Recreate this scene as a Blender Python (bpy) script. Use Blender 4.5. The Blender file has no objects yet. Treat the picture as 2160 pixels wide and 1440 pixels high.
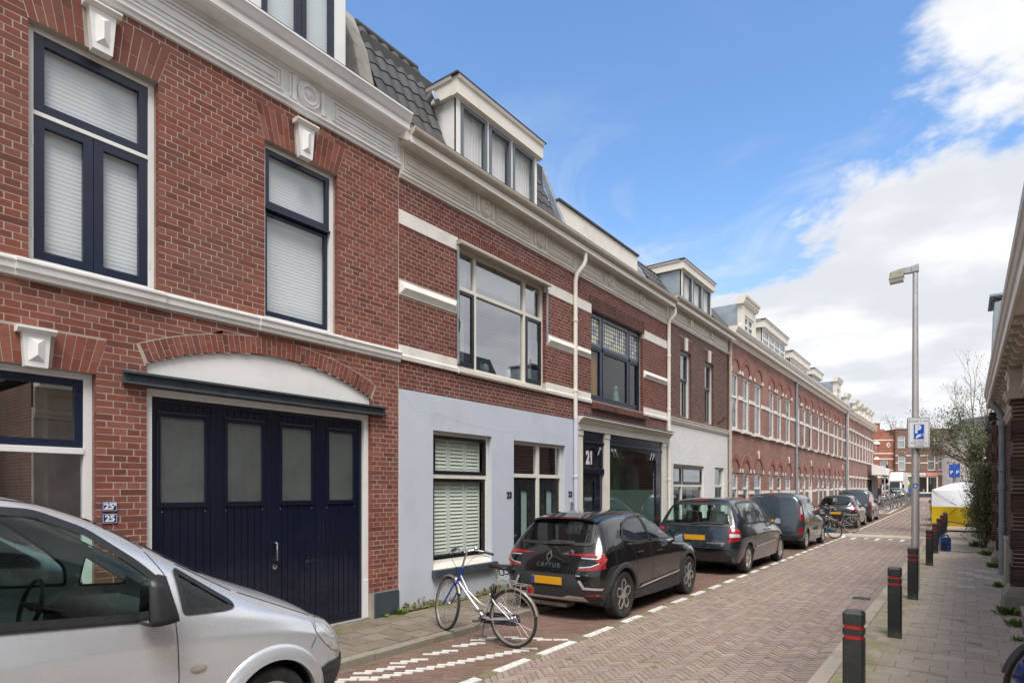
import bpy, bmesh, math, random
import numpy as np
from mathutils import Vector, Matrix
from mathutils.bvhtree import BVHTree
from mathutils.geometry import delaunay_2d_cdt
random.seed(7)
SC = bpy.context.scene
COL = SC.collection
PI = math.pi
R = math.radians
YAW = math.atan2(957.0, 1290.0)
cam_data = bpy.data.cameras.new('camera')
cam = bpy.data.objects.new('camera', cam_data)
COL.objects.link(cam)
cam.location = (0.0, 0.0, 1.90)
cam.rotation_euler = (PI / 2, 0.0, YAW)
cam_data.sensor_width = 36.0
cam_data.lens = 21.5
cam_data.shift_y = 0.1444
cam_data.clip_start = 0.05
cam_data.clip_end = 3000.0
SC.camera = cam
SC.view_settings.view_transform = 'Standard'
SC.view_settings.look = 'None'
SC.view_settings.gamma = 1.0
SC.view_settings.use_curve_mapping = False
SC.view_settings.exposure = 1.62
SUN_EL, SUN_AZ = R(60.0), R(140.0)          # azimuth clockwise from +y
world = bpy.data.worlds.new('World')
SC.world = world
world.use_nodes = True
nt = world.node_tree
nt.nodes.clear()
class NG:
 """tiny helper to wire shader nodes"""
 def __init__(self, tree):
  self.t = tree
 def n(self, kind, **kw):
  nd = self.t.nodes.new(kind)
  for k, v in kw.items():
   setattr(nd, k, v)
  return nd
 def link(self, a, b):
  self.t.links.new(a, b)
 def put(self, sock, v):
  if isinstance(v, bpy.types.NodeSocket):
   self.t.links.new(v, sock)
  else:
   sock.default_value = v
 def math(self, op, a, b=0.0, c=None, clamp=False):
  nd = self.n('ShaderNodeMath', operation=op, use_clamp=clamp)
  self.put(nd.inputs[0], a)
  self.put(nd.inputs[1], b)
  if c is not None:
   self.put(nd.inputs[2], c)
  return nd.outputs[0]
 def mapr(self, v, a, b, c, d, smooth=False):
  nd = self.n('ShaderNodeMapRange')
  nd.interpolation_type = 'SMOOTHSTEP' if smooth else 'LINEAR'
  self.put(nd.inputs['Value'], v)
  for k, q in zip(('From Min', 'From Max', 'To Min', 'To Max'), (a, b, c, d)):
   self.put(nd.inputs[k], q)
  return nd.outputs[0]
 def mix(self, f, a, b, blend='MIX'):
  nd = self.n('ShaderNodeMix', data_type='RGBA', blend_type=blend)
  nd.clamp_factor = True
  self.put(nd.inputs[0], f)
  self.put(nd.inputs[6], a)
  self.put(nd.inputs[7], b)
  return nd.outputs[2]
 def noise(self, vec, scale, detail=4.0, rough=0.55, dist=0.0, w=None):
  nd = self.n('ShaderNodeTexNoise')
  if vec is not None:
   self.put(nd.inputs['Vector'], vec)
  nd.inputs['Scale'].default_value = scale
  nd.inputs['Detail'].default_value = detail
  nd.inputs['Roughness'].default_value = rough
  nd.inputs['Distortion'].default_value = dist
  return nd.outputs['Fac']
g = NG(nt)
w_out = g.n('ShaderNodeOutputWorld')
sky = g.n('ShaderNodeTexSky', sky_type='NISHITA')
sky.sun_disc = False
sky.sun_elevation = SUN_EL
sky.sun_rotation = SUN_AZ
sky.air_density = 1.0
sky.dust_density = 0.4
sky.ozone_density = 2.2
hsv = g.n('ShaderNodeHueSaturation')
hsv.inputs['Saturation'].default_value = 1.12
g.link(sky.outputs[0], hsv.inputs['Color'])
bg_sky = g.n('ShaderNodeBackground')
bg_sky.inputs['Strength'].default_value = 0.086
g.link(hsv.outputs[0], bg_sky.inputs['Color'])
tc = g.n('ShaderNodeTexCoord')
sep = g.n('ShaderNodeSeparateXYZ')
g.link(tc.outputs['Generated'], sep.inputs[0])
dx, dy, dz = sep.outputs
up = g.math('MAXIMUM', dz, 0.0)
den = g.math('ADD', up, 0.16)
comb = g.n('ShaderNodeCombineXYZ')
g.put(comb.inputs[0], g.math('DIVIDE', dx, den))
g.put(comb.inputs[1], g.math('DIVIDE', dy, den))
comb.inputs[2].default_value = 3.7
flat = comb.outputs[0]
dot = g.n('ShaderNodeVectorMath', operation='DOT_PRODUCT')
g.link(tc.outputs['Generated'], dot.inputs[0])
dot.inputs[1].default_value = (-0.457, 0.586, 0.669)      # middle of the blue gap in the clouds
n_big = g.noise(flat, 1.35, 9.0, 0.56, 0.25)
n_det = g.noise(flat, 3.4, 8.0, 0.6, 0.2)
bias_az = g.mapr(dot.outputs['Value'], 0.80, 0.925, 0.34, -0.24, True)
bias_lo = g.mapr(dz, 0.20, 0.47, 0.24, -0.10, True)
dens = g.math('ADD', g.math('MULTIPLY', g.math('SUBTRACT', n_big, 0.5), 1.5), g.math('MULTIPLY', g.math('SUBTRACT', n_det, 0.5), 0.55))
dens = g.math('ADD', dens, g.math('ADD', bias_az, bias_lo))
cov = g.mapr(dens, 0.0, 0.16, 0.0, 1.0, True)
n_wisp = g.noise(flat, 2.1, 7.0, 0.62, 0.8)
wisp = g.math('MULTIPLY', g.mapr(n_wisp, 0.42, 0.74, 0.0, 0.75, True), g.mapr(dz, 0.28, 0.56, 1.0, 0.05))
veil = g.math('ADD', g.mapr(dz, 0.0, 0.42, 0.75, 0.0, True), wisp, clamp=True)
cov = g.math('MAXIMUM', cov, veil)
n_sh = g.noise(flat, 2.6, 6.0, 0.5)
ccol = g.mix(g.mapr(n_sh, 0.36, 0.62, 0.0, 1.0, True), (0.66, 0.69, 0.74, 1), (0.86, 0.865, 0.875, 1))
bg_cl = g.n('ShaderNodeBackground')
bg_cl.inputs['Strength'].default_value = 0.385
g.link(ccol, bg_cl.inputs['Color'])
mixs = g.n('ShaderNodeMixShader')
g.link(cov, mixs.inputs[0])
g.link(bg_sky.outputs[0], mixs.inputs[1])
g.link(bg_cl.outputs[0], mixs.inputs[2])
g.link(mixs.outputs[0], w_out.inputs['Surface'])
sun_data = bpy.data.lights.new('sun', 'SUN')
sun_data.energy = 1.5
sun_data.angle = R(30.0)
sun_data.color = (1.0, 0.965, 0.91)
sun = bpy.data.objects.new('sun', sun_data)
COL.objects.link(sun)
sd = Vector((math.sin(SUN_AZ) * math.cos(SUN_EL), math.cos(SUN_AZ) * math.cos(SUN_EL), math.sin(SUN_EL)))
sun.rotation_euler = sd.to_track_quat('Z', 'Y').to_euler()
sun.location = (8, -8, 12)
SC.cycles.max_bounces = 8
SC.cycles.transparent_max_bounces = 16
SC.cycles.caustics_reflective = False
SC.cycles.caustics_refractive = False
SC.cycles.sample_clamp_indirect = 4.0
M = {}
def new_mat(name):
 m = bpy.data.materials.new(name)
 m.use_nodes = True
 t = m.node_tree
 t.nodes.clear()
 k = NG(t)
 out = k.n('ShaderNodeOutputMaterial')
 b = k.n('ShaderNodeBsdfPrincipled')
 k.link(b.outputs[0], out.inputs['Surface'])
 return m, k, b, out
def rgba(c):
 return (c[0], c[1], c[2], 1.0)
def pbr(name, col, rough=0.5, metal=0.0, var=0.12, vs=2.5, bump=0.0, bs=40.0, coat=0.0, spec=0.5,
  dirt=None, dirt_amt=0.0, dirt_scale=1.2, dirt_low=None):
 """painted, plastered or metal surface: colour wanders a little, fine relief, optional dirt blotches"""
 m, k, b, out = new_mat(name)
 co = k.n('ShaderNodeTexCoord').outputs['Object']
 n1 = k.noise(co, vs, 5.0, 0.6)
 f = k.mapr(n1, 0.3, 0.7, 1.0 - var, 1.0 + var)
 mul = k.n('ShaderNodeVectorMath', operation='SCALE')
 mul.inputs[0].default_value = col
 k.put(mul.inputs['Scale'], f)
 c = mul.outputs[0]
 if dirt is not None:
  n2 = k.noise(co, dirt_scale, 8.0, 0.65)
  d = k.mapr(n2, 0.48, 0.72, 0.0, dirt_amt, True)
  if dirt_low is not None:      # splash dirt near the foot of walls and cars
   sp = k.n('ShaderNodeSeparateXYZ')
   k.link(co, sp.inputs[0])
   lo = k.mapr(sp.outputs[2], dirt_low[0], dirt_low[1], dirt_low[2], 0.0, True)
   n3 = k.noise(co, 9.0, 6.0, 0.6)
   d = k.math('ADD', d, k.math('MULTIPLY', lo, k.mapr(n3, 0.3, 0.7, 0.2, 1.2)), clamp=True)
  c = k.mix(d, c, rgba(dirt))
 k.put(b.inputs['Base Color'], c)
 rr = k.mapr(k.noise(co, vs * 3.1, 4.0, 0.6), 0.3, 0.7, max(0.02, rough * 0.82), min(1.0, rough * 1.2))
 k.put(b.inputs['Roughness'], rr)
 b.inputs['Metallic'].default_value = metal
 b.inputs['Specular IOR Level'].default_value = spec
 b.inputs['Coat Weight'].default_value = coat
 b.inputs['Coat Roughness'].default_value = 0.03
 if bump > 0:
  bp = k.n('ShaderNodeBump')
  bp.inputs['Strength'].default_value = bump
  bp.inputs['Distance'].default_value = 0.01
  k.put(bp.inputs['Height'], k.noise(co, bs, 4.0, 0.6))
  k.link(bp.outputs[0], b.inputs['Normal'])
 M[name] = m
 return m
def unit_mat(name, cols, rough=0.8, bump=0.35, bs=55.0, grime=None, grime_amt=0.0, gs=1.0, fine=0.12, spec=0.3,
    moss=None, moss_amt=0.0, moss_axis=None):
 """bricks, tiles and pavers: every piece draws its own colour"""
 m, k, b, out = new_mat(name)
 geo = k.n('ShaderNodeNewGeometry')
 oi = k.n('ShaderNodeObjectInfo')
 r = k.math('FRACT', k.math('ADD', geo.outputs['Random Per Island'], oi.outputs['Random']))
 ramp = k.n('ShaderNodeValToRGB')
 ramp.color_ramp.interpolation = 'LINEAR'
 els = ramp.color_ramp.elements
 while len(els) < len(cols):
  els.new(0.5)
 for i, cc in enumerate(cols):
  els[i].position = i / max(1, len(cols) - 1)
  els[i].color = rgba(cc)
 k.put(ramp.inputs[0], r)
 pos = geo.outputs['Position']
 n1 = k.noise(pos, 17.0, 6.0, 0.65)
 c = ramp.outputs[0]
 sc = k.n('ShaderNodeVectorMath', operation='SCALE')
 k.put(sc.inputs[0], c)
 k.put(sc.inputs['Scale'], k.mapr(n1, 0.3, 0.7, 1.0 - fine, 1.0 + fine))
 c = sc.outputs[0]
 if grime is not None:
  n2 = k.noise(pos, gs, 7.0, 0.62)
  c = k.mix(k.mapr(n2, 0.46, 0.72, 0.0, grime_amt, True), c, rgba(grime))
 if moss is not None:
  n3 = k.noise(pos, 2.3, 7.0, 0.7)
  mk = k.mapr(n3, 0.45, 0.66, 0.0, moss_amt, True)
  if moss_axis is not None:
   sp = k.n('ShaderNodeSeparateXYZ')
   k.link(pos, sp.inputs[0])
   lo = None
   for (ax, a0, a1) in moss_axis:      # moss gathers along these edges (position ranges)
    e = k.mapr(sp.outputs[ax], a0, a1, 1.0, 0.0, True)
    lo = e if lo is None else k.math('MAXIMUM', lo, e)
   mk = k.math('MULTIPLY', k.mapr(n3, 0.36, 0.6, 0.0, moss_amt, True), lo)
  c = k.mix(mk, c, rgba(moss))
 k.put(b.inputs['Base Color'], c)
 b.inputs['Roughness'].default_value = rough
 b.inputs['Specular IOR Level'].default_value = spec
 if bump > 0:
  bp = k.n('ShaderNodeBump')
  bp.inputs['Strength'].default_value = bump
  bp.inputs['Distance'].default_value = 0.008
  k.put(bp.inputs['Height'], k.noise(pos, bs, 5.0, 0.65))
  k.link(bp.outputs[0], b.inputs['Normal'])
 M[name] = m
 return m
def far_brick(name, c1, c2, mortar, axis='yz', bw=0.248, rh=0.067):
 """brickwork too far off to tell the bricks apart one by one"""
 m, k, b, out = new_mat(name)
 geo = k.n('ShaderNodeNewGeometry')
 sp = k.n('ShaderNodeSeparateXYZ')
 k.link(geo.outputs['Position'], sp.inputs[0])
 cb = k.n('ShaderNodeCombineXYZ')
 ix = {'x': 0, 'y': 1, 'z': 2}
 if axis == 'uz':
  k.put(cb.inputs[0], k.math('ADD', sp.outputs[0], sp.outputs[1]))
 else:
  k.put(cb.inputs[0], sp.outputs[ix[axis[0]]])
 k.put(cb.inputs[1], sp.outputs[2])
 br = k.n('ShaderNodeTexBrick')
 k.put(br.inputs['Vector'], cb.outputs[0])
 br.inputs['Scale'].default_value = 1.0
 br.inputs['Brick Width'].default_value = bw
 br.inputs['Row Height'].default_value = rh
 br.inputs['Mortar Size'].default_value = 0.006
 br.inputs['Mortar Smooth'].default_value = 0.2
 br.inputs['Bias'].default_value = 0.0
 br.inputs['Color1'].default_value = rgba(c1)
 br.inputs['Color2'].default_value = rgba(c2)
 br.inputs['Mortar'].default_value = rgba(mortar)
 n1 = k.noise(geo.outputs['Position'], 1.1, 7.0, 0.6)
 sc = k.n('ShaderNodeVectorMath', operation='SCALE')
 k.put(sc.inputs[0], br.outputs['Color'])
 k.put(sc.inputs['Scale'], k.mapr(n1, 0.3, 0.7, 0.78, 1.2))
 k.put(b.inputs['Base Color'], sc.outputs[0])
 b.inputs['Roughness'].default_value = 0.85
 b.inputs['Specular IOR Level'].default_value = 0.25
 bp = k.n('ShaderNodeBump')
 bp.inputs['Strength'].default_value = 0.5
 bp.inputs['Distance'].default_value = 0.01
 bp.invert = True
 k.put(bp.inputs['Height'], br.outputs['Fac'])
 k.link(bp.outputs[0], b.inputs['Normal'])
 M[name] = m
 return m
def glass(name, tint=(0.75, 0.82, 0.8), clear=0.6, body=(0.02, 0.025, 0.03), rough=0.0, refl=1.0, ior=1.5, wave=0.0):
 """window pane: partly see-through, mirror-like at a slant; `clear` is how much light passes"""
 m, k, b, out = new_mat(name)
 k.t.nodes.remove(b)
 tr = k.n('ShaderNodeBsdfTransparent')
 tr.inputs['Color'].default_value = rgba(tint)
 df = k.n('ShaderNodeBsdfDiffuse')
 df.inputs['Color'].default_value = rgba(body)
 gl = k.n('ShaderNodeBsdfGlossy')
 gl.inputs['Roughness'].default_value = rough
 gl.inputs['Color'].default_value = (0.95, 0.97, 1.0, 1)
 fr = k.n('ShaderNodeFresnel')
 fr.inputs['IOR'].default_value = ior
 if wave > 0:
  geo = k.n('ShaderNodeNewGeometry')
  bp = k.n('ShaderNodeBump')
  bp.inputs['Strength'].default_value = wave
  bp.inputs['Distance'].default_value = 0.01
  k.put(bp.inputs['Height'], k.noise(geo.outputs['Position'], 1.7, 2.0, 0.5))
  k.link(bp.outputs[0], gl.inputs['Normal'])
 m1 = k.n('ShaderNodeMixShader')
 m1.inputs[0].default_value = clear
 k.link(df.outputs[0], m1.inputs[1])
 k.link(tr.outputs[0], m1.inputs[2])
 m2 = k.n('ShaderNodeMixShader')
 gb = k.n('ShaderNodeNewGeometry')
 front = k.math('SUBTRACT', 1.0, gb.outputs['Backfacing'])
 k.put(m2.inputs[0], k.math('MULTIPLY', k.math('MULTIPLY', fr.outputs[0], refl, clamp=True), front))
 k.link(m1.outputs[0], m2.inputs[1])
 k.link(gl.outputs[0], m2.inputs[2])
 k.link(m2.outputs[0], out.inputs['Surface'])
 M[name] = m
 return m
unit_mat('brick_red', [(0.13, 0.044, 0.031), (0.205, 0.061, 0.040), (0.245, 0.074, 0.048), (0.185, 0.057, 0.044), (0.27, 0.10, 0.072), (0.215, 0.063, 0.042), (0.16, 0.054, 0.045)],
   grime=(0.17, 0.082, 0.066), grime_amt=0.6, gs=0.8)
unit_mat('brick_maroon', [(0.115, 0.036, 0.030), (0.165, 0.046, 0.037), (0.195, 0.057, 0.043), (0.14, 0.042, 0.037), (0.22, 0.077, 0.061), (0.175, 0.05, 0.04)],
   grime=(0.125, 0.062, 0.053), grime_amt=0.5, gs=0.8)
unit_mat('brick_brown', [(0.085, 0.042, 0.038), (0.12, 0.056, 0.046), (0.15, 0.068, 0.055), (0.10, 0.05, 0.046), (0.17, 0.078, 0.062), (0.13, 0.058, 0.05)],
   grime=(0.08, 0.045, 0.04), grime_amt=0.5, gs=0.9)
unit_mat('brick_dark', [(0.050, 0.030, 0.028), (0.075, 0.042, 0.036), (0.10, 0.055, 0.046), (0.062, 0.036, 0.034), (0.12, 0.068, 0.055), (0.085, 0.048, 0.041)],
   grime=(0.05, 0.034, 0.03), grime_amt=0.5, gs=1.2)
unit_mat('brick_white', [(0.76, 0.755, 0.74), (0.80, 0.795, 0.78), (0.83, 0.825, 0.81), (0.78, 0.775, 0.76)], rough=0.6, fine=0.05,
   grime=(0.55, 0.54, 0.52), grime_amt=0.3)
pbr('mortar_light', (0.40, 0.345, 0.295), 0.95, var=0.25, bump=0.4, bs=90)
pbr('mortar_grey', (0.33, 0.285, 0.25), 0.95, var=0.12, bump=0.4, bs=90)
pbr('mortar_white', (0.62, 0.61, 0.60), 0.9, var=0.06, bump=0.3, bs=90)
pbr('mortar_sand', (0.36, 0.305, 0.24), 0.95, var=0.25, vs=6, bump=0.5, bs=120, dirt=(0.22, 0.20, 0.10), dirt_amt=0.5, dirt_scale=2.2)
pbr('mortar_road', (0.155, 0.13, 0.10), 0.95, var=0.3, vs=6, bump=0.6, bs=120, dirt=(0.10, 0.115, 0.035), dirt_amt=0.75, dirt_scale=2.2)
pbr('white_paint', (0.80, 0.79, 0.775), 0.42, var=0.035, vs=1.5, bump=0.08, bs=60, dirt=(0.56, 0.535, 0.49), dirt_amt=0.30, dirt_scale=2.4)
pbr('white_cornice', (0.80, 0.79, 0.775), 0.5, var=0.05, vs=2, bump=0.18, bs=45, dirt=(0.50, 0.465, 0.42), dirt_amt=0.34, dirt_scale=2.6)
pbr('cream_paint', (0.74, 0.70, 0.63), 0.45, var=0.04, vs=1.5, bump=0.1, bs=50, dirt=(0.50, 0.45, 0.38), dirt_amt=0.35, dirt_scale=2.2)
pbr('cream_gutter', (0.46, 0.40, 0.33), 0.45, var=0.1, vs=3, bump=0.1, bs=30, dirt=(0.24, 0.20, 0.165), dirt_amt=0.5, dirt_scale=3)
pbr('stone_band', (0.76, 0.73, 0.68), 0.7, var=0.06, vs=2, bump=0.2, bs=60, dirt=(0.45, 0.42, 0.37), dirt_amt=0.4, dirt_scale=2.2)
pbr('old_stone', (0.42, 0.37, 0.31), 0.9, var=0.2, vs=4, bump=0.6, bs=40, dirt=(0.16, 0.14, 0.12), dirt_amt=0.6, dirt_scale=3)
pbr('concrete', (0.30, 0.28, 0.25), 0.92, var=0.18, vs=5, bump=0.6, bs=60, dirt=(0.13, 0.12, 0.10), dirt_amt=0.6, dirt_scale=4)
pbr('render_blue', (0.53, 0.568, 0.645), 0.8, var=0.025, vs=1.2, bump=0.25, bs=70, dirt=(0.40, 0.42, 0.455), dirt_amt=0.35, dirt_scale=1.4,
 dirt_low=(-0.02, 0.45, 0.7))
pbr('navy_paint', (0.0055, 0.009, 0.024), 0.2, var=0.15, vs=3, bump=0.03, bs=35, coat=0.3, dirt=(0.010, 0.014, 0.028), dirt_amt=0.3, dirt_scale=2)
pbr('navy_frame', (0.011, 0.017, 0.042), 0.3, var=0.12, vs=3)
pbr('black_frame', (0.012, 0.013, 0.018), 0.3, var=0.1, vs=3)
pbr('slate_paint', (0.045, 0.06, 0.075), 0.5, var=0.15, vs=3, bump=0.3, bs=40, dirt=(0.12, 0.12, 0.11), dirt_amt=0.35)
pbr('grey_frame', (0.11, 0.135, 0.16), 0.35, var=0.08)
pbr('zinc', (0.34, 0.39, 0.44), 0.45, metal=0.35, var=0.12, vs=3, dirt=(0.20, 0.22, 0.24), dirt_amt=0.5, dirt_scale=2)
pbr('lead', (0.27, 0.31, 0.365), 0.55, metal=0.3, var=0.25, vs=4, bump=0.3, bs=12, dirt=(0.42, 0.45, 0.48), dirt_amt=0.5, dirt_scale=3)
pbr('roof_felt', (0.06, 0.06, 0.062), 0.85, var=0.2, vs=3)
unit_mat('roof_tile', [(0.040, 0.038, 0.042), (0.062, 0.058, 0.063), (0.08, 0.075, 0.078), (0.05, 0.048, 0.052)], rough=0.5, bump=0.5, bs=30, spec=0.5,
   grime=(0.085, 0.075, 0.065), grime_amt=0.5, gs=2.5, moss=(0.10, 0.11, 0.03), moss_amt=0.12)
pbr('blind', (0.70, 0.735, 0.75), 0.8, var=0.03, vs=1.0)
pbr('curtain_white', (0.70, 0.66, 0.66), 0.85, var=0.06, vs=1.0)
pbr('shutter_green', (0.72, 0.78, 0.66), 0.55, var=0.03)
pbr('curtain_orange', (0.62, 0.26, 0.012), 0.85, var=0.15, vs=3)
pbr('frosted_grey', (0.105, 0.135, 0.125), 0.35, var=0.2, vs=2.0, bump=0.4, bs=160, coat=0.4)
pbr('room_dark', (0.045, 0.042, 0.038), 0.9, var=0.3, vs=1)
pbr('room_mid', (0.22, 0.20, 0.17), 0.9, var=0.3, vs=1)
pbr('black_plastic', (0.018, 0.018, 0.020), 0.45, var=0.1, vs=6, bump=0.1, bs=120)
pbr('rubber', (0.022, 0.022, 0.023), 0.75, var=0.2, vs=9, bump=0.25, bs=70, dirt=(0.09, 0.08, 0.07), dirt_amt=0.25, dirt_scale=6)
pbr('chrome', (0.72, 0.72, 0.73), 0.2, metal=1.0, var=0.05)
pbr('alloy', (0.55, 0.52, 0.49), 0.35, metal=0.75, var=0.08, vs=6)
pbr('steel', (0.44, 0.43, 0.44), 0.35, metal=0.85, var=0.1, vs=4)
pbr('brushed_steel', (0.60, 0.58, 0.585), 0.42, metal=0.55, var=0.08, vs=5, bump=0.05, bs=90)
pbr('worn_steel', (0.30, 0.27, 0.24), 0.5, metal=0.7, var=0.25, vs=9, dirt=(0.13, 0.085, 0.05), dirt_amt=0.6, dirt_scale=8)
pbr('red_lens', (0.27, 0.008, 0.011), 0.12, var=0.1, vs=9, coat=0.8)
pbr('dark_red_lens', (0.15, 0.008, 0.012), 0.12, var=0.1, vs=9, coat=0.8)
pbr('clear_lens', (0.55, 0.56, 0.57), 0.12, metal=0.4, var=0.25, vs=14, coat=0.8)
pbr('amber', (0.62, 0.30, 0.012), 0.35, var=0.06, vs=4)
pbr('plate_blue', (0.02, 0.05, 0.30), 0.4, var=0.06)
pbr('silver_paint', (0.60, 0.62, 0.66), 0.26, metal=0.5, var=0.03, vs=1.2, coat=0.7, dirt=(0.36, 0.33, 0.30), dirt_amt=0.18, dirt_scale=2.0,
 dirt_low=(0.25, 0.72, 0.55))
pbr('black_car_paint', (0.0065, 0.0075, 0.009), 0.16, metal=0.2, var=0.1, coat=1.0, bump=0.015, bs=160, dirt=(0.035, 0.033, 0.03), dirt_amt=0.25, dirt_low=(0.2, 0.7, 0.5))
pbr('blue_car_paint', (0.013, 0.024, 0.038), 0.22, metal=0.4, var=0.1, coat=1.0, dirt=(0.06, 0.058, 0.055), dirt_amt=0.25, dirt_low=(0.2, 0.7, 0.5))
pbr('slate_car_paint', (0.036, 0.053, 0.071), 0.25, metal=0.35, var=0.08, coat=0.9, dirt=(0.09, 0.09, 0.09), dirt_amt=0.3, dirt_low=(0.2, 0.7, 0.5))
pbr('charcoal_car_paint', (0.02, 0.026, 0.034), 0.22, metal=0.4, var=0.08, coat=1.0, dirt=(0.06, 0.06, 0.06), dirt_amt=0.3)
pbr('cladding', (0.030, 0.033, 0.037), 0.55, var=0.1, vs=6, bump=0.15, bs=140, dirt=(0.08, 0.075, 0.07), dirt_amt=0.3, dirt_scale=4)
pbr('white_truck_paint', (0.70, 0.70, 0.68), 0.4, var=0.05, coat=0.3, dirt=(0.42, 0.40, 0.37), dirt_amt=0.3)
pbr('bollard_black', (0.018, 0.021, 0.024), 0.42, var=0.3, vs=7, bump=0.2, bs=70, dirt=(0.075, 0.078, 0.06), dirt_amt=0.5, dirt_scale=4, dirt_low=(0.0, 0.16, 0.9))
pbr('reflective_red', (0.62, 0.022, 0.022), 0.35, var=0.1, vs=9)
pbr('sign_white', (0.68, 0.68, 0.71), 0.35, var=0.03)
pbr('sign_blue', (0.012, 0.085, 0.48), 0.35, var=0.05)
pbr('sign_black', (0.02, 0.02, 0.025), 0.5, var=0.05)
pbr('enamel_blue', (0.012, 0.022, 0.17), 0.18, var=0.08, coat=0.6)
pbr('white_mark', (0.60, 0.585, 0.55), 0.8, var=0.15, vs=8, bump=0.2, bs=80, dirt=(0.24, 0.20, 0.17), dirt_amt=0.85, dirt_scale=9)
pbr('tent_white', (0.74, 0.75, 0.80), 0.7, var=0.03, vs=2)
pbr('tent_yellow', (0.72, 0.52, 0.012), 0.65, var=0.08, vs=3)
pbr('blue_plastic', (0.012, 0.055, 0.20), 0.35, var=0.15, vs=5)
pbr('blue_film', (0.010, 0.045, 0.33), 0.2, var=0.4, vs=14, coat=0.6, bump=0.9, bs=24)
pbr('lamp_mossy', (0.34, 0.32, 0.25), 0.8, var=0.3, vs=14, dirt=(0.12, 0.13, 0.03), dirt_amt=0.9, dirt_scale=14)
pbr('lamp_glass', (0.62, 0.62, 0.58), 0.2, var=0.05, coat=0.5)
pbr('bark', (0.105, 0.085, 0.07), 0.9, var=0.25, vs=9, bump=0.6, bs=30)
pbr('twig', (0.17, 0.135, 0.12), 0.9, var=0.25, vs=9)
pbr('pipe_grey', (0.24, 0.28, 0.32), 0.45, var=0.12, vs=5, dirt=(0.34, 0.36, 0.37), dirt_amt=0.4, dirt_scale=8)
pbr('cabinet_grey', (0.34, 0.345, 0.34), 0.5, var=0.1, vs=5, dirt=(0.20, 0.20, 0.19), dirt_amt=0.4)
pbr('graffiti_green', (0.35, 0.46, 0.10), 0.6)
pbr('silver_bike', (0.56, 0.55, 0.58), 0.3, metal=0.5, var=0.06, coat=0.5)
pbr('blue_bike', (0.012, 0.05, 0.33), 0.3, var=0.1, coat=0.5)
pbr('cyan_bike', (0.03, 0.25, 0.42), 0.35, var=0.1)
pbr('dark_bike', (0.02, 0.02, 0.024), 0.35, var=0.2)
pbr('plum_bike', (0.20, 0.045, 0.085), 0.4, var=0.15)
pbr('grey_bike', (0.27, 0.28, 0.30), 0.35, var=0.15)
pbr('seat_grey', (0.15, 0.17, 0.18), 0.9, var=0.1, vs=5)
pbr('seat_dark', (0.03, 0.03, 0.034), 0.8, var=0.2, vs=5)
pbr('hivis', (0.50, 0.62, 0.12), 0.7, var=0.1, vs=6)
pbr('mirror_face', (0.50, 0.56, 0.60), 0.04, metal=1.0, var=0.02)
pbr('cloth_navy', (0.018, 0.022, 0.04), 0.9, var=0.2, vs=5)
pbr('skin', (0.45, 0.27, 0.20), 0.6, var=0.08)
pbr('hair_dark', (0.03, 0.022, 0.018), 0.7, var=0.2)
pbr('shop_orange', (0.52, 0.17, 0.06), 0.8, var=0.2, vs=2)
pbr('shop_red', (0.58, 0.085, 0.035), 0.5, var=0.1)
pbr('shop_green', (0.09, 0.15, 0.025), 0.6, var=0.15)
pbr('door_green', (0.14, 0.19, 0.17), 0.45, var=0.1)
pbr('iron', (0.02, 0.02, 0.022), 0.6, var=0.2)
pbr('statue_green', (0.32, 0.48, 0.38), 0.5, var=0.1, vs=8)
unit_mat('paver_road', [(0.235, 0.170, 0.147), (0.29, 0.216, 0.19), (0.325, 0.25, 0.215), (0.255, 0.187, 0.168), (0.345, 0.28, 0.22), (0.295, 0.21, 0.187), (0.27, 0.193, 0.171)],
   rough=0.62, bump=0.45, grime=(0.235, 0.185, 0.16), grime_amt=0.7, gs=0.55, moss=(0.24, 0.20, 0.075), moss_amt=0.3, spec=0.45)
unit_mat('paver_park', [(0.155, 0.09, 0.076), (0.20, 0.12, 0.10), (0.175, 0.10, 0.086), (0.22, 0.14, 0.115)],
   rough=0.6, bump=0.45, grime=(0.10, 0.07, 0.055), grime_amt=0.6, gs=1.1, moss=(0.15, 0.135, 0.04), moss_amt=0.4, spec=0.45)
unit_mat('tile_left', [(0.165, 0.135, 0.108), (0.205, 0.17, 0.138), (0.185, 0.152, 0.122), (0.225, 0.188, 0.155)], rough=0.7, bump=0.5, bs=90,
   grime=(0.12, 0.10, 0.075), grime_amt=0.5, gs=1.4, moss=(0.125, 0.125, 0.028), moss_amt=0.85, moss_axis=[(0, -6.62, -6.25)])
unit_mat('tile_right', [(0.47, 0.385, 0.305), (0.52, 0.43, 0.345), (0.49, 0.40, 0.32), (0.55, 0.465, 0.38)], rough=0.75, bump=0.5, bs=80,
   grime=(0.34, 0.295, 0.24), grime_amt=0.5, gs=1.1, moss=(0.24, 0.235, 0.07), moss_amt=0.75, moss_axis=[(0, -0.85, -0.55)])
unit_mat('tile_pale', [(0.52, 0.47, 0.40), (0.66, 0.61, 0.53)], rough=0.75, bump=0.4, bs=80)
unit_mat('kerb_stone', [(0.22, 0.19, 0.155), (0.26, 0.225, 0.185), (0.24, 0.21, 0.17)], rough=0.8, bump=0.5, bs=70, grime=(0.15, 0.125, 0.085), grime_amt=0.6, gs=2.0)
unit_mat('kerb_right', [(0.38, 0.325, 0.26), (0.43, 0.37, 0.30), (0.41, 0.345, 0.28)], rough=0.8, bump=0.5, bs=70, grime=(0.23, 0.20, 0.14), grime_amt=0.6, gs=2.0)
unit_mat('edge_stone', [(0.17, 0.145, 0.09), (0.21, 0.18, 0.115)], rough=0.8, bump=0.5, moss=(0.16, 0.16, 0.04), moss_amt=0.9)
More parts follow.
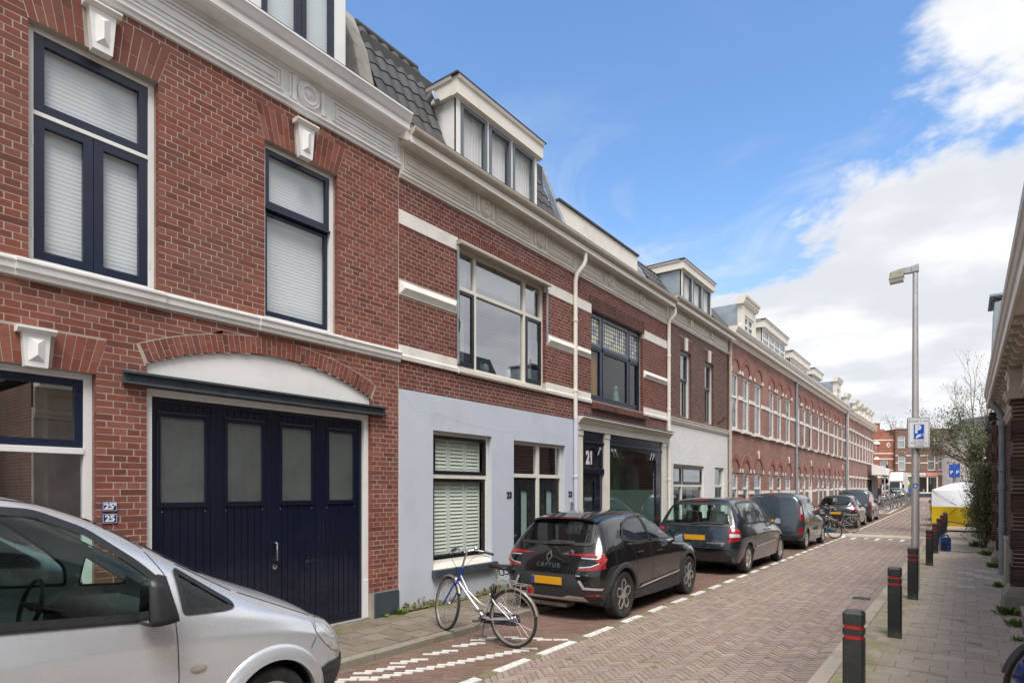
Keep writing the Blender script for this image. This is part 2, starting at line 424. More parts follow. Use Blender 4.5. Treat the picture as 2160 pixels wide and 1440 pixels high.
unit_mat('leaf_shrub', [(0.06, 0.09, 0.03), (0.10, 0.13, 0.045), (0.17, 0.18, 0.09), (0.24, 0.21, 0.14), (0.13, 0.15, 0.065)], rough=0.5, bump=0, spec=0.4, fine=0.2)
unit_mat('leaf_brown', [(0.12, 0.06, 0.035), (0.17, 0.09, 0.05), (0.21, 0.12, 0.07)], rough=0.7, bump=0, fine=0.2)
unit_mat('leaf_weed', [(0.07, 0.13, 0.02), (0.11, 0.19, 0.03), (0.15, 0.23, 0.04)], rough=0.6, bump=0, fine=0.2)
far_brick('far_brick_red', (0.30, 0.128, 0.102), (0.235, 0.098, 0.082), (0.50, 0.42, 0.37))
far_brick('far_brick_deep', (0.265, 0.118, 0.096), (0.205, 0.092, 0.078), (0.48, 0.405, 0.36))
far_brick('far_brick_orange', (0.34, 0.105, 0.06), (0.26, 0.08, 0.05), (0.38, 0.28, 0.22), axis='uz')
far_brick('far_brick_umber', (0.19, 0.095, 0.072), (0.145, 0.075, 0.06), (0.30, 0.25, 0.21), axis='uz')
glass('pane_blind', tint=(0.97, 0.98, 0.985), clear=1.0, refl=0.75, wave=0.03)
glass('pane_dark', tint=(0.80, 0.84, 0.82), clear=0.92, body=(0.02, 0.02, 0.018), refl=1.0, wave=0.04)
glass('pane_mirror', tint=(0.80, 0.84, 0.84), clear=0.9, body=(0.05, 0.06, 0.065), refl=1.0, ior=4.2, wave=0.03)
glass('pane_milk', tint=(0.8, 0.9, 0.88), clear=0.2, body=(0.30, 0.42, 0.41), refl=1.0, rough=0.05)
glass('car_glass', tint=(0.74, 0.90, 0.84), clear=0.97, body=(0.01, 0.014, 0.014), refl=1.0)
glass('car_glass_dark', tint=(0.16, 0.18, 0.18), clear=0.4, body=(0.006, 0.007, 0.008), refl=1.3)
glass('pane_shop', tint=(0.80, 0.86, 0.83), clear=0.95, body=(0.05, 0.06, 0.06), refl=1.0, ior=2.7, wave=0.03)
unit_mat('arch_brick', [(0.24, 0.095, 0.075), (0.29, 0.118, 0.092), (0.26, 0.105, 0.085)], grime=(0.27, 0.15, 0.13), grime_amt=0.5)
def tag(o, label=None, cat=None, group=None, kind=None):
 if label: o['label'] = label
 if cat: o['category'] = cat
 if group: o['group'] = group
 if kind: o['kind'] = kind
 return o
def thing(name, label, cat, loc=(0, 0, 0), rz=0.0, group=None):
 o = bpy.data.objects.new(name, None)
 COL.objects.link(o)
 o.empty_display_size = 0.2
 o.location = loc
 o.rotation_euler = (0, 0, rz)
 return tag(o, label, cat, group)
def base_of(parent):
 v = Vector((0, 0, 0))
 while parent is not None:
  v += Vector(parent.location)
  parent = parent.parent
 return v
def link(name, me, parent=None, loc=(0, 0, 0)):
 o = bpy.data.objects.new(name, me)
 COL.objects.link(o)
 if parent is not None:
  o.parent = parent
 o.location = loc
 return o
class MB:
 """collects faces and turns them into ONE mesh object"""
 def __init__(self):
  self.v, self.f, self.mi = [], [], []
  self.cur = 0
 def add(self, vs, fs):
  b = len(self.v)
  self.v.extend([tuple(p) for p in vs])
  for q in fs:
   self.f.append(tuple(b + i for i in q))
   self.mi.append(self.cur)
  return self
 def box(self, x0, x1, y0, y1, z0, z1):
  if x0 > x1: x0, x1 = x1, x0
  if y0 > y1: y0, y1 = y1, y0
  if z0 > z1: z0, z1 = z1, z0
  vs = [(x0, y0, z0), (x1, y0, z0), (x1, y1, z0), (x0, y1, z0), (x0, y0, z1), (x1, y0, z1), (x1, y1, z1), (x0, y1, z1)]
  fs = [(0, 3, 2, 1), (4, 5, 6, 7), (0, 1, 5, 4), (1, 2, 6, 5), (2, 3, 7, 6), (3, 0, 4, 7)]
  return self.add(vs, fs)
 def hull8(self, lo, hi):
  """two quads (4 points each, same winding, counter-clockwise seen from hi) joined"""
  vs = list(lo) + list(hi)
  fs = [(3, 2, 1, 0), (4, 5, 6, 7), (0, 1, 5, 4), (1, 2, 6, 5), (2, 3, 7, 6), (3, 0, 4, 7)]
  return self.add(vs, fs)
 def prism(self, poly, axis, a, b):
  """polygon extruded along an axis; poly is in the other two coordinates"""
  n = len(poly)
  def P(p, t):
   if axis == 'x': return (t, p[0], p[1])
   if axis == 'y': return (p[0], t, p[1])
   return (p[0], p[1], t)
  vs = [P(p, a) for p in poly] + [P(p, b) for p in poly]
  fs = [tuple(range(n))[::-1], tuple(range(n, 2 * n))]
  for i in range(n):
   j = (i + 1) % n
   fs.append((i, j, n + j, n + i))
  area = sum(poly[i][0] * poly[(i + 1) % n][1] - poly[(i + 1) % n][0] * poly[i][1] for i in range(n))
  flip = (area < 0) != (b < a)
  if axis == 'y': flip = not flip
  if flip: fs = [q[::-1] for q in fs]
  return self.add(vs, fs)
 def frame(self, y0, y1, z0, z1, w, x0, x1, wb=None, wt=None):
  """rectangular frame in a wall whose face looks along x; butt joints"""
  wb = w if wb is None else wb
  wt = w if wt is None else wt
  self.box(x0, x1, y0, y0 + w, z0, z1)
  self.box(x0, x1, y1 - w, y1, z0, z1)
  self.box(x0, x1, y0 + w, y1 - w, z0, z0 + wb)
  self.box(x0, x1, y0 + w, y1 - w, z1 - wt, z1)
  return self
 def tube(self, pts, r, n=8, closed=False, cap=True):
  pts = [Vector(p) for p in pts]
  m = len(pts)
  rr = r if isinstance(r, (list, tuple)) else [r] * m
  base = len(self.v)
  up = Vector((0, 0, 1))
  prev = None
  vs = []
  for i, p in enumerate(pts):
   if closed:
    t = pts[(i + 1) % m] - pts[i - 1]
   else:
    t = pts[min(i + 1, m - 1)] - pts[max(i - 1, 0)]
   if t.length < 1e-9: t = Vector((0, 0, 1))
   t.normalize()
   if prev is None:
    a = t.cross(up)
    if a.length < 0.05: a = t.cross(Vector((1, 0, 0)))
   else:
    a = prev - t * prev.dot(t)
    if a.length < 1e-6: a = t.cross(up)
   a.normalize()
   prev = a
   b = t.cross(a)
   for k in range(n):
    an = 2 * PI * k / n
    vs.append(p + a * (rr[i] * math.cos(an)) + b * (rr[i] * math.sin(an)))
  fs = []
  for i in range(m if closed else m - 1):
   i2 = (i + 1) % m
   for k in range(n):
    k2 = (k + 1) % n
    fs.append((i * n + k, i * n + k2, i2 * n + k2, i2 * n + k))
  if cap and not closed:
   fs.append(tuple(range(n))[::-1])
   fs.append(tuple((m - 1) * n + k for k in range(n)))
  return self.add(vs, fs)
 def lathe(self, prof, axis, c, n=24, closed=False):
  """profile [(radius, along)] turned about an axis through c"""
  vs = []
  for (r, t) in prof:
   for k in range(n):
    an = 2 * PI * k / n
    u, w = r * math.cos(an), r * math.sin(an)
    if axis == 'x': vs.append((c[0] + t, c[1] + u, c[2] + w))
    elif axis == 'y': vs.append((c[0] + w, c[1] + t, c[2] + u))
    else: vs.append((c[0] + u, c[1] + w, c[2] + t))
  fs = []
  m = len(prof)
  for i in range(m if closed else m - 1):
   i2 = (i + 1) % m
   for k in range(n):
    k2 = (k + 1) % n
    fs.append((i * n + k, i * n + k2, i2 * n + k2, i2 * n + k))
  if not closed:
   if prof[0][0] > 1e-6: fs.append(tuple(range(n))[::-1])
   if prof[-1][0] > 1e-6: fs.append(tuple((m - 1) * n + k for k in range(n)))
  return self.add(vs, fs)
 def sweep(self, prof, x0, sgn, y0, y1, caps=True):
  """moulding: profile [(projection, z)] run along y on a wall whose face is x0; sgn is the outward x direction"""
  n = len(prof)
  vs = [(x0 + sgn * p, y0, z) for p, z in prof] + [(x0 + sgn * p, y1, z) for p, z in prof]
  fs = []
  for i in range(n - 1):
   q = (i, n + i, n + i + 1, i + 1)
   fs.append(q if sgn > 0 else q[::-1])
  if caps:
   a = tuple(range(n)); b = tuple(range(n, 2 * n))
   fs.append(a if sgn > 0 else a[::-1])
   fs.append(b[::-1] if sgn > 0 else b)
  return self.add(vs, fs)
 def build(self, name, mats, parent=None, smooth=False, bevel=0.0, local=False, fix=False, angle=None):
  me = bpy.data.meshes.new(name)
  off = Vector((0, 0, 0)) if (parent is None or local) else base_of(parent)
  if off.length > 0:
   vs = [(p[0] - off.x, p[1] - off.y, p[2] - off.z) for p in self.v]
  else:
   vs = self.v
  me.from_pydata(vs, [], self.f)
  if not isinstance(mats, (list, tuple)):
   mats = [mats]
  for q in mats:
   me.materials.append(M[q] if isinstance(q, str) else q)
  if len(mats) > 1:
   me.polygons.foreach_set('material_index', self.mi)
  if fix or bevel > 0:
   bm = bmesh.new(); bm.from_mesh(me)
   bmesh.ops.remove_doubles(bm, verts=bm.verts, dist=1e-5) if fix else None
   if fix: bmesh.ops.recalc_face_normals(bm, faces=bm.faces)
   if bevel > 0:
    es = [e for e in bm.edges if len(e.link_faces) == 2 and e.calc_face_angle(0) > 0.6]
    bmesh.ops.bevel(bm, geom=es, offset=bevel, segments=2, profile=0.7, affect='EDGES', clamp_overlap=True)
   bm.to_mesh(me); bm.free()
  if smooth:
   me.polygons.foreach_set('use_smooth', [True] * len(me.polygons))
   if angle is not None:
    me.set_sharp_from_angle(angle=R(angle))
  me.update()
  return link(name, me, parent)
def children(o):
 return [c for c in bpy.data.objects if c.parent == o]
KIDS = {}
def copy_tree(o, loc=None, rz=None, label=None, group=None, parent=None):
 """a copy of a thing with copies of its parts and sub-parts (mesh data shared)"""
 c = o.copy()
 COL.objects.link(c)
 if parent is not None: c.parent = parent
 if loc is not None: c.location = loc
 if rz is not None: c.rotation_euler = (0, 0, rz)
 if label: c['label'] = label
 if group: c['group'] = group
 for ch in list(o.children):
  copy_tree(ch, parent=c)
 return c
def solid_intervals(y0, y1, z, holes):
 """free stretches of a course: (start, end, slanted start, slanted end)"""
 iv = [(y0, y1, None, None)]
 for h in holes:
  fn = None
  if h[0] == 'r':
   if not (h[3] < z < h[4]): continue
   a, b = h[1], h[2]
  else:
   q = h[1](z)
   if q is None: continue
   a, b = q
   fn = h[1]
  nx = []
  for (s, e, sf, ef) in iv:
   if b <= s or a >= e: nx.append((s, e, sf, ef)); continue
   if a > s: nx.append((s, a, sf, fn))
   if b < e: nx.append((b, e, fn, ef))
  iv = nx
 return iv
def lay_bricks(y0, y1, z0, z1, holes, L=0.237, H=0.0585, J=0.0085, seed=1, course0=0):
 """cross bond: stretcher and header courses in turn; returns (ya, yb, za, zb, kind)"""
 rnd = random.Random(seed)
 out = []
 hd = (L - J) / 2.0
 i = course0
 z = z0
 while z < z1 - 0.01:
  za, zb = z, min(z + H, z1)
  iv = solid_intervals(y0, y1, (za + zb) / 2, holes)
  if i % 2 == 0:
   step, ph = L + J, ((i // 2) % 2) * (L + J) / 2
  else:
   step, ph = hd + J, (hd + J) * 0.5 + 0.0
  kmin = int(math.floor((y0 - ph) / step)) - 1
  kmax = int(math.ceil((y1 - ph) / step)) + 1
  for (s, e, sf, ef) in iv:
   run = []
   for k in range(kmin, kmax):
    a = ph + k * step
    b = a + step - J
    aa, bb = max(a, s), min(b, e)
    if bb - aa < 0.03: continue
    run.append([aa, bb, aa == a and bb == b and zb - za > H - 1e-6])
   if not run: continue
   if run[0][0] != s: run[0][0], run[0][2] = s, False
   if run[-1][1] != e: run[-1][1], run[-1][2] = e, False
   for aa, bb, full in run:
    t = [aa, bb, aa, bb]
    for (fn, at, ix) in ((sf, aa == s, 0), (ef, bb == e, 1)):
     if fn and at:
      for (zz, o) in ((za, 0), (zb, 2)):
       q = fn(zz)
       if q: t[ix + o] = q[1 - ix] + (.003 if ix == 0 else -.003)
      full = False
    out.append((aa, bb, za, zb, ('S' if i % 2 == 0 else 'H') if full else 'C', t))
  z += H + J
  i += 1
 return out
def brick_mesh_arrays(rects, x0, sgn, depth, jitter, seed):
 """vectorised: a five-sided box per brick"""
 r = np.array([q[:4] for q in rects], dtype=float)
 tp = np.array([q[5] if len(q) > 5 else (q[0], q[1], q[0], q[1]) for q in rects], dtype=float)
 n = len(r)
 rs = np.random.RandomState(seed)
 xf = x0 + sgn * (rs.rand(n) - .35) * jitter
 xb = np.full(n, x0 - sgn * depth)
 v = np.zeros((n, 8, 3))
 ch = 0.0012
 for k, (yi, zi) in enumerate(((0, 2), (1, 2), (1, 3), (0, 3))):
  sy = 1 if yi == 0 else -1
  sz = 1 if zi == 2 else -1
  v[:, k, 0] = xf
  v[:, k, 1] = tp[:, yi + (0 if zi == 2 else 2)] + sy * ch + (rs.rand(n) - 0.5) * 0.003
  v[:, k, 2] = r[:, zi] + sz * ch * 0.6 + (rs.rand(n) - 0.5) * 0.003
  v[:, 4 + k, 0] = xb
  v[:, 4 + k, 1] = tp[:, yi + (0 if zi == 2 else 2)]
  v[:, 4 + k, 2] = r[:, zi]
 fs = np.array([(0, 1, 2, 3), (0, 4, 5, 1), (1, 5, 6, 2), (2, 6, 7, 3), (3, 7, 4, 0)])
 if sgn < 0:
  fs = fs[:, ::-1]
 faces = (np.arange(n) * 8)[:, None, None] + fs[None]
 return v.reshape(-1, 3), faces.reshape(-1, 4)
def mesh_from_arrays(name, verts, quads, mat):
 me = bpy.data.meshes.new(name)
 nv, nf = len(verts), len(quads)
 me.vertices.add(nv)
 me.vertices.foreach_set('co', np.ascontiguousarray(verts, dtype=np.float32).ravel())
 me.loops.add(nf * 4)
 me.loops.foreach_set('vertex_index', np.ascontiguousarray(quads, dtype=np.int32).ravel())
 me.polygons.add(nf)
 me.polygons.foreach_set('loop_start', np.arange(0, nf * 4, 4, dtype=np.int32))
 me.polygons.foreach_set('loop_total', np.full(nf, 4, dtype=np.int32))
 me.update(calc_edges=True)
 me.validate()
 me.materials.append(M[mat])
 me.polygons.foreach_set('use_smooth', [False] * nf)
 return me
def masonry(parent, y0, y1, z0, z1, holes, mat, x0=-6.78, sgn=1, seed=1, nparts=300, near=(0, 0, 1.9), H=0.0585, L=0.237,
   part_name='brick', rest_name='bricks', min_z=-1):
 """a brick skin: the nearest whole bricks become parts, the rest one joined part"""
 rects = lay_bricks(y0, y1, z0, z1, holes, L=L, H=H, seed=seed)
 off = base_of(parent)
 full = [i for i, q in enumerate(rects) if q[4] in 'SH' and (q[2] + q[3]) / 2 > min_z]
 def dist(i):
  q = rects[i]
  d = ((q[0] + q[1]) / 2 - near[1]) ** 2 + ((q[2] + q[3]) / 2 - near[2]) ** 2
  return d * (1.0 if q[4] == 'S' else 1.15)
 full.sort(key=dist)
 pick = set(full[:nparts])
 proto = {}
 rnd = random.Random(seed)
 for kind in 'SH':
  w = (L if kind == 'S' else (L - 0.0085) / 2)
  v, f = brick_mesh_arrays([(-w / 2, w / 2, -H / 2, H / 2)], 0.0, sgn, 0.06, 0.0, seed)
  proto[kind] = mesh_from_arrays(part_name, v, f, mat)
 for i in pick:
  q = rects[i]
  o = link(part_name, proto[q[4]], parent,
     (x0 - off.x + rnd.uniform(-0.0004, 0.001), (q[0] + q[1]) / 2 - off.y, (q[2] + q[3]) / 2 - off.z))
 rest = [q for i, q in enumerate(rects) if i not in pick]
 if rest:
  v, f = brick_mesh_arrays(rest, x0, sgn, 0.06, 0.001, seed + 5)
  v = v - np.array(off)
  me = mesh_from_arrays(rest_name, v, f, mat)
  o = link(rest_name, me, parent)
  o['kind'] = 'stuff'
def wall_core(parent, name, y0, y1, z0, z1, holes, mat, x0=-6.7812, sgn=1, depth=0.14, back=None):
 """mortar bed behind the bricks with real openings (rectangles; arcs are sliced)"""
 rects = []
 for h in holes:
  if h[0] == 'r':
   rects.append((h[1] - 0.006, h[2] + 0.006, h[3], h[4]))
  else:
   za, zb = h[2], h[3]
   n = 10
   for i in range(n):
    a, b = za + (zb - za) * i / n, za + (zb - za) * (i + 1) / n
    q = h[1]((a + b) / 2)
    if q: rects.append((q[0] - 0.004, q[1] + 0.004, a, b))
 ys = sorted(set([y0, y1] + [min(max(v, y0), y1) for r in rects for v in r[:2]]))
 zs = sorted(set([z0, z1] + [min(max(v, z0), z1) for r in rects for v in r[2:]]))
 ny, nz = len(ys) - 1, len(zs) - 1
 hole = [[False] * nz for _ in range(ny)]
 for i in range(ny):
  yc = (ys[i] + ys[i + 1]) / 2
  for j in range(nz):
   zc = (zs[j] + zs[j + 1]) / 2
   hole[i][j] = any(r[0] < yc < r[1] and r[2] < zc < r[3] for r in rects)
 mb = MB()
 xb = x0 - sgn * depth
 def quad(a, b, c, d):
  mb.add([a, b, c, d], [(0, 1, 2, 3) if sgn > 0 else (3, 2, 1, 0)])
 for i in range(ny):
  j = 0
  while j < nz:
   if hole[i][j]: j += 1; continue
   k = j
   while k + 1 < nz and not hole[i][k + 1]: k += 1
   a, b, c, d = ys[i], ys[i + 1], zs[j], zs[k + 1]
   quad((x0, a, c), (x0, b, c), (x0, b, d), (x0, a, d))
   if back:
    quad((xb, b, c), (xb, a, c), (xb, a, d), (xb, b, d))
   if j > 0: quad((x0, b, c), (x0, a, c), (xb, a, c), (xb, b, c))
   if k < nz - 1: quad((x0, a, d), (x0, b, d), (xb, b, d), (xb, a, d))
   j = k + 1
  for j in range(nz):
   if hole[i][j]: continue
   c, d = zs[j], zs[j + 1]
   if i > 0 and hole[i - 1][j] or i == 0:
    a = ys[i]
    quad((x0, a, d), (xb, a, d), (xb, a, c), (x0, a, c))
   if i < ny - 1 and hole[i + 1][j] or i == ny - 1:
    b = ys[i + 1]
    quad((x0, b, c), (xb, b, c), (xb, b, d), (x0, b, d))
 return mb.build(name, mat, parent)
def inset_poly(p, d):
 n = len(p)
 ar = sum(p[i][0] * p[(i + 1) % n][1] - p[(i + 1) % n][0] * p[i][1] for i in range(n))
 s = 1 if ar > 0 else -1
 out = []
 for i in range(n):
  a, b, c = Vector(p[i - 1]), Vector(p[i]), Vector(p[(i + 1) % n])
  u, w = (b - a).normalized(), (c - b).normalized()
  n1, n2 = Vector((-u.y, u.x)) * s, Vector((-w.y, w.x)) * s
  k = 1 + n1.dot(n2)
  out.append(tuple(b + (n1 + n2) * (d / max(.3, k))))
 return out
def voussoirs(parent, polys, mat, x0, sgn=1, proud=0.0012, depth=0.10, name='arch_brick', joint=0.0042):
 """cut bricks of an arch, each a part: polygons in (y, z)"""
 off = base_of(parent)
 for p in polys:
  c = (sum(q[0] for q in p) / len(p), sum(q[1] for q in p) / len(p))
  sh = [(q[0] - c[0], q[1] - c[1]) for q in inset_poly(p, joint)]
  mb = MB()
  mb.prism(sh, 'x', -sgn * depth, sgn * proud + random.uniform(-0.0006, 0.001))
  o = mb.build(name, mat, parent, local=True)
  o.location = (x0 - off.x, c[0] - off.y, c[1] - off.z)
def flat_arch(y0, y1, zb, zt, splay, n, key=None, split=True):
 """splayed flat arch as brick polygons, with a gap for the keystone"""
 polys = []
 for i in range(n):
  def at(t, z):
   yb = y0 + (y1 - y0) * t
   yt = (y0 - splay) + (y1 - y0 + 2 * splay) * t
   f = (z - zb) / (zt - zb)
   return yb + (yt - yb) * f
  t0, t1 = i / n, (i + 1) / n
  mid = (at(t0, zb) + at(t1, zb)) / 2
  if key and key[0] - 0.01 < mid < key[1] + 0.01: continue
  if split:
   zm = zb + (zt - zb) * (0.36 if i % 2 else 0.66)
   polys.append([(at(t0, zb), zb), (at(t1, zb), zb), (at(t1, zm), zm), (at(t0, zm), zm)])
   polys.append([(at(t0, zm), zm), (at(t1, zm), zm), (at(t1, zt), zt), (at(t0, zt), zt)])
  else:
   polys.append([(at(t0, zb), zb), (at(t1, zb), zb), (at(t1, zt), zt), (at(t0, zt), zt)])
 return polys
def ring_arch(yc, zc, ri, ro, a0, a1, n, split=True):
 polys = []
 for i in range(n):
  t0, t1 = a0 + (a1 - a0) * i / n, a0 + (a1 - a0) * (i + 1) / n
  P = lambda r, t: (yc + r * math.cos(t), zc + r * math.sin(t))
  if split:
   rm = ri + (ro - ri) * (0.4 if i % 2 else 0.62)
   if i % 3 == 2:
    polys.append([P(ri, t0), P(ri, t1), P(ro, t1), P(ro, t0)])
    continue
   polys.append([P(ri, t0), P(ri, t1), P(rm, t1), P(rm, t0)])
   polys.append([P(rm, t0), P(rm, t1), P(ro, t1), P(ro, t0)])
  else:
   polys.append([P(ri, t0), P(ri, t1), P(ro, t1), P(ro, t0)])
 return polys
def text_mesh(s, size, name='lettering', thick=0.003, bold=0.0, align='CENTER', shear=0.0, space=1.0):
 cu = bpy.data.curves.new(name, 'FONT')
 cu.body = s
 cu.size = size
 cu.extrude = thick
 cu.offset = bold
 cu.shear = shear
 cu.space_character = space
 cu.align_x = align
 cu.align_y = 'CENTER'
 cu.resolution_u = 3
 o = bpy.data.objects.new(name, cu)
 COL.objects.link(o)
 dg = bpy.context.evaluated_depsgraph_get()
 me = bpy.data.meshes.new_from_object(o.evaluated_get(dg))
 bpy.data.objects.remove(o)
 bpy.data.curves.remove(cu)
 return me
def text_on_wall(s, size, loc, mat, parent, name='lettering', bold=0.0, rot=(PI / 2, 0, PI / 2), sx=1.0, thick=0.003, space=1.0):
 me = text_mesh(s, size, name, thick, bold, space=space)
 me.materials.clear()
 me.materials.append(M[mat])
 o = link(name, me, parent)
 off = base_of(parent) if parent else Vector((0, 0, 0))
 o.location = Vector(loc) - off
 o.rotation_euler = rot
 o.scale = (sx, 1, 1)
 return o
# ground level: flat near the camera, a raised crossing, then a gentle rise
def ground_z(y):
 z = 0.0
 if y > 27.9: z += 0.05
 if y > 32: z += (min(y, 110.0) - 32.0) * 0.0095
 return z
# ================================================================== the ground
X0 = -6.78                 # face of the long row on the left
def herringbone(x0, x1, y0, y1, L, W, rot, seed, center=None):
 """brick centres, angle and size of a herringbone laid at an angle inside a strip"""
 n = int(round(L / W))
 ca, sa = math.cos(rot), math.sin(rot)
 cx, cy = (x0 + x1) / 2, (y0 + y1) / 2
 cor = [((x - cx) * ca + (y - cy) * sa, -(x - cx) * sa + (y - cy) * ca) for x in (x0, x1) for y in (y0, y1)]
 u0 = int(min(c[0] for c in cor) / W) - n - 2; u1 = int(max(c[0] for c in cor) / W) + n + 2
 v0 = int(min(c[1] for c in cor) / W) - n - 2; v1 = int(max(c[1] for c in cor) / W) + n + 2
 J, K = np.meshgrid(np.arange(v0, v1), np.arange(-((u1 - u0) // (2 * n)) - abs(v0) - 2, (u1 - u0) // (2 * n) + abs(v1) + 2), indexing='ij')
 hx = (J + 2 * n * K + n / 2.0) * W
 hy = (J + 0.5) * W
 A = np.stack([hx.ravel(), hy.ravel(), np.zeros(hx.size)], 1)
 C, K = np.meshgrid(np.arange(u0, u1), np.arange(-((v1 - v0) // (2 * n)) - abs(u0) - 2, (v1 - v0) // (2 * n) + abs(u1) + 2), indexing='ij')
 vx = (C + 0.5) * W
 vy = (C - 2 * n + 1 + 2 * n * K + n / 2.0) * W
 B = np.stack([vx.ravel(), vy.ravel(), np.full(vx.size, PI / 2)], 1)
 P = np.concatenate([A, B])
 wx = P[:, 0] * ca - P[:, 1] * sa + cx
 wy = P[:, 0] * sa + P[:, 1] * ca + cy
 ok = (wx > x0) & (wx < x1) & (wy > y0) & (wy < y1)
 return wx[ok], wy[ok], P[ok, 2] + rot
def paver_arrays(wx, wy, ang, L, W, h, joint, seed, zf=None, tilt=0.0022):
 rs = np.random.RandomState(seed)
 n = len(wx)
 hl, hw = (L - joint) / 2, (W - joint) / 2
 t = 0.0035
 base = np.array([(-hl, -hw), (hl, -hw), (hl, hw), (-hl, hw)])
 top = np.array([(-hl + t, -hw + t), (hl - t, -hw + t), (hl - t, hw - t), (-hl + t, hw - t)])
 c, s = np.cos(ang), np.sin(ang)
 v = np.zeros((n, 8, 3))
 zo = (rs.rand(n) - 0.5) * 0.006
 tx, ty = (rs.rand(n) - 0.5) * 2 * tilt / hl, (rs.rand(n) - 0.5) * 2 * tilt / hl
 gz = np.array([zf(y) for y in wy]) if zf else np.zeros(n)
 for k in range(4):
  for (arr, o, zz) in ((base, 0, -0.03), (top, 4, h)):
   a, b = arr[k]
   v[:, o + k, 0] = wx + a * c - b * s
   v[:, o + k, 1] = wy + a * s + b * c
   v[:, o + k, 2] = gz + zz + (zo + a * tx + b * ty if o == 4 else 0)
 fs = np.array([(4, 5, 6, 7), (0, 1, 5, 4), (1, 2, 6, 5), (2, 3, 7, 6), (3, 0, 4, 7)])
 faces = (np.arange(n) * 8)[:, None, None] + fs[None]
 return v.reshape(-1, 3), faces.reshape(-1, 4)
def paving(parent, wx, wy, ang, L, W, h, joint, mat, seed, nparts, name, rest, zf=None, eye=(0.0, 0.0)):
 d = (wx - eye[0]) ** 2 + (wy - eye[1]) ** 2
 # in view only: to the left of the right frame edge and beyond the bottom edge
 X = wx * 0.8031 + wy * 0.5958
 Z = -wx * 0.5958 + wy * 0.8031
 vis = (Z > 0.5) & (np.abs(X / np.maximum(Z, 0.1)) < 0.84) & (1.9 / np.maximum(Z, 0.1) < 0.318)
 order = np.argsort(np.where(vis, d, 1e9))
 pick = order[:nparts]
 rest_i = np.array(sorted(set(range(len(wx))) - set(pick.tolist())), dtype=int)
 v, f = paver_arrays(np.zeros(1), np.zeros(1), np.zeros(1), L, W, h, joint, seed, None, 0.0)
 me = mesh_from_arrays(name, v, f, mat)
 off = base_of(parent)
 rs = np.random.RandomState(seed)
 for i in pick:
  o = link(name, me, parent, (float(wx[i]) - off.x, float(wy[i]) - off.y, (zf(wy[i]) if zf else 0.0) - off.z + rs.uniform(-.003, .003)))
  o.rotation_euler = (rs.uniform(-.012, .012), rs.uniform(-.012, .012), float(ang[i]))
 v, f = paver_arrays(wx[rest_i], wy[rest_i], ang[rest_i], L, W, h, joint, seed, zf)
 o = link(rest, mesh_from_arrays(rest, v - np.array(off), f, mat), parent)
 o['kind'] = 'stuff'
def sheet(name, x0, x1, y0, y1, dz, mat, kind='structure', step=2.0):
 ys = list(np.arange(y0, y1, step)) + [y1]
 mb = MB()
 for i in range(len(ys) - 1):
  a, b = float(ys[i]), float(ys[i + 1])
  mb.add([(x0, a, ground_z(a) + dz), (x1, a, ground_z(a) + dz), (x1, b, ground_z(b) + dz), (x0, b, ground_z(b) + dz)], [(0, 1, 2, 3)])
 o = mb.build(name, mat)
 if kind: o['kind'] = kind
 return o
# a ground sheet out to the horizon, well under the paving
pbr('soil', (0.16, 0.14, 0.12), 0.95, var=0.3, vs=0.4)
mb = MB()
ys = [-1500, -60, 27, 28, 32, 110, 1500]
for i in range(len(ys) - 1):
 a, b = ys[i], ys[i + 1]
 mb.add([(-1500, a, ground_z(a) - .06), (1500, a, ground_z(a) - .06), (1500, b, ground_z(b) - .06), (-1500, b, ground_z(b) - .06)], [(0, 1, 2, 3)])
tag(mb.build('ground', 'soil'), kind='structure')
ROAD_L, ROAD_R = -3.87, -1.22
KERB_L = -5.29
# road bed (joint sand) with the herringbone bricks as its parts
road = sheet('road', ROAD_L, ROAD_R, -3.0, 112.0, -0.005, 'mortar_road')
wx, wy, an = herringbone(ROAD_L + 0.02, ROAD_R - 0.02, 2.6, 27.4, 0.21, 0.07, R(45), 3)
paving(road, wx, wy, an, 0.21, 0.07, 0.0, 0.0055, 'paver_road', 11, 300, 'paver', 'pavers', ground_z)
wx, wy, an = herringbone(ROAD_L + 0.02, ROAD_R - 0.02, 29.0, 96.0, 0.21, 0.07, R(45), 4)
v, f = paver_arrays(wx, wy, an, 0.21, 0.07, 0.0, 0.008, 12, ground_z)
o = link('pavers', mesh_from_arrays('pavers', v, f, 'paver_road'), road); o['kind'] = 'stuff'
# the raised crossing: a grey ramp with tiles
ramp = sheet('crossing', KERB_L, ROAD_R, 27.4, 29.0, 0.004, 'kerb_right', step=0.4)
# parking strip: bricks in courses on the slant, some of them painted white
park = sheet('parking_strip', KERB_L, ROAD_L, -3.0, 112.0, -0.010, 'mortar_road')
def slant_bond(x0, x1, y0, y1, L, W, rot):
 ca, sa = math.cos(rot), math.sin(rot)
 xs, yy = [], []
 cx, cy = (x0 + x1) / 2, (y0 + y1) / 2
 rad = math.hypot(x1 - x0, y1 - y0) / 2 + L
 nr = int(rad / W) + 1
 for r in range(-nr, nr):
  u = np.arange(-rad, rad, L) + (L / 2 if r % 2 else 0.0)
  vv = np.full(len(u), r * W)
  xs.append(u * ca - vv * sa + cx); yy.append(u * sa + vv * ca + cy)
 xs, yy = np.concatenate(xs), np.concatenate(yy)
 ok = (xs > x0) & (xs < x1) & (yy > y0) & (yy < y1)
 return xs[ok], yy[ok], np.full(ok.sum(), rot)
wx, wy, an = slant_bond(KERB_L + 0.02, ROAD_L - 0.16, 2.2, 27.4, 0.21, 0.072, R(38))
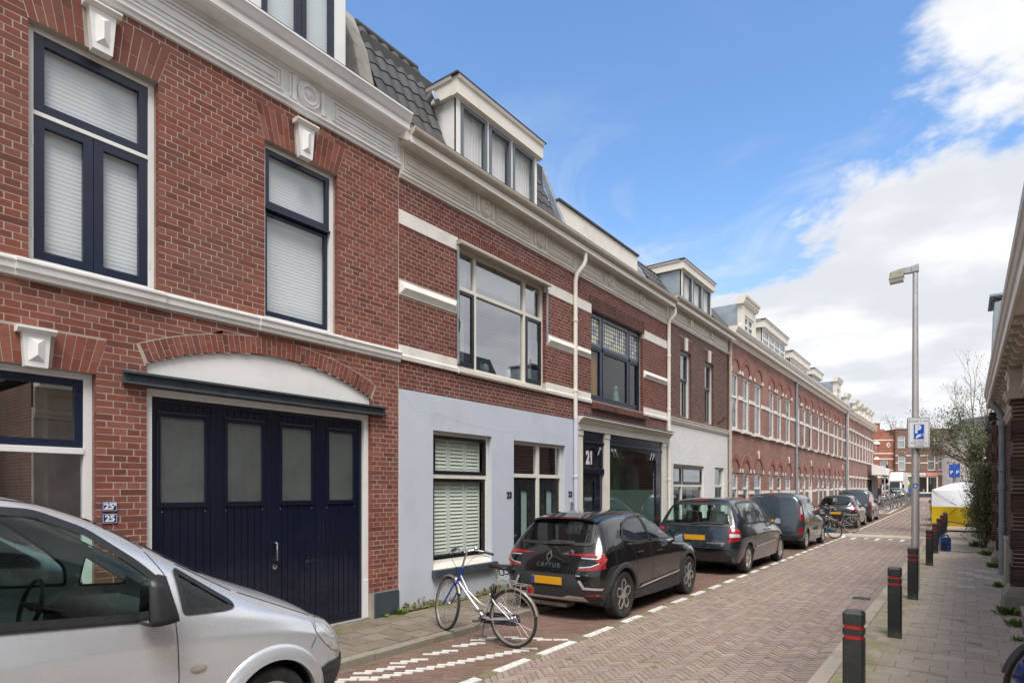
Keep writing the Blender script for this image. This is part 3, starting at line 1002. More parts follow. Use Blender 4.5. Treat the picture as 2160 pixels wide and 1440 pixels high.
def seg_dist(px, py, a, b):
 ax, ay = a; bx, by = b
 t = np.clip(((px - ax) * (bx - ax) + (py - ay) * (by - ay)) / ((bx - ax) ** 2 + (by - ay) ** 2), 0, 1)
 return np.hypot(px - ax - t * (bx - ax), py - ay - t * (by - ay))
mark = np.zeros(len(wx), bool)
for a, b, w in (((-5.02, 3.2), (-4.90, 6.25), 0.055), ((-4.90, 6.25), (-4.10, 6.62), 0.05), ((-4.12, 6.5), (-5.0, 3.2), 0.05)):
 mark |= seg_dist(wx, wy, a, b) < w
paving(park, wx[~mark], wy[~mark], an[~mark], 0.21, 0.072, -0.002, 0.008, 'paver_park', 21, 300, 'paver', 'pavers', ground_z)
v, f = paver_arrays(np.zeros(1), np.zeros(1), np.zeros(1), 0.21, 0.072, 0.0, 0.012, 5, None, 0.0)
me = mesh_from_arrays('painted_paver', v, f, 'white_mark')
rs = np.random.RandomState(3)
for x, y, a in zip(wx[mark], wy[mark], an[mark]):
 if y < 3.4: continue
 o = link('painted_paver', me, park, (float(x), float(y), rs.uniform(-.002, .001)))
 o.rotation_euler = (0, 0, float(a))
wx, wy, an = slant_bond(KERB_L + 0.02, ROAD_L - 0.16, 29.0, 75.0, 0.21, 0.072, R(38))
v, f = paver_arrays(wx, wy, an, 0.21, 0.072, -0.002, 0.008, 22, ground_z)
o = link('pavers', mesh_from_arrays('pavers', v, f, 'paver_park'), park); o['kind'] = 'stuff'
# line of edging stones between parking and road, every second one painted
edge = sheet('edging_line', -4.03, -3.865, -3.0, 75.0, -0.014, 'mortar_road')
y = 3.0
i = 0
spans = [(3.0, 3.5, 0), (3.52, 4.75, 1), (4.77, 5.02, 0), (5.04, 5.62, 1), (5.64, 5.82, 0), (5.84, 6.62, 1), (6.64, 6.9, 0), (6.92, 7.62, 1), (7.64, 7.98, 0)]
y = 8.0
while y < 72:
 spans.append((y, y + 0.57, 1)); spans.append((y + 0.59, y + 0.905, 0)); y += 0.925
for a, b, wht in spans:
 mb = MB()
 g0, g1 = ground_z(a), ground_z(b)
 jx = random.uniform(-.004, .004)
 mb.hull8([(-4.0 + jx, a, g0 - .05), (-3.885 + jx, a, g0 - .05), (-3.885 + jx, b, g1 - .05), (-4.0 + jx, b, g1 - .05)],
    [(-3.997 + jx, a + .004, g0 + .003), (-3.888 + jx, a + .004, g0 + .003), (-3.888 + jx, b - .004, g1 + .003), (-3.997 + jx, b - .004, g1 + .003)])
 mb.build('painted_stone' if wht else 'stone', 'white_mark' if wht else 'edge_stone', edge)
# left pavement: concrete tiles and a low kerb
PAV_L = 0.075
lp = MB().box(X0 - 0.5, KERB_L - 0.145, -4, 27.4, -0.2, PAV_L - 0.012).build('left_pavement', 'mortar_road')
lp['kind'] = 'structure'
def tile_grid(x0, x1, y0, y1, s, shift_axis='y'):
 xs, yy = [], []
 nx = int(math.ceil((x1 - x0) / s))
 ny = int(math.ceil((y1 - y0) / s)) + 1
 for i in range(nx):
  for j in range(ny):
   if shift_axis == 'y':
    x, y = x1 - s * (i + .5), y0 + s * (j + .5) - (s / 2 if i % 2 else 0)
   else:
    x, y = x0 + s * (i + .5) - (s / 2 if j % 2 else 0), y0 + s * (j + .5)
   xs.append(x); yy.append(y)
 return np.array(xs), np.array(yy)
wx, wy = tile_grid(X0 + 0.02, KERB_L - 0.15, 1.5, 27.2, 0.30)
ok = wx > X0 + 0.05
wx, wy = wx[ok], wy[ok]
paving(lp, wx, wy, np.zeros(len(wx)), 0.30, 0.30, PAV_L, 0.007, 'tile_left', 31, 300, 'tile', 'tiles')
# moss-filled cut strip along the house fronts
MB().box(X0 - .02, X0 + .06, 6.35, 27, 0.0, PAV_L + .004).build('joint_strip', 'edge_stone', lp)
kl = thing('kerb', 'low grey kerb stones between left pavement and parking strip', 'kerb', (KERB_L - .07, 3, 0))
y = 1.6
while y < 27.3:
 L_ = 0.99
 dz = random.uniform(-.004, .004)
 mb = MB().box(KERB_L - .145, KERB_L + random.uniform(-.004, .004), y + .004, min(y + L_, 27.3), -0.2, PAV_L + dz)
 mb.build('kerb_stone', 'kerb_stone', kl, bevel=0.012)
 y += L_ + .004
lp2 = sheet('left_pavement_beyond', X0 - 3.5, KERB_L, 27.4, 112, 0.06, 'tile_left')
# right pavement: brownish tiles in courses, kerb, and a pale repair
PAV_R = 0.05
rp = MB().box(-1.06, 1.6, -4, 33, -0.2, PAV_R - 0.005).build('right_pavement', 'mortar_sand')
rp['kind'] = 'structure'
wx, wy = tile_grid(-1.05, 0.98, 3.0, 32.7, 0.30, 'x')
ok = (wx > -1.0)
wx, wy = wx[ok], wy[ok]
pale = ((wx > -0.15) & (wx < 0.45) & (wy > 15.6) & (wy < 18.3) & (np.sin(wx * 9.1 + wy * 5.3) > -0.1)) | ((wx > -.2) & (wx < .1) & (np.abs(wy - 14.55) < .1))
paving(rp, wx[~pale], wy[~pale], np.zeros((~pale).sum()), 0.30, 0.30, PAV_R, 0.0055, 'tile_right', 41, 300, 'tile', 'tiles')
v, f = paver_arrays(np.zeros(1), np.zeros(1), np.zeros(1), 0.30, 0.30, PAV_R, 0.008, 5, None, 0.0)
me = mesh_from_arrays('pale_tile', v, f, 'tile_pale')
for x, y in zip(wx[pale], wy[pale]):
 link('pale_tile', me, rp, (float(x), float(y), random.uniform(-.002, .003)))
kr = thing('kerb', 'pale kerb stones along the bollards on right pavement', 'kerb', (-1.14, 4, 0))
y = 2.9
while y < 33:
 MB().box(-1.225, -1.065, y + .004, y + .99, -0.2, PAV_R + random.uniform(-.003, .003)).build('kerb_stone', 'kerb_right', kr, bevel=0.012)
 y += 0.994
sheet('right_pavement_beyond', -1.22, 1.6, 33, 112, 0.06, 'tile_right')
# cross street at the far end
mb = MB()
mb.add([(-60, 84, ground_z(84) + .012), (60, 84, ground_z(84) + .012), (60, 112, ground_z(112) + .012), (-60, 112, ground_z(112) + .012)], [(0, 1, 2, 3)])
pbr('far_paving', (0.27, 0.20, 0.17), 0.8, var=0.2, vs=3, bump=0.4, bs=12)
tag(mb.build('cross_street', 'far_paving'), kind='structure')
# painted marks of the crossing
mk = thing('road_marking', 'white painted bar with long and short teeth across the road', 'marking', (-2.5, 27.6, 0))
def flat_quad(name, pts, mat, parent, dz=0.006):
 mb = MB()
 mb.add([(p[0], p[1], ground_z(p[1]) + dz) for p in pts], [tuple(range(len(pts)))])
 return mb.build(name, mat, parent, local=False)
flat_quad('bar', [(-4.35, 27.50, ), (-1.25, 27.50), (-1.25, 27.66), (-4.35, 27.66)], 'white_mark', mk, 0.010)
x = -3.95
i = 0
while x < -1.3:
 ln = 1.15 if i % 2 else 0.55
 flat_quad('tooth', [(x, 27.40 - ln), (x + .13, 27.40 - ln), (x + .13, 27.40), (x, 27.40)], 'white_mark', mk, 0.010)
 x += 0.40
 i += 1
mk2 = thing('road_marking', 'row of small white painted blocks across the road far ahead', 'marking', (-2.5, 62, 0.3))
for x in (-3.5, -2.95, -2.4, -1.85):
 flat_quad('block', [(x, 61.6), (x + .22, 61.6), (x + .22, 62.7), (x, 62.7)], 'white_mark', mk2, 0.014)
mk3 = thing('road_marking', 'thin broken white line behind the toothed crossing bar', 'marking', (-2.5, 30, 0.05))
for x in (-3.9, -3.5, -3.1):
 flat_quad('dash', [(x, 29.9), (x + .25, 29.9), (x + .25, 30.1), (x, 30.1)], 'white_mark', mk3, 0.012)
# ================================================================== houses on the left
def sash(win, y0, y1, z0, z1, w, xf, mat, pane, blind=None, wb=None, wt=None, d=0.045, bd=0.035, name='sash'):
 """opening frame with its pane and, behind it, a blind; sub-parts of a window"""
 MB().frame(y0, y1, z0, z1, w, xf - d, xf, wb, wt).build(name, mat, win, bevel=0.004)
 a, b, c, e = y0 + w, y1 - w, z0 + (w if wb is None else wb), z1 - (w if wt is None else wt)
 MB().box(xf - d * .75, xf - d * .55, a - .004, b + .004, c - .004, e + .004).build('pane', pane, win)
 if blind:
  pleated(win, a - .03, b + .03, c - .03, e + .03, xf - d - bd, blind)
def pleated(win, y0, y1, z0, z1, x, mat, p=0.021, name='blind'):
 n = max(2, int((z1 - z0) / p))
 mb = MB()
 vs, fs = [], []
 for i in range(n + 1):
  z = z0 + (z1 - z0) * i / n
  dx = 0.001 if i % 2 else -0.001
  vs += [(x + dx, y0, z), (x + dx, y1, z)]
 for i in range(n):
  fs.append((2 * i, 2 * i + 1, 2 * i + 3, 2 * i + 2))
 mb.add(vs, fs)
 mb.build(name, mat, win)
def wavy(win, y0, y1, z0, z1, x, mat, amp=0.025, per=0.09, name='curtain', lean=0.0):
 n = max(8, int((y1 - y0) / per * 8))
 vs, fs = [], []
 for i in range(n + 1):
  y = y0 + (y1 - y0) * i / n
  q = amp * math.sin(2 * PI * (y - y0) / per) + amp * .5 * math.sin(2 * PI * (y - y0) / per * .37 + 1)
  vs += [(x + q, y + lean, z0), (x + q * .7, y, z1)]
 for i in range(n):
  fs.append((2 * i, 2 * i + 2, 2 * i + 3, 2 * i + 1))
 mb = MB(); mb.add(vs, fs)
 mb.build(name, mat, win, smooth=True)
def keystone(parent, yc, z0, z1, wb, wt, x0=X0, mat='white_paint'):
 mb = MB()
 d = 0.075
 a = [(x0 - .02, yc - wb / 2, z0), (x0 - .02, yc + wb / 2, z0), (x0 - .02, yc + wt / 2, z1), (x0 - .02, yc - wt / 2, z1)]
 b = [(x0 + d, p[1], p[2]) for p in a]
 mb.hull8(a, b)
 # raised diamond on the face
 h = z1 - z0
 i0, i1 = z0 + .16 * h, z1 - .12 * h
 hw = wb * .36
 p = [(x0 + d, yc - hw, i0), (x0 + d, yc + hw, i0), (x0 + d, yc + hw * 1.12, i1), (x0 + d, yc - hw * 1.12, i1)]
 q = [(x0 + d + .035, yc, i0 + hw * .95), (x0 + d + .035, yc, i1 - hw * .95)]
 mb.add(p + q, [(0, 1, 4), (1, 2, 5, 4), (2, 3, 5), (3, 0, 4, 5)])
 # cap
 c0 = z1
 mb.sweep([(-.02, c0), (d + .01, c0), (d + .02, c0 + .012), (d + .045, c0 + .03), (d + .045, c0 + .05), (-.02, c0 + .06)], x0, 1, yc - wt / 2 - .04, yc + wt / 2 + .04)
 mb.build('keystone', mat, parent)
def rosette(parent, yc, zc, r, x0, mat, tone=None):
 mb = MB()
 mb.lathe([(r, -.01), (r, .03), (r * .93, .045), (r * .84, .03), (r * .80, .03), (r * .72, .05), (r * .60, .05), (r * .55, .02),
    (r * .30, .02), (r * .26, .035), (r * .22, .045), (r * .12, .055), (0.001, .06)], 'x', (x0, yc, zc), 28)
 s = r * 1.12
 for sg in (-1, 1):     # side scrolls
  a, b = yc + sg * s, yc + sg * (s + r * .34)
  mb.sweep([(0, zc - r * .95), (.03, zc - r * .9), (.03, zc + r * .9), (0, zc + r * .95)], x0, 1, min(a, b), max(a, b))
  a, b = yc + sg * (s + r * .40), yc + sg * (s + r * .55)
  mb.sweep([(0, zc - r * .85), (.022, zc - r * .8), (.022, zc + r * .8), (0, zc + r * .85)], x0, 1, min(a, b), max(a, b))
 mb.build('rosette', mat, parent, smooth=True, angle=35, fix=False)
def fr_panel(parent, y0, y1, z0, z1, x0, mat):
 mb = MB()
 w = .022
 for k, (ins, pr) in enumerate(((0, .022), (.045, .016))):
  a, b, c, d = y0 + ins, y1 - ins, z0 + ins, z1 - ins
  if d - c < .06: continue
  mb.frame(a, b, c, d, w, x0 - .002, x0 + pr)
 zc = (z0 + z1) / 2
 mb.box(x0 - .002, x0 + .016, y0 + .11, y1 - .11, zc - .028, zc + .028)
 mb.build('frieze_panel', mat, parent, bevel=0.004)
def dormer_box(parent, y0, y1, z0, z1, xf, xb, fas_z, mat_side, mat_fas, over=.07, name='dormer'):
 """flat-roofed dormer: cheeks, roof slab and fascia; front left open for windows"""
 mb = MB()
 mb.box(xb, xf - .02, y0, y0 + .06, z0, fas_z)
 mb.box(xb, xf - .02, y1 - .06, y1, z0, fas_z)
 d = mb.build(name, mat_side, parent)
 fb = MB()
 o = over
 zt = z1
 prof = [(-.02, fas_z - .015), (o, fas_z), (o, zt - .07), (o + .03, zt - .05), (o + .045, zt), (-.02, zt)]
 fb.sweep(prof, xf, 1, y0 - o, y1 + o)
 for yy, s in ((y0 - o, -1), (y1 + o, 1)):     # returns along the cheeks
  pts = [(0, fas_z), (0, zt - .07), (.03 * s, zt - .05), (.045 * s, zt), (-.1 * s, zt), (-.1 * s, fas_z)]
  vs = [(xb, yy + p[0], p[1]) for p in pts] + [(xf - .02, yy + p[0], p[1]) for p in pts]
  n = len(pts)
  fs = [(i, (i + 1) % n, n + (i + 1) % n, n + i) for i in range(n)] + [tuple(range(n))[::-1], tuple(range(n, 2 * n))]
  fb.add(vs, fs)
 fb.build('fascia', mat_fas, d, fix=True)
 MB().box(xb, xf + o + .05, y0 - o - .05, y1 + o + .05, zt + .002, zt + .03).build('roof_felt', 'roof_felt', d)
 return d
def tile_proto(w, l, mat):
 """one S-shaped pantile, laid in the plane (u across, v down the slope)"""
 vs, fs = [], []
 n = 8
 rows = [(0.0, 0.004), (0.92, 0.022), (1.0, 0.020), (1.0, 0.002)]
 for (v, h) in rows:
  for i in range(n + 1):
   u = i / n
   z = h + 0.030 * (0.5 - 0.5 * math.cos(2 * PI * u)) * (1 if u < 1 else 1)
   vs.append(((u - .5) * w * 1.06, -v * l, z))
 for r in range(3):
  for i in range(n):
   a = r * (n + 1) + i
   fs.append((a, a + n + 1, a + n + 2, a + 1))
 me = bpy.data.meshes.new('roof_tile')
 me.from_pydata(vs, [], fs)
 me.materials.append(M[mat])
 me.polygons.foreach_set('use_smooth', [True] * len(me.polygons))
 me.set_sharp_from_angle(angle=R(50))
 return me
def tile_roof(parent, y0, y1, xb, zb, xt, zt, w=.235, l=.30, mat='roof_tile', skip=None):
 """steep roof face from (xb,zb) up to (xt,zt): deck plus single tiles"""
 off = base_of(parent)
 deck = MB()
 deck.add([(xb - .03, y0, zb), (xb - .03, y1, zb), (xt - .03, y1, zt), (xt - .03, y0, zt)], [(0, 1, 2, 3)])
 deck.build('roof', 'roof_felt', parent)
 ln = math.hypot(xt - xb, zt - zb)
 me = tile_proto(w, l * 1.12, mat)
 th = math.atan2(zt - zb, xb - xt)          # slope angle, rising towards -x
 # local u -> +y (along the street), local v (up the slope) -> (-cos, 0, sin), normal -> (sin, 0, cos)
 rot = Matrix(((0, -math.cos(th), math.sin(th)), (1, 0, 0), (0, math.sin(th), math.cos(th)))).to_euler()
 nr = int(ln / l) + 1
 nc = int((y1 - y0) / w)
 for r in range(nr):
  d = min(l * (r + 1), ln)
  for c in range(nc + 1):
   y = y0 + w * (c + .5)
   if y > y1 - .02: continue
   x, z = xb + (xt - xb) * d / ln, zb + (zt - zb) * d / ln
   if skip and skip(y, z): continue
   o = link('roof_tile', me, parent, (x - off.x, y - off.y, z - off.z))
   o.rotation_euler = rot
   o.rotation_euler.rotate_axis('Z', random.uniform(-.012, .012))
 # ridge cover
 MB().tube([(xt - .02, y0, zt + .01), (xt - .02, y1, zt + .01)], .07, 10).build('ridge_tile', mat, parent)
def shell(parent, y0, y1, zt, mat_back='far_brick_deep', xb=-15.0):
 """the rest of the house: side and back walls, floors, roof deck, a rear partition"""
 mb = MB()
 mb.box(xb, xb + .2, y0, y1, 0, zt)
 mb.box(xb + .2, X0 - .16, y0 - .003, y0 + .05, 0, zt - .02)
 mb.box(xb + .2, X0 - .16, y1 - .05, y1 - .003, 0, zt - .02)
 mb.box(xb + .2, X0 - .16, y0 + .05, y1 - .05, zt - .25, zt - .02)
 mb.build('house_shell', mat_back, parent)
 ib = MB()
 ib.box(-10.6, -10.5, y0 + .06, y1 - .06, 0.08, zt - .3)
 ib.box(-10.4, X0 - .17, y0 + .06, y1 - .06, 3.45, 3.65)
 ib.box(-10.4, X0 - .17, y0 + .06, y1 - .06, 0.02, 0.10)
 ib.build('interior', 'room_mid', parent)
def downpipe(x, y, z0, z1, r=.045, mat='cream_paint', neck=None, label=None, parent=None):
 """rain pipe with swan neck and sockets"""
 pts = [(x, y, z0), (x, y, z1)]
 if neck:
  dx, dy, dz = neck
  pts += [(x + dx * .15, y + dy * .15, z1 + dz * .25), (x + dx * .85, y + dy * .85, z1 + dz * .55), (x + dx, y + dy, z1 + dz * .7), (x + dx, y + dy, z1 + dz)]
 pipe = MB().tube(pts, r, 14).build('downpipe', mat, parent, smooth=True, angle=50)
 mb = MB()
 z = z0 + .6
 while z < z1:
  mb.lathe([(r + .002, -.03), (r + .010, -.025), (r + .010, .025), (r + .002, .03)], 'z', (x, y, z), 14)
  mb.box(x - r - .05, x - r, y - .012, y + .012, z - .012, z + .012)
  z += 1.5
 mb.build('pipe_bracket', mat, pipe if parent is None else pipe)
 return pipe
A0, A1 = -0.6, 6.30
HA = thing('brick_house', 'red brick house with navy coach doors, number plates 25 and 25B and white keystones', 'house', (X0, 2.8, 0), group='houses in the terrace')
arc_c, arc_r = (4.30, -0.06), 3.58
def garage_arc(z):
 if z < 3.2: return (2.82, 5.78)
 if z > 3.52: return None
 h = math.sqrt(max(0, arc_r ** 2 - (z - arc_c[1]) ** 2))
 return (arc_c[0] - h, arc_c[0] + h)
def garage_ring(z):
 if not 3.19 < z < 3.74: return None
 h = math.sqrt(max(0, (arc_r + .215) ** 2 - (z - arc_c[1]) ** 2))
 lim = 1.50 + (z - 3.2) * .42
 h = min(h, lim)
 return (arc_c[0] - h, arc_c[0] + h) if h > 0 else None
opens = [('r', 1.83, 2.93, 3.93, 6.15), ('r', 4.14, 5.20, 3.93, 6.12), ('r', 1.36, 2.36, 0.05, 3.02), ('r', 2.82, 5.78, 0.05, 3.2), ('f', garage_arc, 3.2, 3.52)]
def trap(y0, y1, zb, zt, s):
 def fn(z):
  if not zb - .002 < z < zt: return None
  f = (z - zb) / (zt - zb)
  return (y0 - s * f, y1 + s * f)
 return ('f', fn, zb, zt)
masks = opens + [('f', garage_ring, 3.19, 3.74), trap(1.83, 2.93, 6.15, 6.56, .13), trap(4.14, 5.20, 6.12, 6.53, .13), trap(1.36, 2.36, 3.02, 3.36, .10),
     ('r', -1, 6.4, 3.80, 3.955), ('r', 5.74, 6.4, 0, .42)]
wall_core(HA, 'wall', A0, A1, 0.0, 6.70, opens, 'mortar_light')
masonry(HA, A0, A1 - .004, 0.10, 6.68, masks, 'brick_red', seed=11, nparts=190, near=(0, 3.2, 3.6), min_z=1.4)
shell(HA, A0, A1, 7.3)
for pl in (flat_arch(1.83, 2.93, 6.15, 6.56, .13, 15, (2.29, 2.50)), flat_arch(4.14, 5.20, 6.12, 6.53, .13, 15, (4.57, 4.78)), flat_arch(1.36, 2.36, 3.02, 3.36, .10, 14, (1.77, 1.97)),
   ring_arch(arc_c[0], arc_c[1], arc_r, arc_r + .205, R(114.2), R(65.8), 46)):
 voussoirs(HA, pl, 'brick_red', X0, depth=.12)
keystone(HA, 2.395, 6.13, 6.52, .17, .235)
keystone(HA, 4.675, 6.10, 6.49, .17, .235)
keystone(HA, 1.87, 3.00, 3.30, .17, .21)
MB().sweep([(-.02, 3.795), (.03, 3.80), (.035, 3.835), (.055, 3.85), (.06, 3.905), (.075, 3.92), (.075, 3.94), (.02, 3.965), (-.02, 3.965)], X0, 1, A0, A1 + .02).build('string_course', 'white_cornice', HA)
for a, b in ((1.72, 2.98), (4.05, 5.26)):      # the course steps forward under the windows
 MB().sweep([(0, 3.79), (.05, 3.795), (.055, 3.832), (.075, 3.848), (.08, 3.902), (.095, 3.918), (.095, 3.942), (.02, 3.972), (0, 3.972)], X0, 1, a, b).build('window_sill', 'white_cornice', HA)
MB().box(X0 - .02, X0 + .03, 5.84, A1 - .01, 0.02, .42).build('plinth', 'slate_paint', HA, bevel=.01)
# entablature
fz = X0
MB().sweep([(0, 6.66), (.03, 6.665), (.035, 6.70), (.06, 6.715), (.06, 6.735), (.03, 6.745), (.02, 6.76), (.02, 7.085), (.035, 7.095), (.05, 7.115), (.055, 7.13), (.20, 7.138),
   (.22, 7.145), (.225, 7.15), (.225, 7.16), (.235, 7.165), (.235, 7.255), (.25, 7.262), (.262, 7.275), (.30, 7.35), (.31, 7.36), (.31, 7.385), (0, 7.385)], X0, 1, A0, A1 + .01).build('cornice', 'white_cornice', HA)
fr_panel(HA, 5.10, 6.24, 6.80, 7.06, X0 + .02, 'white_cornice')
fr_panel(HA, 1.70, 4.36, 6.80, 7.06, X0 + .02, 'white_cornice')
fr_panel(HA, -.4, 1.00, 6.80, 7.06, X0 + .02, 'white_cornice')
rosette(HA, 4.73, 6.925, .165, X0 + .02, 'white_cornice')
rosette(HA, 1.36, 6.925, .165, X0 + .02, 'white_cornice')
MB().box(-15, X0 + .28, A0, A1 - .01, 7.39, 7.42).build('roof', 'roof_felt', HA)
# big upper window: transom light over two casements
xf = X0 - .085
W = MB().frame(1.83, 2.93, 3.965, 6.15, .06, xf - .07, xf, .055, .05).box(xf - .06, xf - .002, 1.89, 2.87, 5.345, 5.385).build('window', 'white_paint', HA, bevel=.005)
sash(W, 1.892, 2.868, 5.387, 6.098, .085, xf - .012, 'navy_frame', 'pane_blind', 'blind')
sash(W, 1.892, 2.372, 4.022, 5.343, .085, xf - .012, 'navy_frame', 'pane_blind', 'blind')
sash(W, 2.376, 2.868, 4.022, 5.343, .085, xf - .012, 'navy_frame', 'pane_blind', 'blind')
MB().box(xf - .012, xf + .004, 1.875, 1.889, 4.2, 4.3).box(xf - .012, xf + .004, 2.871, 2.885, 4.2, 4.3).box(xf - .012, xf + .004, 1.875, 1.889, 5.05, 5.15).build('hinge', 'white_paint', W)
# sliding sash window
W = MB().frame(4.14, 5.20, 3.965, 6.12, .06, xf - .09, xf, .06, .05).build('window', 'white_paint', HA, bevel=.005)
sash(W, 4.202, 5.138, 5.33, 6.068, .055, xf - .012, 'navy_frame', 'pane_blind', 'blind', wb=.11)
sash(W, 4.202, 5.138, 4.027, 5.33, .05, xf - .045, 'navy_frame', 'pane_blind', 'blind', wb=.075)
MB().box(xf - .012, xf + .018, 4.202, 5.138, 5.33, 5.36).build('meeting_rail', 'navy_frame', W)
# entrance light with navy transom, left of the coach doors
W = MB().frame(1.36, 2.36, 0.08, 3.02, .075, xf - .07, xf, .05, .06).box(xf - .08, xf + .012, 1.435, 2.285, 2.24, 2.30).build('window', 'white_paint', HA, bevel=.005)
sash(W, 1.437, 2.283, 2.305, 2.958, .07, xf - .012, 'navy_frame', 'pane_mirror')
MB().box(xf - .05, xf - .04, 1.432, 2.288, 1.0, 2.242).build('pane', 'pane_mirror', W)
MB().box(xf - .07, xf - .02, 1.435, 2.285, .1, 1.0).build('panel', 'navy_paint', W)
MB().box(xf - .9, xf - .85, .9, 2.6, .1, 3.0).box(xf - .85, xf - .1, 2.0, 2.03, .1, 2.9).build('porch_wall', 'room_mid', W)
# coach doors
gx = X0 - .10
MB().frame(2.82, 5.78, 0.075, 2.955, .075, gx - .06, gx + .04, .001, .075).build('door_frame', 'white_paint', HA, bevel=.006)
fr = [(2.90, 3.60), (3.603, 4.30), (4.303, 5.00), (5.003, 5.70)]
wins = [(3.00, 3.475), (3.735, 4.17), (4.44, 4.875), (5.145, 5.555)]
pz0, pz1 = 1.76, 2.68
for i, ((a, b), (wa, wb_)) in enumerate(zip(fr, wins)):
 leaf = MB().frame(a, b, .085, 2.872, .055, gx - .05, gx - .006, .09, .05)
 leaf = leaf.build('door_leaf', 'navy_paint', HA, bevel=.004)
 nb = 7
 for k in range(nb):          # tongue-and-groove boards, each a board
  ya = a + .055 + (b - a - .11) * k / nb
  yb = a + .055 + (b - a - .11) * (k + 1) / nb
  MB().box(gx - .045, gx - .016 + random.uniform(-.0015, .0015), ya + .0035, yb - .0035, .175, pz0 - .05).build('board', 'navy_paint', leaf, bevel=.003)
  MB().box(gx - .045, gx - .016 + random.uniform(-.0015, .0015), ya + .0035, yb - .0035, pz1 + .05, 2.822).build('board', 'navy_paint', leaf, bevel=.003)
 MB().box(gx - .045, gx - .014, a + .055, wa - .035, pz0 - .05, pz1 + .05).box(gx - .045, gx - .014, wb_ + .035, b - .055, pz0 - .05, pz1 + .05).build('stile', 'navy_paint', leaf)
 MB().frame(wa - .035, wb_ + .035, pz0 - .05, pz1 + .05, .035, gx - .045, gx + .002, .05, .05).build('glazing_bead', 'navy_paint', leaf, bevel=.006)
 MB().box(gx - .035, gx - .028, wa - .005, wb_ + .005, pz0 - .005, pz1 + .005).build('pane', 'frosted_grey', leaf)
 wire = MB()
 y = wa + .0125
 while y < wb_:
  wire.box(gx - .028, gx - .0265, y - .0011, y + .0011, pz0, pz1); y += .0145
 z = pz0 + .0125
 while z < pz1:
  wire.box(gx - .0263, gx - .0248, wa, wb_, z - .0011, z + .0011); z += .0145
 wire.build('wire_mesh', 'steel', leaf)
 bolts = MB()
 for yy in (a + .12, b - .12):
  bolts.lathe([(.007, 0), (.006, .005), (0.001, .006)], 'x', (gx - .016, yy, 1.66), 8)
 bolts.build('bolt', 'steel', leaf)
hd = MB().tube([(gx - .01, 4.34, 1.03), (gx + .05, 4.34, 1.03), (gx + .05, 4.34, 1.24), (gx - .01, 4.34, 1.24)], .011, 10)
hd.build('door_handle', 'chrome', HA, smooth=True, angle=50)
MB().lathe([(.032, 0), (.032, .012), (.012, .014), (.011, .004), (.001, .004)], 'x', (gx - .012, 4.34, .945), 16).build('door_lock', 'chrome', HA)
MB().box(gx + .03, gx + .05, 5.70, 5.775, .09, .62).build('kick_strip', 'white_paint', HA)
MB().box(X0 - .3, X0 - .02, 2.82, 5.78, 0.0, .083).build('doorstep', 'concrete', HA)
# steel lintel and the white infill under the arch
bm_ = MB()
bm_.box(X0 - .05, X0 + .03, 2.59, 6.02, 2.985, 3.065)
bm_.box(X0 - .05, X0 + .075, 2.59, 6.02, 2.962, 2.985)
bm_.box(X0 - .05, X0 + .075, 2.59, 6.02, 3.065, 3.088)
for yy in [2.64, 2.70, 2.78, 3.2, 3.62, 4.04, 4.46, 4.88, 5.30, 5.72, 5.90, 5.97]:
 for zz in ((3.005, 3.045) if yy < 2.8 or yy > 5.85 else (3.025,)):
  bm_.lathe([(.014, 0), (.011, .01), (.001, .014)], 'x', (X0 + .03, yy, zz), 8)
bm_.build('steel_lintel', 'slate_paint', HA)
pts = [(2.82, 3.09)] + [(5.78, 3.09)] + [(arc_c[0] + arc_r * math.cos(R(t)), arc_c[1] + arc_r * math.sin(R(t))) for t in np.linspace(65.6, 114.4, 17)]
MB().prism(pts, 'x', X0 - .10, X0 - .035).build('arch_infill', 'white_paint', HA)
# enamel numbers
for z, s, s2 in ((1.735, '25', 'B'), (1.615, '25', None)):
 pl = MB().box(X0 + .002, X0 + .012, 2.41, 2.545, z - .05, z + .05).build('number_plate', 'enamel_blue', HA, bevel=.006)
 MB().frame(2.416, 2.539, z - .044, z + .044, .004, X0 + .0125, X0 + .0135).build('plate_border', 'sign_white', pl)
 text_on_wall(s, .085, (X0 + .0135, 2.470 if s2 else 2.478, z - .002), 'sign_white', pl, bold=.004)
 if s2: text_on_wall(s2, .042, (X0 + .0135, 2.522, z + .018), 'sign_white', pl, bold=.002)
# dormer above the cornice
DX = X0 - .17
d = dormer_box(HA, 4.00, 5.47, 7.35, 9.9, DX, -9.0, 9.6, 'white_paint', 'white_paint', .1)
fr_ = MB().frame(4.00, 5.47, 7.40, 9.6, .20, DX - .06, DX, .1, .1).build('window_frame', 'white_paint', d, bevel=.006)
for a, b in ((4.20, 4.755), (4.76, 5.27)):
 MB().frame(a, b, 7.52, 9.5, .075, DX - .05, DX + .012).build('sash', 'navy_frame', d, bevel=.004)
 MB().box(DX - .03, DX - .02, a + .07, b - .07, 7.58, 9.44).build('pane', 'pane_blind', d)
 pleated(d, a + .05, b - .05, 7.56, 9.46, DX - .075, 'blind')
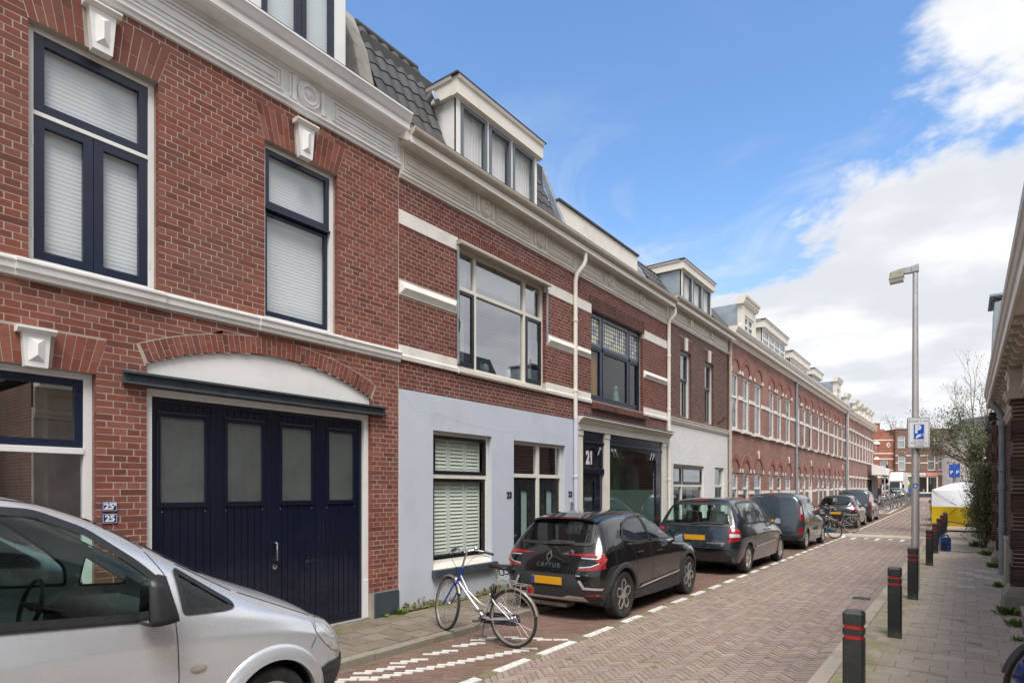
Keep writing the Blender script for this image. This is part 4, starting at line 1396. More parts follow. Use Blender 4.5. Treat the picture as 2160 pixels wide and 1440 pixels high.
# bracket closing the cornice, and the concrete verge between the two roofs
MB().prism([(X0 + .01, 7.12), (X0 + .20, 7.02), (X0 + .22, 7.13), (X0 + .05, 7.20)], 'y', A1 - .05, A1 + .09).build('cornice_bracket', 'white_cornice', HA)
MB().prism([(-8.3, 7.3), (-7.05, 7.3), (-7.42, 8.65), (-7.75, 9.35), (-8.3, 9.35)], 'y', 5.98, 6.26).build('party_wall', 'concrete', HA, bevel=.03)
MB().box(-7.9, -7.0, 5.55, 5.97, 7.42, 7.75).build('lead_gutter', 'lead', HA)
B0, B1 = 6.30, 11.40
HB = thing('brick_house', 'brick house number 23 with pale blue rendered ground floor and three-window dormer', 'house', (X0, 8.9, 0), group='houses in the terrace')
opens = [('r', 7.62, 10.26, 3.92, 5.98), ('r', 7.02, 8.52, 0.62, 2.85), ('r', 9.17, 11.0, 0.08, 2.83)]
masks = opens + [('r', 7.55, 10.35, 5.98, 6.215), ('r', B0 - .1, 7.62, 5.86, 6.075), ('r', 10.26, B1 + .1, 5.86, 6.075),
     ('r', B0 - .1, 7.58, 4.81, 5.02), ('r', 10.30, B1 + .1, 4.81, 5.02), ('r', B0 - .1, B1 + .1, 3.84, 4.06), ('r', B0 - .1, B1 + .1, 0, 3.38)]
wall_core(HB, 'wall', B0, B1, 0.0, 6.58, opens, 'mortar_light')
masonry(HB, B0 + .012, B1, 3.38, 6.56, masks, 'brick_maroon', seed=22, nparts=200, near=(0, 7.0, 4.6))
shell(HB, B0, B1, 7.1)
voussoirs(HB, flat_arch(7.55, 10.35, 5.98, 6.205, 0, 46), 'brick_maroon', X0, depth=.12)
# rendered ground floor, standing 6 mm proud
hol = [('r', 7.03, 8.51, 0.63, 2.84), ('r', 9.18, 10.99, 0.08, 2.82)]
wall_core(HB, 'render', B0 + .012, B1 - .01, 0.05, 3.40, hol, 'render_blue', x0=X0 + .016, depth=.13)
ck = MB()
for pts in ([(6.36, 3.32), (6.52, 3.20), (6.60, 3.10), (6.78, 3.12), (6.9, 3.08)], [(7.1, 3.11), (7.7, 3.02), (8.3, 2.97), (8.7, 2.93), (9.4, 3.0)], [(9.6, 2.98), (10.3, 3.05), (10.9, 2.98)]):
 ck.tube([(X0 + .0158, a, b) for a, b in pts], .0014, 4)
ck.build('crack', 'old_stone', HB)
for z0, z1 in ((5.86, 6.075),):
 for a, b in ((B0 + .008, 7.62), (10.26, B1 - .003)):
  MB().box(X0 - .03, X0 + .012, a, b, z0, z1).build('stone_band', 'stone_band', HB, bevel=.004)
for a, b in ((B0 + .008, 7.60), (10.30, B1 - .003)):
 mb = MB().box(X0 - .03, X0 + .014, a, b, 4.81, 5.02)
 y0_, y1_, z0_, z1_ = a + .012, b - .012, 4.822, 5.008
 k = .075
 mb.add([(X0 + .014, y0_, z0_), (X0 + .014, y1_, z0_), (X0 + .014, y1_, z1_), (X0 + .014, y0_, z1_), (X0 + .06, y0_ + k, (z0_ + z1_) / 2), (X0 + .06, y1_ - k, (z0_ + z1_) / 2)],
   [(0, 1, 5, 4), (1, 2, 5), (2, 3, 4, 5), (3, 0, 4)])
 mb.build('diamond_band', 'stone_band', HB)
MB().sweep([(-.02, 3.835), (.04, 3.84), (.045, 3.90), (.03, 3.915), (.014, 3.925), (.014, 4.06), (-.02, 4.06)], X0, 1, B0 + .008, 7.60).build('sill_band', 'stone_band', HB)
MB().sweep([(-.02, 3.835), (.04, 3.84), (.045, 3.90), (.03, 3.915), (.014, 3.925), (.014, 4.06), (-.02, 4.06)], X0, 1, 10.29, B1 - .003).build('sill_band', 'stone_band', HB)
MB().sweep([(-.1, 3.82), (.05, 3.825), (.065, 3.85), (.065, 3.895), (-.1, 3.935)], X0, 1, 7.60, 10.29).build('window_sill', 'cream_paint', HB)
def entab(parent, y0, y1, mat, gmat, dz=0.0):
 z = dz
 MB().sweep([(0, 6.54 + z), (.03, 6.545 + z), (.035, 6.575 + z), (.055, 6.59 + z), (.055, 6.61 + z), (.025, 6.622 + z), (.02, 6.63 + z), (.02, 7.01 + z), (.04, 7.02 + z), (.05, 7.04 + z),
    (.10, 7.045 + z), (.11, 7.03 + z), (.24, 7.032 + z), (.245, 6.985 + z), (.27, 6.985 + z), (.27, 7.085 + z), (0, 7.085 + z)], X0, 1, y0, y1).build('cornice', mat, parent)
 n = 9
 prof = [(0.02, 7.087 + z), (.262, 7.087 + z)] + [(.262 + .085 * math.sin(t), 7.185 + z - .095 * math.cos(t)) for t in np.linspace(.15, PI * .55, n)] + [(.352, 7.205 + z), (.335, 7.21 + z), (.32, 7.19 + z), (.02, 7.19 + z)]
 MB().sweep(prof, X0, 1, y0, y1).build('gutter', gmat, parent)
entab(HB, B0 + .012, B1 + .02, 'cream_paint', 'cream_gutter')
for a, b in ((6.36, 8.02), (8.62, 9.74), (10.34, 11.34)):
 fr_panel(HB, a, b, 6.665, 6.985, X0 + .02, 'cream_paint')
rosette(HB, 8.32, 6.825, .150, X0 + .02, 'cream_paint')
rosette(HB, 10.04, 6.825, .150, X0 + .02, 'cream_paint')
# wide first-floor window
xf = X0 - .07
W = MB().frame(7.62, 10.26, 3.935, 5.98, .06, xf - .08, xf, .05, .06)
W.box(xf - .078, xf - .002, 8.12, 8.19, 3.985, 5.92).box(xf - .078, xf - .002, 9.60, 9.67, 3.985, 5.92).box(xf - .076, xf + .008, 7.68, 8.12, 5.26, 5.32).box(xf - .076, xf + .008, 8.19, 9.60, 5.26, 5.32).box(xf - .076, xf + .008, 9.67, 10.20, 5.26, 5.32)
W = W.build('window', 'cream_paint', HB, bevel=.005)
for a, b in ((7.682, 8.118), (9.672, 10.198)):
 sash(W, a, b, 3.99, 5.256, .06, xf + .012, 'black_frame', 'pane_mirror', wb=.075)
for a, b in ((7.68, 8.12), (8.19, 9.60), (9.67, 10.20)):
 MB().box(xf - .05, xf - .04, a - .003, b + .003, 5.318, 5.923).build('pane', 'pane_mirror', W)
 pleated(W, a, b, 5.33 if b < 9.6 else 5.5, 5.92, xf - .16, 'blind', .03)
MB().box(xf - .05, xf - .04, 8.187, 9.603, 3.983, 5.263).build('pane', 'pane_mirror', W)
for a, b in ((7.7, 8.1), (9.70, 10.18)):
 wavy(W, a, b, 4.0, 5.25, xf - .2, 'curtain_white', .012, .07)
for y, z0, r, m_ in ((8.40, 3.99, .035, 'cloth_navy'), (8.62, 3.99, .07, 'sign_white'), (9.32, 3.99, .06, 'sign_white'), (8.5, 3.99, .02, 'statue_green')):
 MB().lathe([(r * .6, 0), (r * .9, .02), (r, .10), (r * .8, .16), (r * .3, .19)], 'z', (xf - .15, y, z0), 14).build('vase', m_, W, smooth=True)
# roller awning above it
aw = MB()
aw.box(X0 - .01, X0 + .10, 7.58, 10.30, 5.955, 6.02)
aw.sweep([(.0, 6.02), (.10, 6.02), (.12, 6.0), (.125, 5.97), (.118, 5.945), (.10, 5.945), (.10, 5.985), (0, 6.015)], X0, 1, 7.575, 10.305)
aw = aw.build('awning', 'cream_gutter', HB, bevel=.008)
MB().box(X0 + .02, X0 + .05, 7.585, 7.61, 3.98, 5.93).box(X0 + .02, X0 + .05, 10.27, 10.295, 4.9, 5.93).build('awning_rail', 'zinc', aw)
MB().tube([(X0 + .035, 7.60, 4.75), (X0 + .07, 7.60, 4.65), (X0 + .05, 7.60, 4.5)], .012, 8).build('awning_hinge', 'iron', aw)
# shuttered ground-floor window
xf = X0 - .07
W = MB().frame(7.03, 8.51, 0.70, 2.84, .065, xf - .07, xf, .06, .06).box(xf - .072, xf + .004, 7.095, 8.445, 2.08, 2.15).build('window', 'cream_paint', HB, bevel=.005)
sash(W, 7.097, 8.443, 2.152, 2.778, .055, xf + .012, 'black_frame', 'pane_blind')
sash(W, 7.097, 8.443, 0.765, 2.078, .055, xf - .012, 'black_frame', 'pane_blind', wb=.06)
for z0, z1 in ((.83, 2.05), (2.21, 2.74)):
 for a, b in ((7.15, 7.565), (7.575, 7.98), (7.99, 8.39)):
  sh = MB().frame(a, b, z0, z1, .045, xf - .12, xf - .095).build('shutter', 'shutter_green', W, bevel=.004)
  z = z0 + .05
  lo = MB()
  while z < z1 - .07:
   lo.hull8([(xf - .098, a + .045, z), (xf - .098, b - .045, z), (xf - .090, b - .045, z), (xf - .090, a + .045, z)],
      [(xf - .126, a + .045, z + .062), (xf - .126, b - .045, z + .062), (xf - .118, b - .045, z + .062), (xf - .118, a + .045, z + .062)])
   z += .061
  lo.build('slat', 'shutter_green', W)
MB().box(X0 - .10, X0 + .10, 6.99, 8.60, .50, .625).build('window_sill', 'slate_paint', HB, bevel=.012)
MB().prism([(X0 - .1, .626), (X0 + .02, .626), (X0 - .02, .70), (X0 - .1, .70)], 'y', 7.03, 8.51).build('sill_board', 'cream_paint', HB)
# pair of black doors
df = MB().frame(9.18, 10.99, 0.06, 2.82, .07, xf - .08, xf, .03, .06).box(xf - .08, xf, 10.05, 10.15, .09, 2.76).box(xf - .078, xf + .004, 9.25, 10.05, 2.13, 2.20).box(xf - .078, xf + .004, 10.15, 10.92, 2.13, 2.20)
df = df.build('door_frame', 'cream_paint', HB, bevel=.005)
for a, b in ((9.252, 10.048), (10.152, 10.918)):
 MB().box(xf - .05, xf - .04, a - .002, b + .002, 2.198, 2.762).build('pane', 'pane_mirror', df)
 dr = MB()
 m0, m1 = (a + b) / 2 - .115, (a + b) / 2 + .115
 dr.box(xf - .065, xf - .025, a, m0, .09, 2.128).box(xf - .065, xf - .025, m1, b, .09, 2.128).box(xf - .065, xf - .025, m0, m1, .09, .55).box(xf - .065, xf - .025, m0, m1, 1.90, 2.128)
 dr.frame(m0 - .02, m1 + .02, .53, 1.92, .03, xf - .026, xf - .012)
 dr = dr.build('door', 'black_frame', HB, bevel=.003)
 MB().box(xf - .05, xf - .04, m0 - .002, m1 + .002, .548, 1.902).build('pane', 'pane_milk', dr)
 MB().tube([(xf - .025, a + .07, 1.02), (xf + .02, a + .07, 1.02), (xf + .035, a + .075, 1.05)], .012, 8).lathe([(.03, 0), (.03, .01), (.001, .014)], 'x', (xf - .025, a + .07, 1.02), 12).build('door_knob', 'chrome', dr)
 MB().box(xf - .025, xf - .012, (a + b) / 2 - .15, (a + b) / 2 + .15, .40, .47).build('letter_flap', 'chrome', dr)
 gr = MB()
 for k in range(5): gr.box(xf - .0265, xf - .0235, a + .02, b - .02, .16 + k * .075, .168 + k * .075)
 gr.build('groove', 'steel', dr)
MB().box(X0 - .1, X0 + .03, 9.16, 11.0, .05, .115).build('doorstep', 'slate_paint', HB, bevel=.01)
text_on_wall('23', .155, (X0 + .021, 9.03, 1.795), 'iron', HB, 'house_number', bold=.006, thick=.005)
text_on_wall('23', .155, (X0 + .021, 11.20, 1.80), 'iron', HB, 'house_number', bold=.006, thick=.005)
ic = MB().box(X0 + .016, X0 + .045, 11.14, 11.28, 1.42, 1.66).build('intercom', 'brushed_steel', HB, bevel=.006)
MB().box(X0 + .0455, X0 + .048, 11.20, 11.25, 1.555, 1.62).build('camera_eye', 'black_plastic', ic)
kb = MB()
for i in range(3):
 for j in range(2): kb.box(X0 + .0455, X0 + .049, 11.18 + j * .04, 11.205 + j * .04, 1.45 + i * .032, 1.47 + i * .032)
kb.build('button', 'sign_black', ic)
# mansard with tiles, dormer with three windows
tile_roof(HB, 6.32, 7.66, -6.92, 7.20, -7.78, 9.30)
tile_roof(HB, 10.32, 11.36, -6.92, 7.20, -7.72, 9.05)
MB().box(-14.9, -7.6, B0, B1, 7.15, 9.1).build('upper_storey', 'roof_felt', HB)
MB().prism([(-6.97, 7.2), (-6.85, 7.2), (-7.62, 9.12), (-7.74, 9.12)], 'y', 11.37, 11.50).build('verge', 'lead', HB)
DX = X0 - .16
d = dormer_box(HB, 7.78, 10.20, 7.15, 8.86, DX, -8.6, 8.56, 'white_paint', 'cream_paint', .09)
MB().frame(7.78, 10.20, 7.2, 8.56, .10, DX - .06, DX, .12, .035).box(DX - .058, DX - .002, 8.60, 8.66, 7.32, 8.525).box(DX - .058, DX - .002, 9.32, 9.38, 7.32, 8.525).build('window_frame', 'white_paint', d, bevel=.005)
for a, b in ((7.882, 8.598), (8.662, 9.318), (9.382, 10.098)):
 MB().frame(a, b, 7.325, 8.52, .065, DX - .05, DX + .012).build('sash', 'grey_frame', d, bevel=.004)
 MB().box(DX - .03, DX - .02, a + .06, b - .06, 7.385, 8.46).build('pane', 'pane_blind', d)
 wavy(d, a + .03, b - .03, 7.3, 8.5, DX - .12, 'curtain_white', .012, .08)
MB().tube([(-7.55, 7.62, 8.55), (-7.3, 7.60, 8.66), (-7.22, 7.60, 8.50)], .05, 8).build('roof_vent', 'pipe_grey', HB)
C0, C1 = 11.40, 16.45
HC = thing('brick_house', 'brick house number 21 with navy shop front and leaded glass window upstairs', 'house', (X0, 13.9, 0), group='houses in the terrace')
opens = [('r', 12.13, 14.86, 3.92, 5.98), ('r', 11.50, 16.32, 0.05, 3.30)]
masks = opens + [('r', 12.04, 14.96, 5.98, 6.27), ('r', C0 - .1, 12.13, 5.86, 6.075), ('r', 14.86, C1 + .1, 5.86, 6.075), ('r', C0 - .1, 12.10, 4.83, 5.02), ('r', 14.92, C1 + .1, 4.83, 5.02),
     ('r', C0 - .1, 12.12, 3.84, 4.06), ('r', 14.92, C1 + .1, 3.84, 4.06), ('r', C0 - .1, C1 + .1, 0, 3.3)]
wall_core(HC, 'wall', C0, C1, 0.0, 6.58, opens, 'mortar_grey')
masonry(HC, C0 + .006, C1, 3.30, 6.56, masks, 'brick_maroon', seed=33, nparts=120, near=(0, 11.0, 4.6))
shell(HC, C0, C1, 7.1)
voussoirs(HC, flat_arch(12.04, 14.96, 5.98, 6.265, 0, 46), 'brick_brown', X0, proud=.012, depth=.12)
voussoirs(HC, [[(12.12 + .063 * i, 3.72), (12.12 + .063 * (i + 1), 3.72), (12.12 + .063 * (i + 1), 3.83), (12.12 + .063 * i, 3.83)] for i in range(46)], 'brick_brown', X0, proud=.11, depth=.0, name='sill_brick')
for z0, z1 in ((5.86, 6.075),):
 for a, b in ((C0 + .008, 12.13), (14.96, C1 - .003)):
  MB().box(X0 - .03, X0 + .012, a, b, z0, z1).build('stone_band', 'stone_band', HC, bevel=.004)
for a, b in ((C0 + .008, 12.10), (14.92, C1 - .003)):
 mb = MB().box(X0 - .03, X0 + .014, a, b, 4.83, 5.02)
 k = .075
 mb.add([(X0 + .014, a + .01, 4.84), (X0 + .014, b - .01, 4.84), (X0 + .014, b - .01, 5.01), (X0 + .014, a + .01, 5.01), (X0 + .06, a + k, 4.925), (X0 + .06, b - k, 4.925)],
   [(0, 1, 5, 4), (1, 2, 5), (2, 3, 4, 5), (3, 0, 4)])
 mb.build('diamond_band', 'stone_band', HC)
 MB().sweep([(-.02, 3.835), (.04, 3.84), (.045, 3.90), (.03, 3.915), (.014, 3.925), (.014, 4.06), (-.02, 4.06)], X0, 1, a, b).build('sill_band', 'stone_band', HC)
entab(HC, C0 + .021, C1 + .01, 'cream_paint', 'cream_gutter')
for a, b in ((11.50, 12.70), (13.22, 14.42), (14.94, 16.38)):
 fr_panel(HC, a, b, 6.665, 6.985, X0 + .02, 'cream_paint')
rosette(HC, 12.96, 6.825, .145, X0 + .02, 'cream_paint')
rosette(HC, 14.68, 6.825, .145, X0 + .02, 'cream_paint')
xf = X0 - .09
W = MB().frame(12.13, 14.86, 3.93, 5.98, .07, xf - .08, xf, .10, .08)
W.box(xf - .078, xf - .002, 12.74, 12.84, 4.03, 5.90).box(xf - .078, xf - .002, 14.16, 14.26, 4.03, 5.90)
for a, b in ((12.20, 12.74), (12.84, 14.16), (14.26, 14.79)):
 W.box(xf - .076, xf + .02, a, b, 5.14, 5.22)
W = W.build('window', 'navy_frame', HC, bevel=.006)
for a, b in ((12.20, 12.74), (12.84, 14.16), (14.26, 14.79)):
 MB().frame(a, b, 5.225, 5.90, .045, xf - .05, xf + .006).build('sash', 'grey_frame', W, bevel=.003)
 a2, b2 = a + .045, b - .045
 n, m_ = max(3, int((b2 - a2) / .11)), 6
 lead = MB()
 for i in range(n):
  for j in range(m_):
   ya, yb = a2 + (b2 - a2) * i / n, a2 + (b2 - a2) * (i + 1) / n
   za, zb = 5.27 + .585 * j / m_, 5.27 + .585 * (j + 1) / m_
   rnd = random.Random(i * 31 + j * 7 + int(a * 10))
   mid = abs(i - (n - 1) / 2) < .8 and abs(j - 2.5) < 1
   key = 'lead_blue' if mid or rnd.random() < .12 else ('lead_cream' if 0 < j < m_ - 1 and 0 < i < n - 1 or rnd.random() < .55 else 'lead_grey')
   if key not in M:
    pbr(key, {'lead_blue': (.22, .26, .36), 'lead_cream': (.56, .53, .42), 'lead_grey': (.36, .36, .40)}[key], .15, var=.25, vs=5, coat=.5)
   MB().box(xf - .035 + rnd.uniform(-.002, .002), xf - .03, ya + .003, yb - .003, za + .003, zb - .003).build('leaded_pane', key, W)
 for i in range(n + 1):
  y = a2 + (b2 - a2) * i / n; lead.box(xf - .033, xf - .024, y - .004, y + .004, 5.27, 5.855)
 for j in range(m_ + 1):
  z = 5.27 + .585 * j / m_; lead.box(xf - .0325, xf - .0245, a2, b2, z - .004, z + .004)
 lead.build('lead_came', 'iron', W)
 MB().frame(a, b, 4.03, 5.14, .04, xf - .05, xf + .006).build('sash', 'navy_frame', W, bevel=.003)
 MB().box(xf - .035, xf - .027, a + .037, b - .037, 4.065, 5.105).build('pane', 'pane_dark', W)
wavy(W, 12.18, 12.70, 4.04, 5.06, xf - .085, 'curtain_orange', .016, .08)
MB().box(xf - .9, xf - .16, 12.1, 14.9, 4.0, 4.03).build('sill_board', 'white_paint', W)
st = thing('figurine', 'pale green figurine behind the upstairs window of number 21', 'figurine', (xf - .22, 13.95, 4.03))
MB().lathe([(.09, 0), (.10, .04), (.06, .10), (.075, .22), (.055, .30), (.03, .33), (.055, .38), (.06, .43), (.04, .47), (.001, .49)], 'z', (0, 0, 0), 14).tube([(0, .06, .25), (.02, .16, .12), (.02, .24, .02)], .016, 8).build('body', 'statue_green', st, smooth=True, local=True)
# shop front
sx = X0 + .02
MB().sweep([(-.02, 3.20), (.05, 3.20), (.05, 3.33), (.07, 3.345), (.09, 3.36), (.11, 3.40), (.17, 3.44), (.20, 3.455), (.20, 3.475), (-.02, 3.50)], X0 + .02, 1, C0 + .03, C1 + .06).build('shop_cornice', 'cream_paint', HC)
MB().box(X0 - .02, X0 + .225, C0 + .03, C1 + .065, 3.501, 3.512).build('lead_flashing', 'lead', HC)
for a, b in ((11.47, 11.70), (12.70, 12.96), (16.08, 16.34)):
 mb = MB().box(X0 - .12, sx + .02, a, b, .06, 3.198)
 mb.box(sx + .021, sx + .035, a, b, .06, .5).box(sx + .021, sx + .035, a, b, 3.08, 3.19)
 mb.build('pilaster', 'cream_paint', HC, bevel=.008)
sf = X0 - .015
MB().box(sf - .05, sf + .02, 11.702, 12.698, 2.98, 3.199).box(sf - .05, sf + .05, 11.702, 12.698, 2.93, 2.978).box(sf - .05, sf + .02, 12.962, 16.078, 2.98, 3.199).box(sf - .05, sf + .05, 12.962, 16.078, 2.93, 2.978).build('fascia_board', 'navy_paint', HC, bevel=.005)
def arch_top(y0, y1, zs, zt, ztop, n=14):
 """panel with an arched cut-out below it"""
 pts = [(y0, ztop), (y0, zs)]
 yc, h = (y0 + y1) / 2, (y1 - y0) / 2
 for i in range(n + 1):
  t = PI - PI * i / n
  pts.append((yc + h * math.cos(t), zs + (zt - zs) * math.sin(t)))
 pts += [(y1, zs), (y1, ztop)]
 return pts
def arch_panel(y0, y1, yi0, yi1, zs, zt, zb, ztop, x0, x1, name, mat, parent):
 """frame whose opening has an arched head"""
 mb = MB()
 mb.box(x0, x1, y0, yi0, zb, ztop)
 mb.box(x0, x1, yi1, y1, zb, ztop)
 yc, h = (yi0 + yi1) / 2, (yi1 - yi0) / 2
 n = 16
 for i in range(n):
  t0, t1 = PI - PI * i / n, PI - PI * (i + 1) / n
  a = (yc + h * math.cos(t0), zs + (zt - zs) * math.sin(t0)); b = (yc + h * math.cos(t1), zs + (zt - zs) * math.sin(t1))
  if b[0] - a[0] < 1e-5: continue
  mb.prism([a, b, (b[0], ztop), (a[0], ztop)], 'x', x0, x1)
 return mb.build(name, mat, parent)
dr = arch_panel(11.703, 12.697, 11.77, 12.44, 2.60, 2.86, 2.38, 2.928, sf - .03, sf + .02, 'door_transom', 'navy_paint', HC)
MB().box(sf - .02, sf - .012, 11.78, 12.44, 2.37, 2.88).build('pane', 'pane_mirror', dr)
text_on_wall('21', .40, (sf - .008, 12.10, 2.60), 'sign_white', dr, 'house_number', bold=.018, sx=.78)
for yy, s in ((12.54, 1), (13.14, -1), (15.58, 1), (15.42, 1), (13.30, -1)):
 sc = MB()
 pts = [(sf + .025, yy + s * .05 * math.cos(t) * (1 - t / 9), 2.83 + .045 * math.sin(t) * (1 - t / 9)) for t in np.linspace(0, 7, 22)]
 sc.tube(pts, .006, 5)
 pts = [(sf + .025, yy - s * (.03 + .02 * k), 2.80 - .028 * k + .01 * (k % 2)) for k in range(5)]
 sc.tube(pts, .006, 5)
 sc.build('scroll', 'sign_white', dr if yy < 12.9 else HC)
MB().box(sf - .03, sf + .05, 11.703, 12.697, 2.26, 2.378).build('transom', 'navy_paint', HC, bevel=.006)
d2 = MB().box(sf - .05, sf - .005, 11.703, 11.80, .10, 2.258).box(sf - .05, sf - .005, 12.32, 12.697, .10, 2.258).box(sf - .05, sf - .005, 11.80, 12.32, 2.10, 2.258).box(sf - .05, sf - .005, 11.80, 12.32, .10, 1.40).frame(11.79, 12.33, 1.38, 2.12, .04, sf - .006, sf + .012)
d2 = d2.build('door', 'navy_paint', HC, bevel=.004)
MB().box(sf - .03, sf - .022, 11.795, 12.325, 1.395, 2.105).build('pane', 'pane_mirror', d2)
sw = arch_panel(12.962, 16.078, 13.0, 15.72, 2.62, 2.88, .62, 2.928, sf - .03, sf + .02, 'shop_window', 'navy_paint', HC)
MB().box(sf - .02, sf - .012, 13.02, 15.72, .62, 2.90).build('pane', 'pane_shop', sw)
MB().box(sf - .026, sf - .0205, 13.03, 15.70, .62, 1.89).build('privacy_film', 'pane_milk', sw)
MB().box(sf - .05, sf + .03, 12.962, 16.078, .08, .618).build('stall_riser', 'navy_paint', HC, bevel=.006)
MB().box(sf - .9, sf - .85, 11.6, 16.2, .1, 3.2).box(sf - .85, sf - .1, 12.80, 12.86, .1, 3.2).build('shop_partition', pbr('room_pale', (.72, .72, .68), .9, var=.3, vs=1.2), HC)
MB().box(sf - .5, sf - .46, 14.1, 14.14, .1, 2.9).box(sf - .9, sf - .4, 15.3, 15.55, .1, 2.5).build('shop_shelf', 'door_green', HC)
# long flat dormer / raised roof edge in cream, with a lead hip beyond it
DX = -7.22
mb = MB().box(-14.8, DX, 11.46, 15.50, 7.1, 8.27)
mb.build('roof_storey', 'cream_paint', HC)
MB().box(-14.9, DX + .04, 11.44, 15.54, 8.272, 8.32).build('roof', 'roof_felt', HC)
def lead_hip(parent, y0, y1, y2, zt, xt=-7.5):
 """folded lead sheets over the hip between two roofs"""
 n = 4
 for i in range(n):
  a, b = i / n, (i + 1) / n
  z0, z1 = 7.15 + (zt - 7.15) * (1 - b), 7.15 + (zt - 7.15) * (1 - a)
  def P(f, z):
   t = (zt - z) / (zt - 7.15)
   return (xt + (-6.93 - xt) * t + f * .02, y0 + (y1 - y0) * t * .9 + f * (y2 - y0) * .45, z)
  MB().add([P(0, z0), P(1, z0), P(1, z1 + .03), P(0, z1 + .03)], [(0, 1, 2, 3)]).build('lead_sheet', 'lead', parent)
  MB().tube([P(0, z1), P(1, z1)], .014, 6).build('lead_roll', 'lead', parent)
lead_hip(HC, 15.1, 16.2, 16.9, 8.30)
MB().add([(-6.93, 15.55, 7.2), (-6.93, 16.5, 7.2), (-7.6, 16.5, 8.35), (-7.6, 15.55, 8.35)], [(0, 1, 2, 3)]).build('roof_slope', 'lead', HC)
D0, D1 = 16.45, 21.98
HD = thing('brick_house', 'dark brick house with white painted brick ground floor and two narrow sash windows', 'house', (X0, 19.2, 0), group='houses in the terrace')
opens = [('r', 17.50, 18.38, 4.02, 6.06), ('r', 19.60, 20.46, 4.02, 6.06), ('r', 16.97, 19.55, 0.55, 2.66), ('r', 20.60, 21.58, 0.08, 2.66)]
masks = opens + [trap(17.50, 18.38, 6.06, 6.44, .10), trap(19.60, 20.46, 6.06, 6.44, .10), ('r', D0 - .1, D1 + .1, 3.80, 3.99)]
wall_core(HD, 'wall', D0, D1, 3.9, 6.74, [q for q in opens if q[4] > 4], 'mortar_grey')
wall_core(HD, 'painted_wall', D0, D1, 0.0, 3.9, [q for q in opens if q[4] < 4], 'mortar_white')
masonry(HD, D0 + .006, D1, 3.99, 6.72, masks, 'brick_brown', seed=44, nparts=60, near=(0, 16.0, 4.6))
masonry(HD, D0 + .006, D1, 0.10, 3.80, masks, 'brick_white', seed=45, nparts=60, near=(0, 16.0, 2.6), part_name='painted_brick', rest_name='painted_bricks', min_z=1.2)
shell(HD, D0, D1, 7.25)
for yc in (17.94, 20.03):
 voussoirs(HD, flat_arch(yc - .44, yc + .44, 6.06, 6.44, .10, 13, (yc - .07, yc + .07)), 'brick_brown', X0, depth=.12)
 MB().hull8([(X0 - .02, yc - .07, 6.06), (X0 - .02, yc + .07, 6.06), (X0 - .02, yc + .09, 6.45), (X0 - .02, yc - .09, 6.45)],
    [(X0 + .045, yc - .07, 6.06), (X0 + .045, yc + .07, 6.06), (X0 + .045, yc + .09, 6.45), (X0 + .045, yc - .09, 6.45)]).build('keystone', 'stone_band', HD, bevel=.008)
 a, b = yc - .44, yc + .44
 W = MB().frame(a, b, 4.03, 6.06, .075, X0 - .18, X0 - .09, .05, .06).build('window', 'cream_paint', HD, bevel=.005)
 sash(W, a + .077, b - .077, 5.20, 5.998, .055, X0 - .10, 'grey_frame', 'pane_mirror')
 sash(W, a + .077, b - .077, 4.082, 5.20, .05, X0 - .13, 'grey_frame', 'pane_mirror')
 wavy(W, a + .5, b - .09, 4.1, 6.0, X0 - .26, 'curtain_white', .015, .07)
MB().sweep([(-.02, 3.80), (.03, 3.81), (.04, 3.85), (.06, 3.87), (.065, 3.93), (.085, 3.95), (.085, 3.97), (-.02, 3.99)], X0, 1, D0 + .01, D1 - .01).build('string_course', 'cream_paint', HD)
entab(HD, D0 + .011, D1, 'cream_paint', 'cream_gutter', .14)
for a, b in ((16.62, 18.1), (18.55, 20.0), (20.45, 21.85)):
 fr_panel(HD, a, b, 6.81, 7.12, X0 + .02, 'cream_paint')
for yc in (18.33, 20.23):
 mb = MB().lathe([(.10, 0), (.10, .03), (.06, .05), (.001, .06)], 'x', (X0 + .02, yc, 6.965), 10)
 for t in range(4):
  an = PI / 4 + t * PI / 2
  mb.lathe([(.06, 0), (.06, .03), (.02, .045), (.001, .045)], 'x', (X0 + .02, yc + .10 * math.cos(an), 6.965 + .10 * math.sin(an)), 8)
 mb.build('ornament', 'cream_paint', HD, smooth=True, angle=40)
xf = X0 - .06
W = MB().frame(16.97, 19.55, .56, 2.66, .075, xf - .07, xf, .06, .07).box(xf - .068, xf - .002, 17.72, 17.80, .62, 2.59).box(xf - .066, xf + .005, 17.045, 17.72, 1.98, 2.06).box(xf - .066, xf + .005, 17.80, 19.475, 1.98, 2.06).build('window', 'cream_paint', HD, bevel=.005)
for a, b in ((17.047, 17.718), (17.802, 19.473)):
 sash(W, a, b, 2.062, 2.588, .075, xf + .012, 'navy_frame', 'pane_mirror')
 MB().box(xf - .05, xf - .042, a - .002, b + .002, .62, 1.982).build('pane', 'pane_dark', W)
 MB().box(xf - .20, xf - .19, a, b, .6, 1.25).build('cafe_curtain', 'door_green', W)
wavy(W, 18.9, 19.4, .7, 1.98, xf - .3, 'curtain_white', .02, .09)
df = MB().frame(20.60, 21.58, .08, 2.66, .075, xf - .07, xf, .02, .07).box(xf - .068, xf + .005, 20.675, 21.505, 1.98, 2.06).build('door_frame', 'cream_paint', HD, bevel=.005)
MB().box(xf - .05, xf - .042, 20.672, 21.508, 2.058, 2.592).build('pane', 'pane_mirror', df)
dd = MB().frame(20.677, 21.503, .11, 1.978, .10, xf - .06, xf - .03, .2, .12).box(xf - .055, xf - .038, 20.777, 21.403, .31, 1.858).box(xf - .06, xf - .03, 21.06, 21.12, .31, 1.858).build('door', 'navy_frame', HD, bevel=.004)
